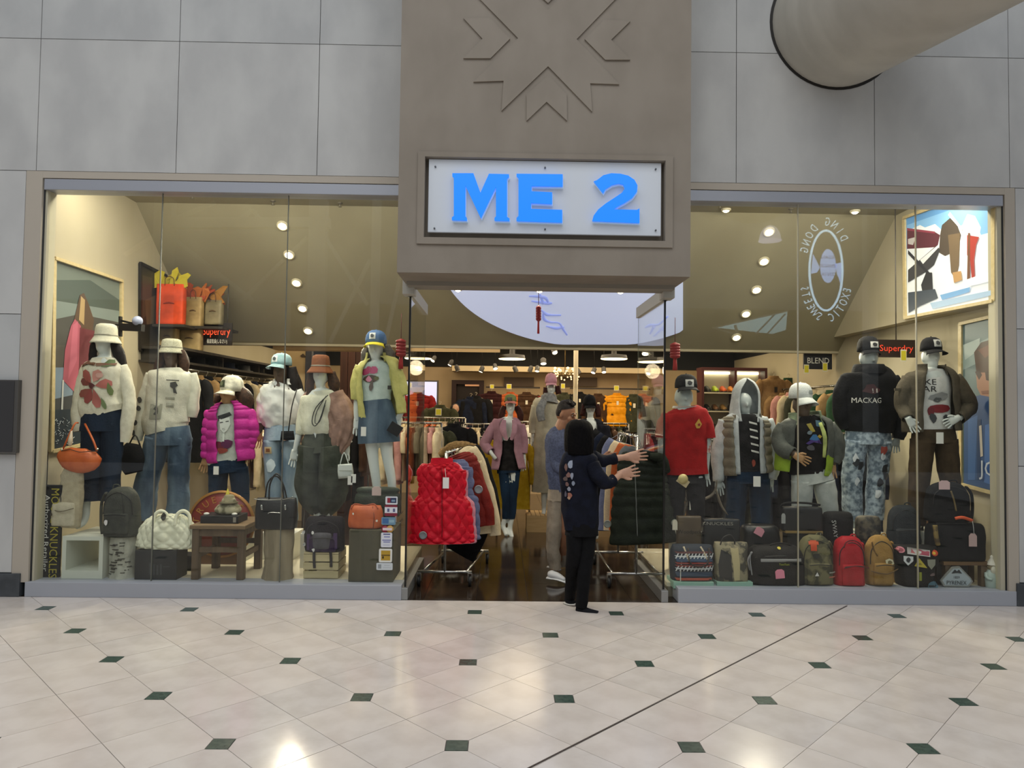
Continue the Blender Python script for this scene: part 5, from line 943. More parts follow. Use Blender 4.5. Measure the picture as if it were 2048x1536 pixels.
prof = [(.02, 838), (.42, 839.5), (.72, 844), (.92, 853), (1.0, 866), (1.02, 881), (1.0, 894), (.93, 909)]
p_ = [P(1158, y, Yw+.01) for _, y in prof]; hb.tube(p_, [M(29*k, Yw) for k, _ in prof], [M(25*k, Yw) for k, _ in prof], seg=40, sub=3, disp=lambda u, v: .003*math.sin(2*PI*u*17)*min(1, v*2), wob=.004, wf=20)
hb.build('bobbed_hair', mat('#060506', .6, kind='hair', h2='#0e0c0d', scale=60, bump=.5, spec=.08), f.root)
MB().lathe(P(1229, 957, Yw-.03), [(.032, -.006), (.036, 0), (.032, .006)], 16, axis=Matrix.Rotation(math.radians(60), 3, 'Y')).build('bracelet', mat('#d8c9a8', .3, metal=.6), f.root)
f.done(SKIN2, .0055)
# ============================================================ BAGS AND PROPS IN THE WINDOWS
ZP = .126
class Bag:
    def __init__(s, name, label, x0, y0, x1, y1, dep, zs=None, Yf=None, cat='bag', group=None):
        xm = (x0+x1)/2
        if Yf is None: Yf = max(.11, PZ(xm, y1, zs if zs is not None else ZP).y)
        s.Yf, s.dep, s.Yc = Yf, dep, Yf+dep/2
        s.x0, s.y0, s.x1, s.y1 = x0, y0, x1, y1
        s.zb = zs if zs is not None else P(xm, y1, Yf).z
        s.zt = P(xm, y0, Yf).z; s.xc = P(xm, y1, Yf).x; s.hw = (P(x1, y1, Yf).x-P(x0, y1, Yf).x)/2
        s.root = empty(name, (s.xc, s.Yc, s.zb), label, cat, group)
    def body(s, m, prof=None, ex=.6, name='body', wob=.005, wf=10, disp=None, tilt=0, zt=None, seg=40):
        prof = prof or [(0, .82, .75), (.03, .95, .93), (.15, 1, 1), (.5, 1, 1), (.8, .98, .95), (.95, .88, .75), (1, .7, .5)]
        H = (zt or s.zt)-s.zb; mb = MB()
        pts = [Vector((s.xc+tilt*t*H, s.Yc+.0, s.zb+.001+t*H)) for t, _, _ in prof]
        mb.tube(pts, [s.hw*a for _, a, _ in prof], [s.dep/2*b for _, _, b in prof], seg=seg, sub=14 if seg > 100 else 4, ex=ex, wob=wob, wf=wf, disp=disp, ref=(0, 1, 0))
        s.mb = mb; s.bv = bvh_of(mb); s.o = mb.build(name, m, s.root); return s
    def p(s, x, y, dY=0): return P(x, y, s.Yf+dY)
    def on(s, x, y, off=.004): return snap(P(x, y, s.Yf), s.bv, off)
    def line(s, name, pts, r, m, off=.002, par=None): mb = MB(); mb.tube([s.on(x, y, off) for x, y in pts], [r]*len(pts), seg=6, sub=4); return mb.build(name, m, par or s.root)
    def arc(s, name, pts, r, m, dY=.06, r2=None): mb = MB(); mb.tube([s.p(*q[:2], q[2] if len(q) > 2 else dY) for q in pts], [r]*len(pts), [r2 or r]*len(pts), seg=8, sub=5); return mb.build(name, m, s.root)
    def pocket(s, x0, y0, x1, y1, th, m, name='front_pocket', ex=.6):
        c = [s.on((x0+x1)/2, y, 0) for y in (y0, (y0+y1)/2, y1)]; w_ = (s.p(x1, y0).x-s.p(x0, y0).x)/2; Yp = min(q.y for q in c)+th*.35
        a, b = s.p(x0, y1).z, s.p(x0, y0).z; xc = s.p((x0+x1)/2, y0).x; mb = MB()
        mb.tube([Vector((xc, Yp, a)), Vector((xc, Yp, a+(b-a)*.06)), Vector((xc, Yp, (a+b)/2)), Vector((xc, Yp, b-(b-a)*.08)), Vector((xc, Yp+th*.2, b))], [w_*k for k in (.88, .97, 1, .97, .85)], [th*k for k in (.5, .9, 1, .85, .35)], seg=28, sub=3, ex=ex, wob=.002)
        return mb.build(name, m, s.root)
    def patch(s, name, shapes, off=.005, m=None):
        mb = MB()
        for i, (c, pl) in enumerate(shapes): decal(mb, s.bv, pl, s.Yf, c, off+i*.0004)
        return mb.build(name, m or PRINT, s.root)
    def tag(s, x, y, w_, h, col='#d9a3a0', dY=-.03, rot=0, name='hang_tag'):
        c = s.p(x, y, dY); c.y = min(c.y, s.on(x, y).y-.012) if hasattr(s, 'bv') else c.y; a, b = M(w_, s.Yf), M(h, s.Yf); ca, sa = math.cos(rot), math.sin(rot)
        MB().prism([c+Vector((ca*i*a-sa*j*b, 0, sa*i*a+ca*j*b)) for i, j in ((-1, -1), (1, -1), (1, .6), (.5, 1), (-.5, 1), (-1, .6))], (0, .003, 0)).build(name, mat(col, .6), s.root)
def rect(x0, y0, x1, y1): return [(x0, y0), ((x0+x1)/2, y0), (x1, y0), (x1, (y0+y1)/2), (x1, y1), ((x0+x1)/2, y1), (x0, y1), (x0, (y0+y1)/2)]
def box_thing(name, label, x0, y0, x1, y1, dep, m, cat='box', zs=None, part='carton', bevel=.004, Yf=None):
    b = Bag(name, label, x0, y0, x1, y1, dep, zs, Yf, cat); o = bx(part, (b.xc-b.hw, b.Yf, b.zb), (b.xc+b.hw, b.Yf+dep, b.zt), m, b.root, bevel=bevel); b.mb = MB().box((b.xc-b.hw, b.Yf, b.zb), (b.xc+b.hw, b.Yf+dep, b.zt)); b.bv = bvh_of(b.mb); return b
# tall black board leaning at the left jamb
b = box_thing('retailer_board', 'tall black board with yellow and white vertical lettering at left window jamb', 84, 970, 117, 1160, .03, mat('#15171a', .5), 'sign', part='board', Yf=.16)
text('MOOSE KNUCKLES', .1, P(107, 1066, .15), (0, 0, -1), (1, 0, 0), mat('#a59a34', .5), b.root, fit=M(175, .15)); text('Authorized Retailer', .06, P(92, 1066, .15), (0, 0, -1), (1, 0, 0), mat('#d9d9d4', .5), b.root, fit=M(150, .15))
# white open cube
q = empty('open_display_cube', P(168, 1160, .35), 'white open-fronted cube carrying the flower sweater mannequin', 'pedestal'); mw_ = mat('#cdd0c3', .5); Yq = .12
a = PZ(140, 1160, ZP); xx0, xx1 = P(122, 1160, Yq).x, P(204, 1160, Yq).x; zt = P(160, 1060, .38).z-.01; t_ = .035
bx('base_board', (xx0, Yq, ZP), (xx1, Yq+.52, ZP+t_*2), mw_, q); bx('top_board', (xx0, Yq, zt-t_), (xx1, Yq+.52, zt), mw_, q); bx('side_board', (xx0, Yq, ZP+t_*2), (xx0+t_, Yq+.52, zt-t_), mw_, q); bx('side_board', (xx1-t_, Yq, ZP+t_*2), (xx1, Yq+.52, zt-t_), mw_, q)
zc = zt+.001
mcan = fab('#a49a80', '#b1a78c', 20, .8)
b = Bag('canvas_backpack', 'soft beige canvas flap backpack standing left of the white open cube', 100, 925, 152, 1056, .1, None, .16); b.body(mcan, [(0, .8, .8), (.05, 1, 1), (.4, 1, 1), (.7, .85, .9), (1, .6, .6)], wob=.014, tilt=.08)
b.pocket(103, 1006, 150, 1052, .035, fab('#b5ad96', '#c2baa3', 20)); b.line('flap_edge', [(104, 1018), (125, 1022), (150, 1016)], .004, mat('#6d644f', .7), .03); b.patch('pocket_stud', [('#3b2c20', blob(107, 1028, 4, 4, 8, .1))], .036)
# log with backpack
def log(name, label, x0, y0, x1, y1, mside, mtop, Yf=None, bark=.012, zs=None):
    b = Bag(name, label, x0, y0, x1, y1, M(x1-x0, .3), zs, Yf, 'log'); H = b.zt-b.zb; mb = MB()
    mb.tube([Vector((b.xc, b.Yc, b.zb+H*t)) for t in (0, .12, .5, .9, 1)], [b.hw*k for k in (1.08, 1.0, .97, 1, .99)], None, seg=34, sub=5, wob=bark, wf=9, disp=lambda u, v: .004*math.sin(2*PI*u*11+3*v)); mb.build('trunk', mside, b.root)
    MB().tube([Vector((b.xc, b.Yc, b.zt-.001)), Vector((b.xc, b.Yc, b.zt+.004))], [b.hw*.93, b.hw*.92], seg=30, sub=1).build('cut_end', mtop, b.root); b.zt += .004; return b
lg = log('birch_log', 'white birch log standing under the dark grey backpack', 207, 1076, 260, 1161, mat('#9a9a8c', .8, kind='bark', h2='#b4b4a6', scale=7, bump=.4), mat('#b3a98c', .8))
mb = MB()
for i in range(26): 
    a = random.uniform(-2.4, -.7); z = lg.zb+random.uniform(.03, .36); w_ = random.uniform(.01, .035)
    c = Vector((lg.xc+math.cos(a)*lg.hw*1.0, lg.Yc+math.sin(a)*lg.hw*1.0, z)); t = Vector((-math.sin(a), math.cos(a), 0)); mb.beam(c-t*w_, c+t*w_, .012, .006)
mb.build('bark_marks', mat('#3a3830', .9), lg.root)['kind'] = 'stuff'
def backpack(name, label, x0, y0, x1, y1, m, dep=.17, zs=None, Yf=None, pocket=True, logo=None, mp2=None, tilt=0, strap=True, prof=None):
    b = Bag(name, label, x0, y0, x1, y1, dep, zs, Yf, 'backpack'); b.body(m, prof or [(0, .85, .8), (.05, .98, 1), (.35, 1, 1), (.6, .97, .95), (.8, .88, .85), (.93, .66, .6), (1, .35, .25)], ex=.65, wob=.008, tilt=tilt)
    w_ = x1-x0; h = y1-y0; dk = mat('#141414', .6)
    if pocket: b.pocket(x0+w_*.14, y0+h*.53, x1-w_*.14, y1-h*.06, .03, mp2 or m); b.line('pocket_zip', [(x0+w_*.2, y0+h*.56), (x0+w_*.5, y0+h*.54), (x1-w_*.2, y0+h*.56)], .004, dk, .034)
    b.line('main_zip', [(x0+w_*.08, y0+h*.55), (x0+w_*.14, y0+h*.25), (x0+w_*.5, y0+h*.1), (x1-w_*.14, y0+h*.25), (x1-w_*.08, y0+h*.55)], .004, dk, .003)
    b.arc('top_handle', [(x0+w_*.4, y0+h*.04, dep/2), (x0+w_*.43, y0-h*.06, dep/2), (x0+w_*.57, y0-h*.06, dep/2), (x0+w_*.6, y0+h*.04, dep/2)], .006, m)
    if strap:
        for q in (-1, 1): xs_ = x0+w_*(.5+q*.3); b.arc('shoulder_strap', [(xs_, y0+h*.1, dep*.9), (xs_+q*w_*.12, y0+h*.3, dep+.02), (xs_+q*w_*.14, y0+h*.7, dep+.02), (xs_+q*w_*.1, y1-h*.06, dep*.95)], .01, m, r2=.02)
    return b
b = backpack('backpack', 'dark grey backpack with round white badge on the birch log', 198, 976, 268, 1074, fab('#3a3c38', '#44463f', 14), zs=lg.zt, Yf=lg.Yf-.02); b.patch('badge', [('#c9c9c2', blob(216, 1044, 4, 6, 8, .2))], .03); b.line('piping', [(240, 985), (246, 1010), (248, 1060)], .006, mat('#23241f', .6))
# black carton, quilted cream bag
bc = box_thing('black_shoe_box', 'big matte black carton under the cream quilted tote', 268, 1101, 352, 1166, .22, mat('#1c1f22', .55)); bc.patch('faint_lettering', [('#33383c', rect(298, 1126, 303, 1150)), ('#33383c', rect(306, 1128, 310, 1150)), ('#33383c', rect(313, 1130, 317, 1150)), ('#33383c', rect(320, 1128, 324, 1150)), ('#33383c', rect(327, 1132, 340, 1134))], .002)
box_thing('black_box', 'low black carton behind the big black one, left of the stool', 345, 1112, 382, 1150, .2, mat('#15171a', .5), zs=ZP, Yf=.45)
mq = mat('#d6d6bd', .6, kind='quilted', h2='#e2e2cb', scale=10, bump=.2)
b = Bag('quilted_tote', 'large cream diamond quilted tote with twin loop handles on the black carton', 264, 1032, 386, 1101, .2, bc.zt)
b.body(mq, [(0, .75, .7), (.06, .97, .95), (.25, 1, 1), (.55, .93, .95), (.8, .72, .75), (.95, .5, .5), (1, .35, .3)], ex=.8, wob=.012, disp=lambda u, v: .016*(abs(math.sin(PI*(u*18+v*5)))*abs(math.sin(PI*(u*18-v*5))))**.6, seg=160)
for x in (322, 366): b.arc('handle', [(x-16, 1052, .02), (x-12, 1030, .04), (x, 1022, .05), (x+12, 1030, .06), (x+15, 1054, .04)], .016, mq)
b.patch('handle_lining', [('#38352f', blob(327, 1034, 4, 8))], .03)
# stool, tray, hat and pouch
mwood = mat('#4c3c2a', .55, kind='wood', h2='#63503a', scale=3, bump=.15)
st = Bag('wooden_stool', 'square brown wooden stool with rails carrying the black gift box', 381, 1046, 487, 1168, .45, ZP, .12, 'stool')
zt = P(430, 1050, .12).z; xa_, xb_ = P(381, 1168, .12).x, P(486, 1168, .12).x; Y0, Y1 = .12, .62; lw_ = .062
bx('seat_top', (xa_-.015, Y0-.02, zt-.035), (xb_+.015, Y1+.02, zt), mat('#6d583e', .5, kind='woodx', h2='#806a4d', scale=3), st.root, bevel=.005)
for x in (xa_, xb_-lw_):
    for y in (Y0, Y1-lw_): bx('leg', (x, y, ZP), (x+lw_, y+lw_, zt-.035), mwood, st.root, bevel=.004)
for y in (Y0+.01, Y1-.05): bx('apron', (xa_+lw_, y, zt-.1), (xb_-lw_, y+.035, zt-.035), mwood, st.root); bx('stretcher', (xa_+lw_, y, zt-.24), (xb_-lw_, y+.03, zt-.195), mwood, st.root)
for x in (xa_+.01, xb_-.05): bx('apron', (x, Y0+lw_, zt-.1), (x+.035, Y1-lw_, zt-.035), mwood, st.root); bx('stretcher', (x, Y0+lw_, zt-.3), (x+.03, Y1-lw_, zt-.255), mwood, st.root)
gb = box_thing('black_gift_box', 'flat black box on the wooden stool', 400, 1032, 476, 1052, .24, mat('#17191c', .45), zs=zt+.001, Yf=.2); bx('paper_seal', (P(466, 1045, .2).x, .197, gb.zb+.01), (P(472, 1045, .2).x, .2, gb.zt-.01), mat('#8d8a80', .6), gb.root)
b = Bag('rolled_sneaker_hat', 'beige camouflage hat bundle on the black box on the stool', 424, 995, 478, 1036, .15, gb.zt+.001, .25, 'hat')
mcamo = mat('#6f6a50', .8, kind='camo', h2='#a49d82', scale=14, bump=.2); b.body(mcamo, [(0, .7, .8), (.1, .95, 1), (.3, 1, 1), (.5, .8, .8), (.6, .62, .7), (.85, .55, .6), (1, .3, .3)], ex=1, wob=.01)
MB().lathe(Vector((b.xc, b.Yc, b.zb+.11)), [(.075, -.012), (.085, -.006), (.05, .006), (.045, .05), (.03, .062), (.001, .065)], 24).build('upper_brim', mat('#7d765a', .8), b.root)
for x, y in ((413, 1032), (469, 1033)): p = P(x, y, .24); MB().ball((p.x, p.y, gb.zt+.012), (.026, .022, .013), 12, 8).build('pebble', mat('#d0cfc6', .4), gb.root, label='small white oval pebble on the lid')
# yellow cone bottle behind
q = empty('dark_bottle', P(455, 995, .42), 'small dark bottle with yellow pointed cap behind the camouflage hat', 'bottle'); p = P(455, 996, .42); MB().lathe((p.x, p.y, gb.zt), [(.02, 0), (.036, .01), (.036, .09), (.02, .12), (.02, .14)], 18).build('glass_body', mat('#1b1512', .3), q); MB().lathe((p.x, p.y, gb.zt+.14), [(.024, 0), (.004, .075), (.001, .076)], 14).build('pointed_cap', mat('#b3a624', .5), q)
bx('label_mark', (p.x-.012, p.y-.038, gb.zt+.03), (p.x+.012, p.y-.036, gb.zt+.08), mat('#c9c9c2', .5), q)
# round enamel sign behind stool
p = P(443, 1050, .75); R_ = M(66, .75); q = empty('round_sign', (p.x, .78, ZP), 'round dark red sign with gold rim leaning behind the stool', 'sign')
rx = Matrix.Rotation(math.radians(90), 3, 'X'); cz = Vector((p.x, .76, P(443, 1035, .76).z-.06))
MB().lathe(cz, [(.001, .02), (R_*.93, .02), (R_*.94, .0), (.001, -.005)], 48, axis=rx).build('red_disc', mat('#7a2418', .45), q); MB().lathe(cz, [(R_*.93, .024), (R_, .02), (R_*1.0, 0), (R_*.93, 0)], 48, axis=rx).build('gold_rim', mat('#96682a', .4, metal=.3), q)
for ch, a in (('T', 172), ('R', 148), ('U', 128), ('E', 108), ('R', 60), ('E', 42), ('L', 22), ('I', 4), ('G', -14)):
    ar = math.radians(a); o_ = Vector((math.cos(ar), 0, math.sin(ar))); rt = Matrix.Rotation(-(ar-PI/2), 3, 'Y'); text(ch, .09, cz+o_*R_*.74+Vector((0, -.026, 0)), rt @ Vector((1, 0, 0)), rt @ Vector((0, 0, 1)), mat('#b07f34', .5), q)
q2 = bx('foot_block', (cz.x-.2, .74, ZP), (cz.x+.2, .8, cz.z-R_*.9), mat('#6b4a28', .6), q)
# stump + black tote
lg = log('wooden_stump', 'weathered grey brown tree stump under the black leather tote', 518, 1060, 577, 1164, mat('#7d725c', .85, kind='wood', h2='#978b73', scale=2.4, bump=.4), mat('#a2967a', .8), bark=.02)
mlk = mat('#121314', .38, kind='leather', h2='#1a1b1c', scale=20, bump=.15)
b = Bag('black_tote', 'black leather tote with silver zip and round fobs on the tree stump', 506, 998, 588, 1058, .15, lg.zt+.001, lg.Yf); b.body(mlk, [(0, .9, .85), (.04, .98, 1), (.5, 1, .95), (.85, .98, .7), (1, .95, .45)], ex=.45, wob=.005)
b.arc('handle', [(538, 1000, .04), (540, 968, .05), (552, 948, .06), (563, 960, .05), (568, 1002, .04)], .008, mlk); b.arc('handle', [(530, 1000, .1), (536, 965, .1), (552, 952, .1), (566, 968, .1), (574, 1000, .1)], .007, mlk); b.line('silver_zip', [(536, 1028), (540, 1025), (562, 1026)], .004, mat('#c9c9c4', .2, metal=.9))
for x in (523, 570): b.arc('fob', [(x, 1010, -.01), (x+1, 1020, -.015)], .009, mat('#c9c9c4', .2, metal=.9))
b.line('silver_zip', [(508, 998), (530, 1001), (565, 1000), (586, 994)], .004, mat('#9a9a94', .3, metal=.8), .004)
# crate + purple pack
q = empty('slatted_crate', P(648, 1164, .2), 'pale slatted wooden crate under the purple and black backpack', 'crate'); Yc_ = .2
a_, b_ = P(606, 1164, Yc_), P(677, 1108, Yc_); mpw = mat('#b3a57c', .7, kind='woodx', h2='#c2b48b', scale=3, bump=.1); hh = (b_.z-ZP)/3; dk = .3
for k in range(3):
    z0 = ZP+k*hh; bx('slat', (a_.x, Yc_, z0+.006), (b_.x, Yc_+.014, z0+hh-.006), mpw, q); bx('slat', (a_.x, Yc_+dk, z0+.006), (b_.x, Yc_+dk+.014, z0+hh-.006), mpw, q)
    for x in (a_.x, b_.x-.014): bx('side_slat', (x, Yc_+.014, z0+.006), (x+.014, Yc_+dk, z0+hh-.006), mpw, q)
for x in (a_.x+.014, b_.x-.044):
    for y in (Yc_+.014, Yc_+dk-.03): bx('corner_post', (x, y, ZP), (x+.03, y+.03, b_.z-.004), mpw, q)
bx('lid_board', (a_.x, Yc_, b_.z-.002), (b_.x, Yc_+dk+.014, b_.z+.012), mpw, q)
b = backpack('backpack', 'black and purple backpack with front bungee pocket on the slatted crate', 606, 1036, 684, 1108, fab('#18161a', '#211e24', 16), zs=b_.z+.014, Yf=.2, mp2=fab('#231630', '#2e1d3e', 14), prof=[(0, .9, .85), (.05, 1, 1), (.5, 1, 1), (.85, .97, .85), (1, .85, .5)])
b.pocket(624, 1069, 664, 1098, .045, fab('#46454a', '#525157')); b.arc('shoulder_strap', [(628, 1104, -.01), (628, 1120, -.01), (629, 1136, -.01)], .012, mat('#17151a', .7), r2=.005); b.arc('shoulder_strap', [(661, 1104, -.01), (662, 1118, -.01), (662, 1134, -.01)], .012, mat('#17151a', .7), r2=.005)
for x, y in ((628, 1064), (629, 1098), (606, 1065), (608, 1090)): b.patch('reflective_tab', [('#d5d5d2', blob(x, y, 2.5, 3.5, 7, .1))], .04 if x > 620 else .006)
b.patch('purple_side', [('#3c2152', rect(614, 1068, 621, 1100)), ('#3c2152', rect(667, 1066, 674, 1098))], .012)
# planter block + puffer pack + orange bag
pb = box_thing('timber_block', 'tall dark grey-brown timber block beside the card stickers', 696, 1060, 786, 1169, .45, mat('#43402f', .8, kind='wood', h2='#504c3a', scale=2, bump=.3), 'pedestal', part='block', Yf=.1, zs=ZP)
b = Bag('puffer_bag', 'dark green quilted puffer roll with pink tag on the timber block', 706, 976, 798, 1034, .16, None, .28, 'bag'); b.body(fab('#2a3229', '#343d33', 14, .6), ex=.8, disp=puff(3, .018), wob=.006); b.tag(753, 982, 9, 9, '#c9b3ad')
bx('support_block', (b.xc-.15, .3, pb.zt+.001), (b.xc+.15, .42, b.zb), mat('#23241f', .7), b.root)
b = Bag('orange_handbag', 'small orange barrel handbag beside the green puffer roll', 693, 1013, 764, 1058, .14, pb.zt+.001, .12); b.body(mat('#b4501d', .5, kind='leather', h2='#c05c2a', scale=14, bump=.1), [(0, .85, .8), (.08, .97, .98), (.4, 1, 1), (.8, .95, .85), (1, .85, .5)], ex=.8, wob=.005); b.arc('handle', [(701, 1018, .03), (710, 1008, .05), (730, 1011, .05), (748, 1008, .05), (756, 1018, .03)], .006, mat('#9c4217', .5))
for x, y in ((706, 1028), (753, 1042)): b.patch('stud', [('#e0dcd0', blob(x, y, 2, 2.4, 7, .1))])
b.line('seam', [(744, 1014), (748, 1035), (746, 1056)], .004, mat('#7d3412', .6))
# card stickers on the glass
def sticker(label, x, y, hw, hh, base, shapes, txts=()):
    YG = .0585; q = empty('card_sticker', P(x, y, YG), label, 'sticker', 'payment stickers on the glass'); c = P(x, y, YG); a, b_ = M(hw, YG), M(hh, YG)
    MB().prism([c+Vector((i*a, 0, j*b_)) for i, j in ((-1, -.85), (-.88, -1), (.88, -1), (1, -.85), (1, .85), (.88, 1), (-.88, 1), (-1, .85))], (0, .001, 0)).build('backing', mat(base, .5), q)
    mb = MB()
    for i, (cl, u0, v0, u1, v1) in enumerate(shapes): mb.box((c.x+u0*a, YG-.0006-i*.0003, c.z+v0*b_), (c.x+u1*a, YG-.0004-i*.0003, c.z+v1*b_), cl)
    mb.build('print', PRINT, q)
    for (t, u, v, sz, cl) in txts: text(t, sz, (c.x+u*a, YG-.003, c.z+v*b_), (1, 0, 0), (0, 0, 1), mat(cl, .5), q)
sticker('topmost card sticker, white with red and navy card emblem', 783, 1001, 12, 8, '#d6d9dc', [('#1d2c4c', -.7, -.6, .8, .65), ('#8e2335', -.7, -.6, -.2, .65), ('#7f96ad', .0, -.3, .6, .2)])
sticker('white and dark red card sticker with two small symbols, second from top', 782, 1021, 12.5, 11, '#7d2437', [('#dcdde2', -1, -.45, 1, .6), ('#5d6288', -.6, -.25, -.25, .35), ('#5d6288', .3, -.25, .65, .35)])
sticker('blue grey card sticker, third from top', 777, 1042, 14, 7.5, '#6d8ea3', [('#41699a', -.85, -.7, 0, .7), ('#8faebb', .1, -.4, .8, .3)])
q = empty('card_sticker', P(775, 1058, .0585), 'card sticker of overlapping red and yellow circles', 'sticker', 'payment stickers on the glass')
for nm, x, cl, r, dy in (('red_circle', 770, '#8f1f36', 7, 0), ('yellow_circle', 780, '#c79a4d', 7, -.0006)):
    c = P(x, 1058, .0585); MB().lathe(c+Vector((0, dy, 0)), [(.001, 0), (M(r, .06), 0), (M(r, .06), -.0005)], 24, axis=rx).build(nm, mat(cl, .5), q)
bx('white_bar', (P(765, 1058, .05).x, .0565, P(775, 1061, .05).z), (P(784, 1058, .05).x, .057, P(775, 1056, .05).z), mat('#e0ced0', .5), q)
sticker('tall white card sticker with navy bars', 773, 1080, 11, 14.5, '#d9dbe2', [('#2b2f77', -.6, .72, .65, .85), ('#8286b8', -.45, .35, .6, .5), ('#7e83b5', -.75, -.1, .8, .05), ('#8a8ebb', -.55, -.35, .65, -.2), ('#c2c5d5', -.6, -.75, .6, -.6)])
sticker('square white sticker with golden emblem', 771, 1111, 13, 13.5, '#e0dfd6', [('#b5922c', -.68, -.72, .72, .72), ('#5d4717', -.6, -.05, .7, .12), ('#3b2d12', -.5, -.45, -.25, -.1)])
sticker('lowest card sticker, pale grey with round seal', 769, 1133, 16, 7, '#cdd3d5', [('#8d9396', -.8, -.6, -.4, .6), ('#b9bfc2', -.05, .2, .65, .45), ('#b9bfc2', -.2, -.4, .8, -.2)])
# ---- right window bags
def strip(b, rows):      # horizontal bands of print
    b.patch('woven_stripes', [(c, [(x, y0) for x in range(b.x0+5, b.x1-4, 8)]+[(x, y1) for x in range(b.x1-5, b.x0+4, -8)]) for c, y0, y1 in rows])
for nm, x0, x1, lb in (('mint', 1347, 1428, 'mint green flat box under the striped duffel'), ('mint', 1434, 1506, 'mint green flat box under the camouflage tote')):
    b = box_thing('mint_box', lb, x0, 1164, x1, 1178, .26, mat('#8fb5a4', .5), zs=ZP-.03, Yf=.09); 
    if x0 == 1347: mbx = b
mst = mat('#1d2735', .8); b = Bag('striped_duffel', 'woven striped duffel in navy, white and red beside the right glass edge', 1346, 1094, 1432, 1164, .22, mbx.zt, .1)
b.body(mst, [(0, .92, .8), (.06, .98, .95), (.5, 1, 1), (.85, .98, .8), (1, .94, .4)], ex=.6, wob=.006)
strip(b, [('#b5543f', 1156, 1161), ('#2a4058', 1144, 1153), ('#c9cdd0', 1136, 1139), ('#7a2a24', 1130, 1134), ('#2f4866', 1116, 1124), ('#8f3a34', 1125, 1128), ('#c3c7ca', 1112, 1115), ('#5a3030', 1104, 1108)])
mb = MB()
for r_ in (1113, 1137):
    for k in range(11): decal(mb, b.bv, [(1352+k*7, r_+5), (1357+k*7, r_-5), (1359+k*7, r_-5), (1354+k*7, r_+5)], b.Yf, '#cfd3d5', .009)
mb.build('white_stitching', PRINT, b.root); b.arc('handle', [(1376, 1096, .04), (1380, 1125, -.02), (1398, 1134, -.03), (1416, 1125, -.02), (1418, 1096, .04)], .007, mat('#2a211c', .6)); b.line('leather_strap', [(1370, 1096), (1374, 1110), (1378, 1122)], .009, mat('#b9ab94', .6)); b.line('leather_strap', [(1404, 1096), (1410, 1108), (1414, 1120)], .009, mat('#b9ab94', .6)); b.line('white_piping', [(1361, 1164), (1362, 1140), (1364, 1122)], .004, mat('#cfccc2', .6))
b = Bag('camouflage_tote', 'camouflage and cream tote bag standing on a mint box', 1434, 1088, 1500, 1163, .18, mbx.zt, .1); b.body(mat('#3f3d33', .7, kind='camo', h2='#8d8469', scale=12), [(0, .95, .85), (.04, 1, 1), (.5, 1, .95), (.85, 1, .7), (1, 1, .35)], ex=.45, wob=.007)
b.patch('cream_panel', [('#b5a87f', [(1462, 1096), (1470, 1098), (1478, 1096), (1480, 1130), (1479, 1160), (1468, 1161), (1466, 1130)])]); b.patch('dark_panel', [('#2a2928', [(1444, 1100), (1452, 1104), (1462, 1110), (1464, 1140), (1464, 1160), (1440, 1160), (1438, 1130)])], .004); b.arc('handle', [(1440, 1092, .05), (1446, 1076, .05), (1460, 1070, .05), (1468, 1080, .05), (1470, 1094, .05)], .006, mat('#17181a', .5)); b.line('grey_edge', [(1502, 1104), (1500, 1120), (1504, 1150)], .006, mat('#85878a', .6), .0)
mdk = fab('#151515', '#1d1d1e', 16, .7)
b = Bag('black_duffel', 'large black duffel with grey reflective band and pink sticker at front', 1500, 1096, 1618, 1178, .24, ZP, .1); b.body(mdk, [(0, .93, .85), (.05, 1, 1), (.6, 1, 1), (.85, .9, .85), (1, .72, .4)], ex=.6, wob=.008); b.patch('reflective_band', [('#8d8d8c', rect(1522, 1118, 1604, 1124))], .004); b.line('zip', [(1512, 1116), (1560, 1112), (1610, 1116)], .003, mat('#3a3a3a', .5)); b.tag(1560, 1148, 9, 9, '#d98698', name='pink_sticker', rot=.1)
text('OGIO', .03, b.on(1568, 1130, .006), (1, 0, 0), (0, 0, 1), mat('#a9b02a', .5), b.root, fit=.09) if False else text('TomTom', .025, b.on(1568, 1129, .008), (1, 0, 0), (0, 0, 1), mat('#a9b02a', .5), b.root, fit=.09)
b.patch('yellow_button', [('#c9b82c', blob(1562, 1099, 4, 2.4, 7, .1))], .01); b.arc('carry_handle', [(1500, 1140, .02), (1496, 1120, 0), (1504, 1104, .03)], .008, mat('#77777a', .5)); b.arc('top_handle', [(1530, 1100, .1), (1545, 1088, .1), (1575, 1088, .1), (1590, 1100, .1)], .008, mdk)
zz = b.zt
b = Bag('black_leather_bag', 'black leather weekend bag with pink tag behind the large duffel', 1488, 1052, 1566, 1104, .2, None, .4); b.body(mlk, ex=.7, wob=.01); b.tag(1519, 1063, 9, 8, '#d9939f', rot=-.5); bx('prop_block', (b.xc-.15, .42, ZP), (b.xc+.15, .58, b.zb), mat('#1d1c1a', .7), b.root)
def bagtext(b, t, x, y, sz, col, fit, rot=0):
    X = Vector((math.cos(rot), 0, math.sin(rot))); Z = Vector((-math.sin(rot), 0, math.cos(rot))); c = b.on(x, y, .01); return text(t, sz, c, X, Z, mat(col, .5), b.root, fit=fit, bvh=b.bv)
mpap = mat('#4a3c2a', .4, kind='gloss', h2='#584a36', scale=6, spec=.6)
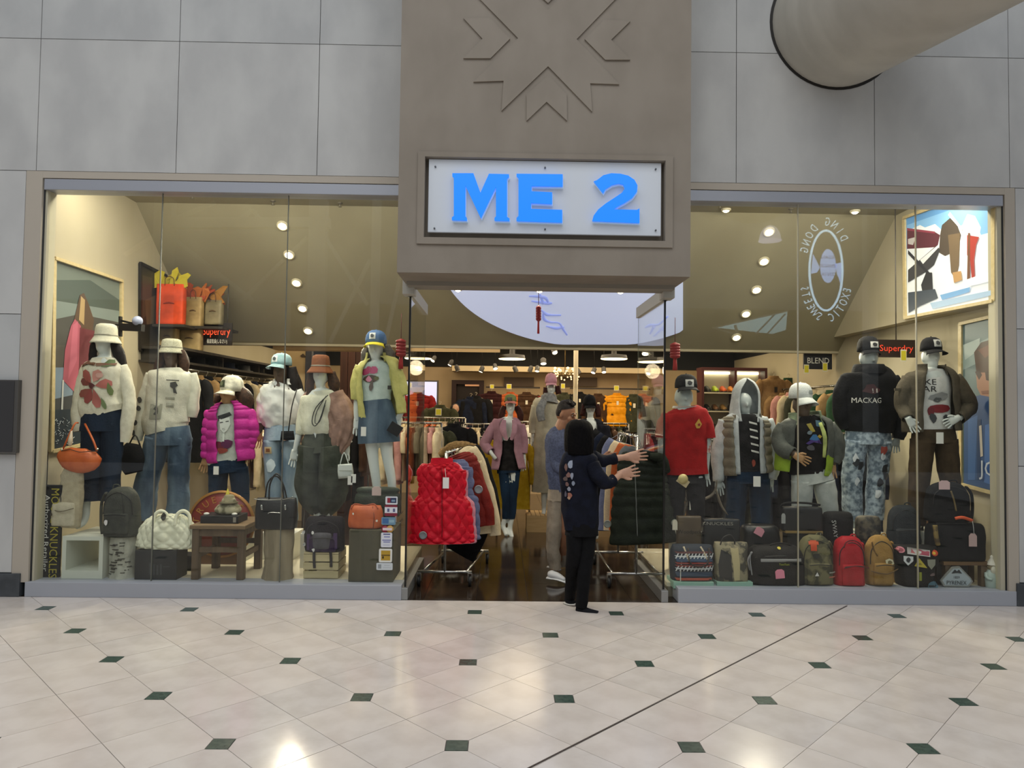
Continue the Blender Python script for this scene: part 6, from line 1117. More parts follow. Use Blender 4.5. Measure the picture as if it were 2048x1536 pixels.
b = Bag('brown_carrier_bag', 'glossy brown carrier bag lettered Woodpecker behind the striped duffel', 1356, 1034, 1404, 1098, .1, None, .36); b.body(mpap, [(0, .95, .9), (.05, 1, 1), (.5, 1, 1), (.95, 1, .8), (1, .98, .6)], ex=.35, wob=.003); bagtext(b, 'Woodpecker', 1384, 1064, .05, '#1d1611', M(56, .5)); bx('prop_block', (b.xc-.1, .37, ZP), (b.xc+.1, .45, b.zb), mat('#1d1c1a', .7), b.root); b.tag(1350, 1050, 5, 10, '#cfc7b4', dY=-.05)
b = Bag('black_carrier_bag', 'glossy black carrier bag with grey lettering beside the brown one', 1408, 1040, 1482, 1104, .12, None, .36); b.body(mat('#15181b', .35, spec=.6), [(0, .95, .9), (.05, 1, 1), (.5, 1, 1), (.95, 1, .8), (1, .98, .6)], ex=.35, wob=.004); bagtext(b, 'KNUCKLES', 1436, 1048, .04, '#8f8d82', M(60, .46)); bx('prop_block', (b.xc-.15, .37, ZP), (b.xc+.15, .47, b.zb), mat('#1d1c1a', .7), b.root)
# antler with sale sign
q = empty('antler', P(1372, 1030, .7), 'grey antler standing behind the brown carrier bag', 'antler'); ma = mat('#5f574b', .8, kind='bone', h2='#75695a', scale=10); mb = MB()
mb.tube([P(1362, 1036, .62), P(1370, 1015, .62), P(1376, 1000, .62), P(1372, 985, .62), P(1378, 970, .62)], [.024, .02, .018, .014, .006], seg=10); mb.tube([P(1374, 1002, .62), P(1362, 990, .6), P(1356, 992, .6)], [.016, .012, .004], seg=8); mb.tube([P(1375, 1000, .62), P(1390, 1004, .6), P(1402, 1000, .6), P(1410, 990, .6)], [.016, .014, .012, .004], seg=8); mb.tube([P(1404, 1000, .6), P(1424, 990, .62), P(1432, 975, .62), P(1434, 960, .6)], [.012, .014, .01, .003], seg=8); mb.tube([P(1432, 978, .62), P(1442, 1010, .62), P(1456, 1030, .62)], [.01, .012, .004], seg=8); mb.build('branched_bone', ma, q)
def saleC(label, x, y, hw, hh, Y, t, rot=0, group='yellow sale cards'):
    q = empty('sale_card', P(x, y+hh, Y), label, 'sign', group); c = P(x, y, Y); a, b_ = M(hw, Y), M(hh, Y)
    bx('card', (c.x-a, Y-.002, c.z-b_), (c.x+a, Y+.001, c.z+b_), mat('#ddd9c8', .6), q); bx('yellow_field', (c.x-a*.82, Y-.003, c.z-b_*.8), (c.x+a*.82, Y-.001, c.z+b_*.8), mat('#d3c62c', .6), q)
    if t: text(t, b_*.9, (c.x, Y-.006, c.z), (1, 0, 0), (0, 0, 1), mat('#2c2b22', .5), q, fit=a*1.3)
saleC('yellow and white 50% sale card on the antler', 1393, 1006, 14, 14, .58, '50%')
# round tag on red tee figure
q = empty('gold_round_tag', P(1366, 972, .32), 'beige card with round gold seal hanging below the red tee', 'tag'); c = P(1366, 958, .32); MB().lathe(c, [(.001, .003), (M(10, .32), .003), (M(10, .32), 0)], 24, axis=rx).build('seal', mat('#c7b67e', .4, metal=.3), q); MB().prism([P(1352, 962, .325), P(1362, 950, .325), P(1380, 964, .325), P(1372, 976, .325)], (0, .003, 0)).build('card', mat('#b7a680', .6), q)
b = Bag('black_suitcase', 'boxy black travel bag behind the camouflage backpack', 1568, 1016, 1648, 1062, .12, None, .34); b.body(mat('#141517', .45), [(0, .95, .9), (.05, 1, 1), (.9, 1, 1), (1, .93, .8)], ex=.35, wob=.003); b.arc('top_handle', [(1560, 1014, .08), (1572, 1006, .05), (1610, 1006, .05), (1640, 1010, .08)], .01, mdk); b.tag(1567, 1037, 4, 10, '#9a9c9a'); bx('wooden_shelf', (b.xc-.17, .33, b.zb-.02), (b.xc+.17, .47, b.zb), mat('#8d7440', .6), b.root); bx('prop_block', (b.xc-.15, .345, ZP), (b.xc+.15, .46, b.zb-.02), mat('#1d1c1a', .7), b.root)
def prop(b): bx('prop_block', (b.xc-b.hw*.7, b.Yf+.02, ZP), (b.xc+b.hw*.7, b.Yf+b.dep*.9, b.zb-.001), mat('#1d1c1a', .7), b.root)
b = backpack('backpack', 'olive camouflage backpack with orange pull and white triangle', 1605, 1073, 1672, 1175, mat('#3a3a28', .8, kind='camo', h2='#6d6848', scale=11), zs=ZP, Yf=.12); b.patch('orange_pull', [('#c94a22', rect(1622, 1082, 1634, 1102)), ('#d0572c', rect(1619, 1084, 1638, 1090))], .01); b.patch('white_triangle', [('#cfcfc8', [(1626, 1150), (1629, 1142), (1633, 1150)])], .04); b.patch('bars', [('#8a8a80', rect(1656, 1143, 1670, 1146)), ('#a8604a', rect(1656, 1152, 1670, 1155))], .02); b.patch('dark_seal', [('#23241f', blob(1631, 1112, 8, 6))], .012)
b = backpack('backpack', 'plain bright red backpack with front pocket', 1676, 1076, 1736, 1177, fab('#a01822', '#b01f2a', 10, .6), zs=ZP, Yf=.12, prof=[(0, .95, .9), (.04, 1, 1), (.4, .97, 1), (.65, .93, .95), (.85, .85, .85), (.95, .68, .6), (1, .45, .3)]); b.line('flap_fold', [(1690, 1096), (1694, 1086), (1708, 1082), (1722, 1088), (1728, 1100)], .005, mat('#5d0c12', .6)); b.line('flap_fold', [(1686, 1135), (1710, 1130), (1738, 1136)], .005, mat('#5d0c12', .6), .034); 
b = backpack('backpack', 'tan canvas backpack with hexagonal patch, right of the red one', 1740, 1074, 1794, 1175, fab('#8a6a35', '#9a7840', 12, .75), zs=ZP, Yf=.12, tilt=.02); b.patch('hexagonal_patch', [('#cfc9a8', [(1770, 1120), (1778, 1117), (1786, 1120), (1789, 1128), (1780, 1133), (1772, 1130)]), ('#6d6240', blob(1779, 1125, 5, 4))], .008); b.line('strap_line', [(1744, 1084), (1750, 1100), (1756, 1112)], .007, fab('#6d5228')); b.line('flap_fold', [(1744, 1142), (1768, 1146), (1796, 1138)], .005, mat('#5d4520', .7), .034)
b = Bag('messenger_bag', 'black bag covered with coloured patches, right of the tan backpack', 1799, 1095, 1886, 1181, .2, ZP, .1); b.body(mdk, [(0, .7, .8), (.05, .78, 1), (.45, .8, 1), (.55, .95, 1), (.85, 1, .9), (1, .95, .5)], ex=.5, wob=.006)
b.patch('patch', [('#b9717f', blob(1805, 1101, 8, 6, 10, .05)), ('#802a3c', blob(1805, 1101, 5, 3.6, 9, .1))], .006); b.patch('patch', [('#d6d2cf', [(1814, 1094), (1862, 1102), (1860, 1114), (1815, 1108)]), ('#a84a5c', [(1838, 1100), (1860, 1104), (1858, 1112), (1838, 1109)]), ('#c26a6c', [(1822, 1106), (1826, 1099), (1831, 1107)])], .008)
b.patch('patch', [('#c9471f', blob(1871, 1107, 7, 6, 8, .1)), ('#d9b23a', blob(1869, 1107, 3.5, 3, 6, .1))], .008); b.patch('patch', [('#d0d4d6', [(1808, 1112), (1826, 1113), (1826, 1122), (1816, 1131), (1808, 1122)]), ('#33363b', blob(1817, 1120, 4, 5))], .008); b.patch('patch', [('#bfae35', [(1838, 1116), (1854, 1136), (1828, 1132)]), ('#8d7d20', blob(1840, 1128, 4, 3))], .008); b.patch('patch', [('#8a8b7c', [(1854, 1119), (1871, 1119), (1870, 1130), (1862, 1139), (1855, 1130)])], .008); b.patch('patch', [('#4d7182', blob(1866, 1172, 11, 10, 12, .04)), ('#232a30', rect(1856, 1170, 1876, 1174))], .012); b.patch('patch', [('#8f9628', rect(1837, 1144, 1842, 1161))], .01); b.patch('patch', [('#6d5a58', blob(1864, 1149, 5, 3))], .01)
b = Bag('round_dark_bag', 'round black bag with white vertical lettering behind the red backpack', 1652, 1026, 1714, 1086, .16, None, .36); b.body(mdk, ex=.95, wob=.006); bagtext(b, 'SWAY', 1670, 1058, .05, '#b9bbb8', M(34, .5), -1.45); prop(b)
b = Bag('camo_bag', 'round dark camouflage bag behind the tan backpack', 1718, 1034, 1768, 1082, .14, None, .36); b.body(mat('#22201b', .7, kind='camo', h2='#57503f', scale=14), ex=.95); prop(b)
b = backpack('backpack', 'plain charcoal backpack behind the patch covered bag', 1782, 1012, 1848, 1100, fab('#2c3033', '#34383b'), Yf=.36, dep=.12, pocket=True); prop(b)
b = backpack('backpack', 'tall black hiking backpack with pink tag at right end', 1862, 966, 1950, 1046, fab('#121314', '#1a1b1c'), Yf=.18, dep=.16, zs=None, pocket=False); b.tag(1889, 970, 11, 9, '#d4b3b4'); b.line('webbing_strap', [(1903, 982), (1908, 1000), (1912, 1022)], .008, mat('#6d5d3a', .7)); prop(b)
bt = Bag('wooden_bench', 'low wooden bench carrying the large black tote at right', 1888, 1124, 1980, 1178, .26, ZP, .14, 'bench'); 
bx('bench_top', (bt.xc-bt.hw, .14, bt.zt-.03), (bt.xc+bt.hw, .38, bt.zt), mat('#5a4228', .6, kind='woodx', h2='#6d5232', scale=3), bt.root)
for x in (bt.xc-bt.hw+.02, bt.xc+bt.hw-.07):
    for y in (.15, .32): bx('leg', (x, y, ZP), (x+.05, y+.05, bt.zt-.03), mwood, bt.root)
b = Bag('large_black_tote', 'large black tote with orange handle and hanging tag on the bench', 1868, 1050, 1980, 1123, .2, bt.zt+.001, .15); b.body(fab('#0f1012', '#17181a', 14, .7), [(0, .9, .85), (.05, 1, 1), (.6, 1, 1), (.9, .97, .85), (1, .9, .5)], ex=.5, wob=.006); b.arc('orange_handle', [(1910, 1037, .02), (1925, 1035, .0), (1944, 1041, .02)], .014, mat('#d0552a', .6)); b.arc('tag_cord', [(1945, 1042, 0), (1947, 1055, -.03), (1948, 1068, -.04)], .003, mat('#8d8f8f', .5)); b.tag(1946, 1080, 8, 13, '#bfa3a0'); b.arc('side_pocket', [(1870, 1050, .0), (1872, 1070, -.01), (1876, 1090, 0)], .02, mat('#4a3b22', .7, kind='camo', h2='#7d6a3a', scale=20))
st2 = empty('wooden_side_stool', P(1984, 1150, .9), 'brown wooden stool against the right jamb', 'stool'); pa = P(1978, 1020, .75); 
bx('seat_top', (pa.x-.02, .7, pa.z-.03), (4.37, 1.05, pa.z), mat('#6b4c2b', .6), st2)
for x in (pa.x, 4.31):
    for y in (.72, .99): bx('leg', (x, y, ZP), (x+.045, y+.045, pa.z-.03), mat('#5a4026', .6), st2)
for z in (.3, .55): bx('stretcher', (pa.x+.045, .73, z), (4.31, .76, z+.03), mat('#5a4026', .6), st2)
# hexagonal sign and gnome bottle
q = empty('hexagonal_sign', P(1912, 1176, .12), 'small hexagonal blue grey sign lettered PYRENEX beside the patch bag', 'sign'); hx = [(1882, 1162), (1890, 1152), (1906, 1134), (1920, 1133), (1942, 1156), (1946, 1163), (1938, 1174), (1888, 1173)]
MB().prism([P(x, y, .12) for x, y in hx], (0, .02, 0)).build('frame_plate', mat('#8b8d88', .5), q); MB().prism([P(1912+(x-1912)*.9, 1156+(y-1156)*.84, .119) for x, y in hx], (0, .002, 0)).build('face_plate', mat('#a9b4ba', .5), q)
text('PYRENEX', .05, P(1913, 1166, .114), (1, 0, .0), (0, 0, 1), mat('#23262b', .5), q, fit=M(40, .12)); text('1859', .03, P(1913, 1155, .114), (1, 0, 0), (0, 0, 1), mat('#3b3f45', .5), q); MB().prism([P(x, y, .115) for x, y in ((1903, 1147), (1910, 1139), (1914, 1143), (1918, 1139), (1924, 1147), (1914, 1146))], (0, .001, 0)).build('mountain_mark', mat('#2a2c30', .5), q)
q = empty('gnome_figurine', P(1985, 1181, .12), 'pale gnome figurine with white pointed hat at far right end', 'figurine'); c = P(1984, 1179, .14); mg_ = mat('#a9b9b2', .4); ht = P(1984, 1110, .14).z-c.z
MB().lathe(c, [(.04, 0), (.055, .02), (.06, ht*.3), (.05, ht*.5), (.03, ht*.58)], 20, sy=.8).build('torso', mg_, q); MB().ball(c+Vector((0, 0, ht*.66)), .038, 14, 10).build('head', mat('#8d8266', .5), q); MB().lathe(c+Vector((0, 0, ht*.72)), [(.042, 0), (.036, .02), (.012, ht*.2), (.016, ht*.24), (.001, ht*.28)], 16).build('pointed_hat', mat('#d3d0c4', .5), q); MB().ball(c+Vector((0, -.03, ht*.58)), (.03, .016, .04), 12, 8).build('beard', mat('#c9c6b5', .6), q)
for s_ in (-1, 1): MB().tube([c+Vector((s_*.05, 0, ht*.48)), c+Vector((s_*.06, -.02, ht*.36)), c+Vector((s_*.03, -.05, ht*.32))], [.016, .014, .012], seg=8).build('arm', mg_, q)
# ============================================================ GARMENTS ON RAILS AND RACKS
def override(o, m):
    for sl_ in o.material_slots: sl_.link = 'OBJECT'; sl_.material = m; break
PROTO = {}
def garment_mesh(kind):
    if kind in PROTO: return PROTO[kind]
    w_, h, sl, d = {'jacket': (.46, .66, .52, .05), 'vest': (.46, .6, 0, .045), 'coat': (.46, 1.0, .55, .05), 'shirt': (.42, .62, .2, .03), 'puffer': (.5, .66, .5, .07), 'trousers': (.3, .9, 0, .04)}[kind]
    mb = MB(); hw = w_/2; dp = puff(7, .012) if kind in ('puffer', 'vest') else None
    if kind == 'trousers':
        for q in (-1, 1): mb.tube([(q*.07, 0, -.1), (q*.08, 0, -.4), (q*.08, 0, -h)], [.08, .075, .07], [.03, .03, .03], seg=12, sub=4, wob=.008)
    else:
        mb.tube([(0, 0, -.05), (0, 0, -.075), (0, 0, -.12), (0, 0, -.26), (0, 0, -.45*h-.1), (0, 0, -h-.06)], [.075, .12, hw*.95, hw*.88, hw*.98, hw*1.08], [.04, d*.8, d, d, d*1.05, d*1.1], seg=28, sub=14 if dp else 5, caps=(0, 0), wob=.014, disp=dp)
        mb.tube([(0, 0, -.085), (0, 0, -.035), (0, 0, -.03)], [.085, .08, .07], [.045, .045, .04], seg=18, caps=(0, 0), wob=.004)
        if sl:
            for q in (-1, 1): mb.tube([(q*hw*.78, 0, -.11), (q*hw*1.02, 0, -.2), (q*hw*1.18, -.01, -.2-sl*.45), (q*hw*1.22, -.01, -.14-sl)], [.05, .07, .06, .05], [.03, .045, .045, .04], seg=14, sub=5, wob=.012, disp=puff(6, .008) if dp else None)
    hg = MB(); hg.tube([(.0, 0, -.01), (.022, 0, .012), (0, 0, .032), (-.02, 0, .015)], [.0035]*4, seg=6); hg.tube([(0, 0, -.01), (0, 0, -.06)], [.0035]*2, seg=6, sub=1); hg.tube([(-.2, 0, -.12), (-.1, 0, -.075), (0, 0, -.06), (.1, 0, -.075), (.2, 0, -.12)], [.008]*5, seg=6)
    PROTO[kind] = [mb, hg, None]; return PROTO[kind]
m_hanger = mat('#b9ab93', .4)
def garment(kind, loc, rz, m, label, cat='garment', group=None, s=1.0, name=None, tagcol=None):
    g_ = garment_mesh(kind); nm = name or {'jacket': 'hanging_jacket', 'vest': 'hanging_vest', 'coat': 'hanging_coat', 'shirt': 'hanging_shirt', 'puffer': 'puffer_jacket', 'trousers': 'hanging_trousers'}[kind]
    r = empty(nm, loc, label, cat, group, rz)
    if g_[2] is None:
        a = g_[0].build('cloth', m, r, local=True); b = g_[1].build('hanger', m_hanger, r, local=True); g_[2] = (a, b)
        override(a, m)
    else:
        for k, o in enumerate(g_[2]): c = o.copy(); COL.objects.link(c); c.parent = r; c.name = o.name.split('.')[0]; (override(c, m) if k == 0 else None)
    if tagcol: MB().box((-.02, -.075, -.28), (.025, -.07, -.2)).build('price_tag', mat(tagcol, .5), r, local=True)
    r.scale = (s, s, s); return r
C_ = {'black': fab('#101012', '#18181a'), 'navy': fab('#141a2b', '#1c2438'), 'tan': fab('#8a6c45', '#9a7b52'), 'cream': fab('#c9b894', '#d8c8a6'), 'beige': fab('#a08c72', '#b09b80'), 'olive': fab('#343627', '#414332'), 'brown': fab('#3c281a', '#4b3423'), 'orange': fab('#b0552a', '#c0653a'), 'grey': fab('#55585a', '#66696b'), 'pink': fab('#b8837c', '#c8948c'), 'red': fab('#7d1a1c', '#8f2224'), 'green': fab('#1f3a22', '#2a482d'), 'white': fab('#c9c6bb', '#d8d5ca'), 'blue': fab('#33435c', '#405270'), 'yellow': fab('#b0901c', '#c0a02a'), 'gold': fab('#e0900a', '#f0a41c', 14, .5), 'burgundy': fab('#2c1214', '#3a1a1c'), 'lavender': fab('#5f6786', '#6d7595', 12, .6)}
def rail(p0, p1, names, kinds, where, group, rz=0, s=1.0, wall=None, stand=True):
    p0, p1 = Vector(p0), Vector(p1); q = empty('garment_rack', (p0+p1)/2*1.0 if wall else Vector(((p0.x+p1.x)/2, (p0.y+p1.y)/2, 0)), 'chrome rail '+where, 'rack')
    ch = mat('#8f8d87', .25, metal=.9); MB().bar(p0, p1, .014).build('top_rail', ch, q)
    d = (p1-p0).normalized(); n = d.cross(Vector((0, 0, 1)))
    if wall is None:
        for e in (p0, p1): MB().bar(e, (e.x, e.y, .06), .013).build('upright', ch, q); MB().bar(Vector((e.x, e.y, .06))+n*.22, Vector((e.x, e.y, .06))-n*.22, .013).build('foot_bar', ch, q)
    else:
        for t in (.04, .5, .96): e = p0.lerp(p1, t); MB().bar(e, e+Vector(wall), .009).build('wall_bracket', ch, q)
    N_ = len(names)
    for i, nm in enumerate(names):
        e = p0.lerp(p1, (i+.5)/N_); kd = kinds[i % len(kinds)]
        garment(kd, e+Vector((0, 0, -.024)), rz+random.uniform(-.07, .07), C_[nm], nm+' '+{'puffer': 'puffer jacket', 'trousers': 'trousers'}.get(kd, kd)+' hanging '+where, group=group, s=s)
    return q
H = PI/2
# left wall shelf, rail and coats (garments face the front)
q = empty('wall_shelf', (-3.86, 4, 2.3), 'long dark wall shelf behind the left window mannequins', 'shelf'); md = mat('#2a2620', .6, kind='woodx', h2='#3a342c', scale=2)
bx('shelf_board', (WL+.005, 1.85, 2.27), (-3.62, 6.2, 2.3), md, q); bx('shelf_board', (WL+.005, 1.85, 2.12), (-3.66, 6.2, 2.145), md, q)
for y in (1.9, 3.3, 4.7, 6.1): bx('shelf_bracket', (WL+.005, y, 2.145), (-3.7, y+.02, 2.27), md, q)
rail((-3.7, 2.1, 2.06), (-3.7, 5.9, 2.06), ['black', 'tan', 'black', 'tan', 'beige', 'black', 'cream', 'cream', 'navy', 'black', 'navy', 'black', 'grey', 'black'], ['coat', 'jacket'], 'under the long left wall shelf', 'coats on the left wall rail', 0, 1.0, wall=(-.36, 0, 0))
rail((-3.2, 2.15, 1.42), (-2.3, 2.25, 1.42), ['beige', 'cream', 'beige', 'cream', 'brown', 'cream', 'beige', 'olive', 'beige', 'pink', 'beige'], ['shirt', 'jacket'], 'behind the magenta puffer jacket', 'garments on the low rack behind the left window', H)
rail((-2.55, 3.3, 1.5), (-1.75, 3.3, 1.5), ['black', 'navy', 'black', 'grey', 'black', 'burgundy', 'olive', 'black', 'brown'], ['jacket', 'coat'], 'behind the harem trousers mannequin', 'dark garments behind the left window', H)
rail((-1.55, 2.7, 1.46), (-.75, 2.75, 1.46), ['pink', 'cream', 'beige', 'pink', 'cream', 'orange', 'cream', 'beige', 'pink', 'cream'], ['shirt', 'jacket'], 'inside the left entrance glass', 'pale garments beside the left entrance glass', H)
rail((-1.5, 4.6, 1.5), (-.55, 4.6, 1.5), ['cream', 'cream', 'beige', 'cream', 'orange', 'orange', 'cream', 'beige', 'olive', 'black', 'black'], ['shirt', 'jacket'], 'left of the mauve blazer, cream and orange row', 'cream and orange row in mid shop', H)
rail((-.55, 4.3, 1.42), (-.05, 4.3, 1.42), ['pink', 'cream', 'cream', 'black', 'black', 'black'], ['shirt'], 'just left of the mauve blazer mannequin', 'short row behind the blazer mannequin', H)
rail((.1, 5.1, 1.45), (.9, 5.1, 1.45), ['white', 'black', 'black', 'white', 'black', 'black', 'navy', 'black', 'black'], ['jacket', 'coat'], 'between the blazer and the cream dress', 'dark row in mid shop', H)
rail((1.0, 4.5, 1.45), (1.9, 4.5, 1.45), ['brown', 'black', 'grey', 'brown', 'black', 'burgundy', 'black', 'brown', 'olive', 'black'], ['jacket', 'coat'], 'behind the right rolling rack', 'dark row behind the shoppers', H)
rail((1.75, 2.6, 1.42), (2.4, 2.6, 1.42), ['red', 'burgundy', 'red', 'grey', 'black', 'red', 'burgundy'], ['coat', 'jacket'], 'behind the red tee shirt mannequin', 'red row behind the red tee', H)
rail((2.45, 2.5, 1.3), (3.3, 2.5, 1.3), ['black', 'black', 'grey', 'black', 'black', 'olive', 'black', 'navy', 'black'], ['coat'], 'behind the lime jacket mannequin', 'dark coats behind the right window', H)
rail((2.95, 1.95, 1.42), (4.3, 1.95, 1.42), ['navy', 'black', 'navy', 'black', 'navy', 'black', 'navy', 'black', 'navy', 'black', 'black', 'navy'], ['coat'], 'behind the black hoodie and olive jacket', 'navy coats behind the black hoodie', H)
rail((4.25, 2.3, 2.0), (4.25, 5.9, 2.0), ['green', 'tan', 'green', 'cream', 'cream', 'olive', 'cream', 'pink', 'tan', 'cream', 'green', 'olive', 'green', 'navy'], ['jacket', 'coat'], 'along the right wall rail', 'garments on the right wall rail', 0, 1.0, wall=(.3, 0, 0))
# back wall jackets, facing front
q = empty('back_wall_rail', P(1100, 790, 7.5), 'dark horizontal rail along the cream back wall', 'rail'); za_ = P(1100, 776, 7.55).z
for a, b in ((972, 1080), (1140, 1300)): bx('rail_bar', (P(a, 776, 7.5).x, 7.5, za_-.015), (P(b, 776, 7.5).x, 7.53, za_+.015), mat('#2b2118', .5), q)
for a, b in ((1008, 1068), (1120, 1195)): bx('wall_panel', (P(a, 776, 7.7).x, 7.74, P(a, 772, 7.7).z), (P(b, 776, 7.7).x, 7.8, P(a, 754, 7.7).z), mat('#5a4b3e', .7), q)
for x, y, kd, cl, lb, sc in ((983, 779, 'puffer', 'burgundy', 'dark burgundy puffer on the back wall left end', 1.0), (1021, 781, 'puffer', 'orange', 'rust orange jacket on the back wall behind the blazer', .9), (1053, 781, 'puffer', 'brown', 'brown patterned puffer on the back wall right of the rust one', .95), (1128, 782, 'jacket', 'olive', 'olive jacket on the back wall under the chandelier', .9), (1159, 781, 'jacket', 'black', 'black jacket on the back wall behind the man', .8), (1196, 784, 'jacket', 'brown', 'brown jacket on the back wall left of the yellow puffer', 1.0), (1234, 783, 'puffer', 'gold', 'bright golden yellow puffer on the back wall', .92), (1267, 785, 'jacket', 'olive', 'olive grey jacket on the back wall right of the yellow puffer', 1.05), (1291, 786, 'coat', 'grey', 'grey coat on the back wall at right end', .9), (1078, 790, 'shirt', 'red', 'red shirt on the back wall beside the pink cap', .8)):
    garment(kd, P(x, y, 7.42), 0, C_[cl], lb, 'jacket', 'jackets on the back wall', s=sc, tagcol='#e6dfc9')
for x, y, kd, cl, lb in ((880, 806, 'jacket', 'olive', 'olive and cream jacket hanging left of the doorway'), (952, 788, 'coat', 'black', 'black coat hanging inside the dark doorway'), (942, 790, 'coat', 'navy', 'navy coat hanging inside the dark doorway')): garment(kd, P(x, y, 7.2 if x > 900 else 5.6), 0, C_[cl], lb, 'jacket')
garment('puffer', P(836, 781, 6.8), 0, C_['red'], 'red puffer jacket in front of the pale blue light panel', 'jacket', tagcol='#e9e6e0')
garment('jacket', P(866, 848, 3.0), .15, C_['olive'], 'tan and olive jacket front facing behind the left rolling rack', 'jacket'); garment('jacket', P(908, 842, 3.2), -.1, C_['black'], 'black jacket front facing behind the left rolling rack', 'jacket', tagcol='#9a9a96')
for x, lb in ((985, 'long mustard yellow coat left of the blazer mannequin legs'), (1030, 'long mustard yellow coat right of the blazer mannequin legs')): garment('coat', P(x, 876, 3.75), .2 if x < 1000 else -.2, C_['yellow'], lb, 'coat', s=.92)
q = empty('garment_rack', (P(1008, 1000, 3.75).x, 3.75, 0), 'short chrome rail carrying the two mustard coats', 'rack'); a_, b_ = P(960, 874, 3.75), P(1060, 874, 3.75); ch = mat('#8f8d87', .25, metal=.9); MB().bar(a_, (b_.x, b_.y, a_.z), .012).build('top_rail', ch, q)
for e in (a_, b_): MB().bar((e.x, e.y, a_.z), (e.x, e.y, .0), .012).build('upright', ch, q)
garment('coat', P(1547, 748, 4.6), .1, C_['tan'], 'tan coat with black tag hanging between shoe wall and green jackets', 'coat', tagcol='#1d1a17')
for i, (x, cl) in enumerate(((1600, 'green'), (1577, 'green'))): garment('jacket', P(x, 752, 5.0), 0, C_[cl], ('dark green jacket right of the tan coat', 'dark green jacket partly behind the tan coat')[i], 'jacket')
# doorway, light panel, wood column, cream poster
q = struct(empty('door_1', P(934, 850, 7.75), None, None)); del q['label']; del q['category']
a_, b_ = P(900, 1000, 7.72), P(968, 761, 7.72)
for nm, a, b, m_ in (('door_frame_side', (a_.x, 7.66, 0), (a_.x+.09, 7.8, b_.z), '#2a100c'), ('door_frame_side', (b_.x-.09, 7.66, 0), (b_.x, 7.8, b_.z), '#2a100c'), ('door_frame_head', (a_.x+.09, 7.66, b_.z-.08), (b_.x-.09, 7.8, b_.z), '#2a100c'), ('dark_opening', (a_.x+.09, 7.75, 0), (b_.x-.09, 7.79, b_.z-.08), '#1a0d08')): bx(nm, a, b, mat(m_, .6), q)
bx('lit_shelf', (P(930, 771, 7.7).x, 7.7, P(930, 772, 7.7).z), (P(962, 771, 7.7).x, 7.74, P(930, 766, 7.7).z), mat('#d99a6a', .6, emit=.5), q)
q = empty('light_panel', P(846, 860, 7.0), 'pale blue glowing wall panel behind the red puffer at left', 'light panel'); a, b = P(810, 862, 7.0), P(874, 764, 7.0); bx('frame', (a.x-.03, 6.98, a.z-.03), (b.x+.03, 7.04, b.z+.03), mat('#4a463e', .5), q); bx('lit_face', (a.x, 6.965, a.z), (b.x, 6.98, b.z), mat('#c5cbf0', .5, emit=.75), q)
q = empty('timber_column', (P(715, 900, 4.9).x, 4.9, 0), 'dark reddish brown panelled column behind the yellow jacket mannequin', 'column'); a, b = P(680, 800, 4.9).x, P(742, 800, 4.9).x
for k in range(4): bx('wood_panel', (a+(b-a)*k/4+.004, 4.85, 0), (a+(b-a)*(k+1)/4-.004, 5.2, 2.55), mat('#3c2015', .5, kind='wood', h2='#4f2c1d', scale=2), q)
q = empty('cream_poster_board', P(578, 900, 4.2), 'tall cream board with small bird mark behind the light blue cap', 'poster'); a, b = P(544, 960, 4.2), P(612, 696, 4.2); bx('board', (a.x, 4.2, 0), (b.x, 4.25, b.z), mat('#c4ad82', .7), q); bx('dark_post', (b.x, 4.18, 0), (b.x+.09, 4.28, b.z+.1), mat('#2a241f', .6), q); MB().prism([P(x, y, 4.195) for x, y in ((600, 712), (606, 707), (610, 711), (612, 714), (604, 715))], (0, -.002, 0)).build('bird_mark', mat('#4a3a28', .6), q)
q = empty('cream_beam', P(680, 696, 3.5), 'warm lit beam running behind the bulkhead at left', 'beam'); bx('beam_body', (P(548, 696, 3.6).x, 3.55, P(680, 701, 3.6).z), (P(812, 696, 3.6).x, 3.8, P(680, 690, 3.6).z), mat('#d6b987', .6), q); bx('beam_end', (P(812, 696, 3.6).x, 3.55, P(680, 701, 3.6).z), (P(825, 696, 3.6).x, 3.8, P(680, 692, 3.6).z), mat('#8a7349', .6), q)
q = empty('ceiling_panel', P(925, 700, 5.0), 'long cream dropped ceiling panel behind the left entrance glass', 'ceiling panel'); MB().prism([P(820, 703, 4.6), P(1000, 705, 4.6), P(1000, 699, 6.2), P(850, 694, 6.2)], (0, 0, .05)).build('panel', mat('#c9b189', .7), q)
for a in ((835, 4.7), (990, 4.7)): e = P(a[0], 700, a[1]); MB().bar(e, (e.x, e.y, 3.1), .01).build('hanger_rod', mat('#333333', .5), q)
# shoe wall
q = empty('shoe_wall', P(1462, 1000, 5.6), 'white lit shelving bay of shoes with dark red frame behind the pale hood', 'shelving'); Y_ = 5.6; a, b = P(1408, 860, Y_), P(1530, 742, Y_); mwh = mat('#cfc7b0', .6); mrd = mat('#45120f', .5)
bx('back_panel', (a.x, Y_+.3, 0), (b.x, Y_+.34, b.z), mwh, q)
for x in (a.x-.04, (a.x+b.x)/2, b.x): bx('upright', (x, Y_, 0), (x+.04, Y_+.3, b.z), mrd, q)
zsh = [P(1460, y, Y_).z for y in (862, 822, 785)]; bx('top_board', (a.x-.04, Y_, b.z), (b.x+.04, Y_+.34, b.z+.05), mrd, q)
for z in zsh: bx('shelf_board', (a.x, Y_, z-.02), (b.x, Y_+.3, z), mwh, q)
bx('light_strip', (a.x+.02, Y_+.24, b.z-.05), (b.x-.02, Y_+.29, b.z-.01), mat('#fff3cf', .5, emit=4), q)
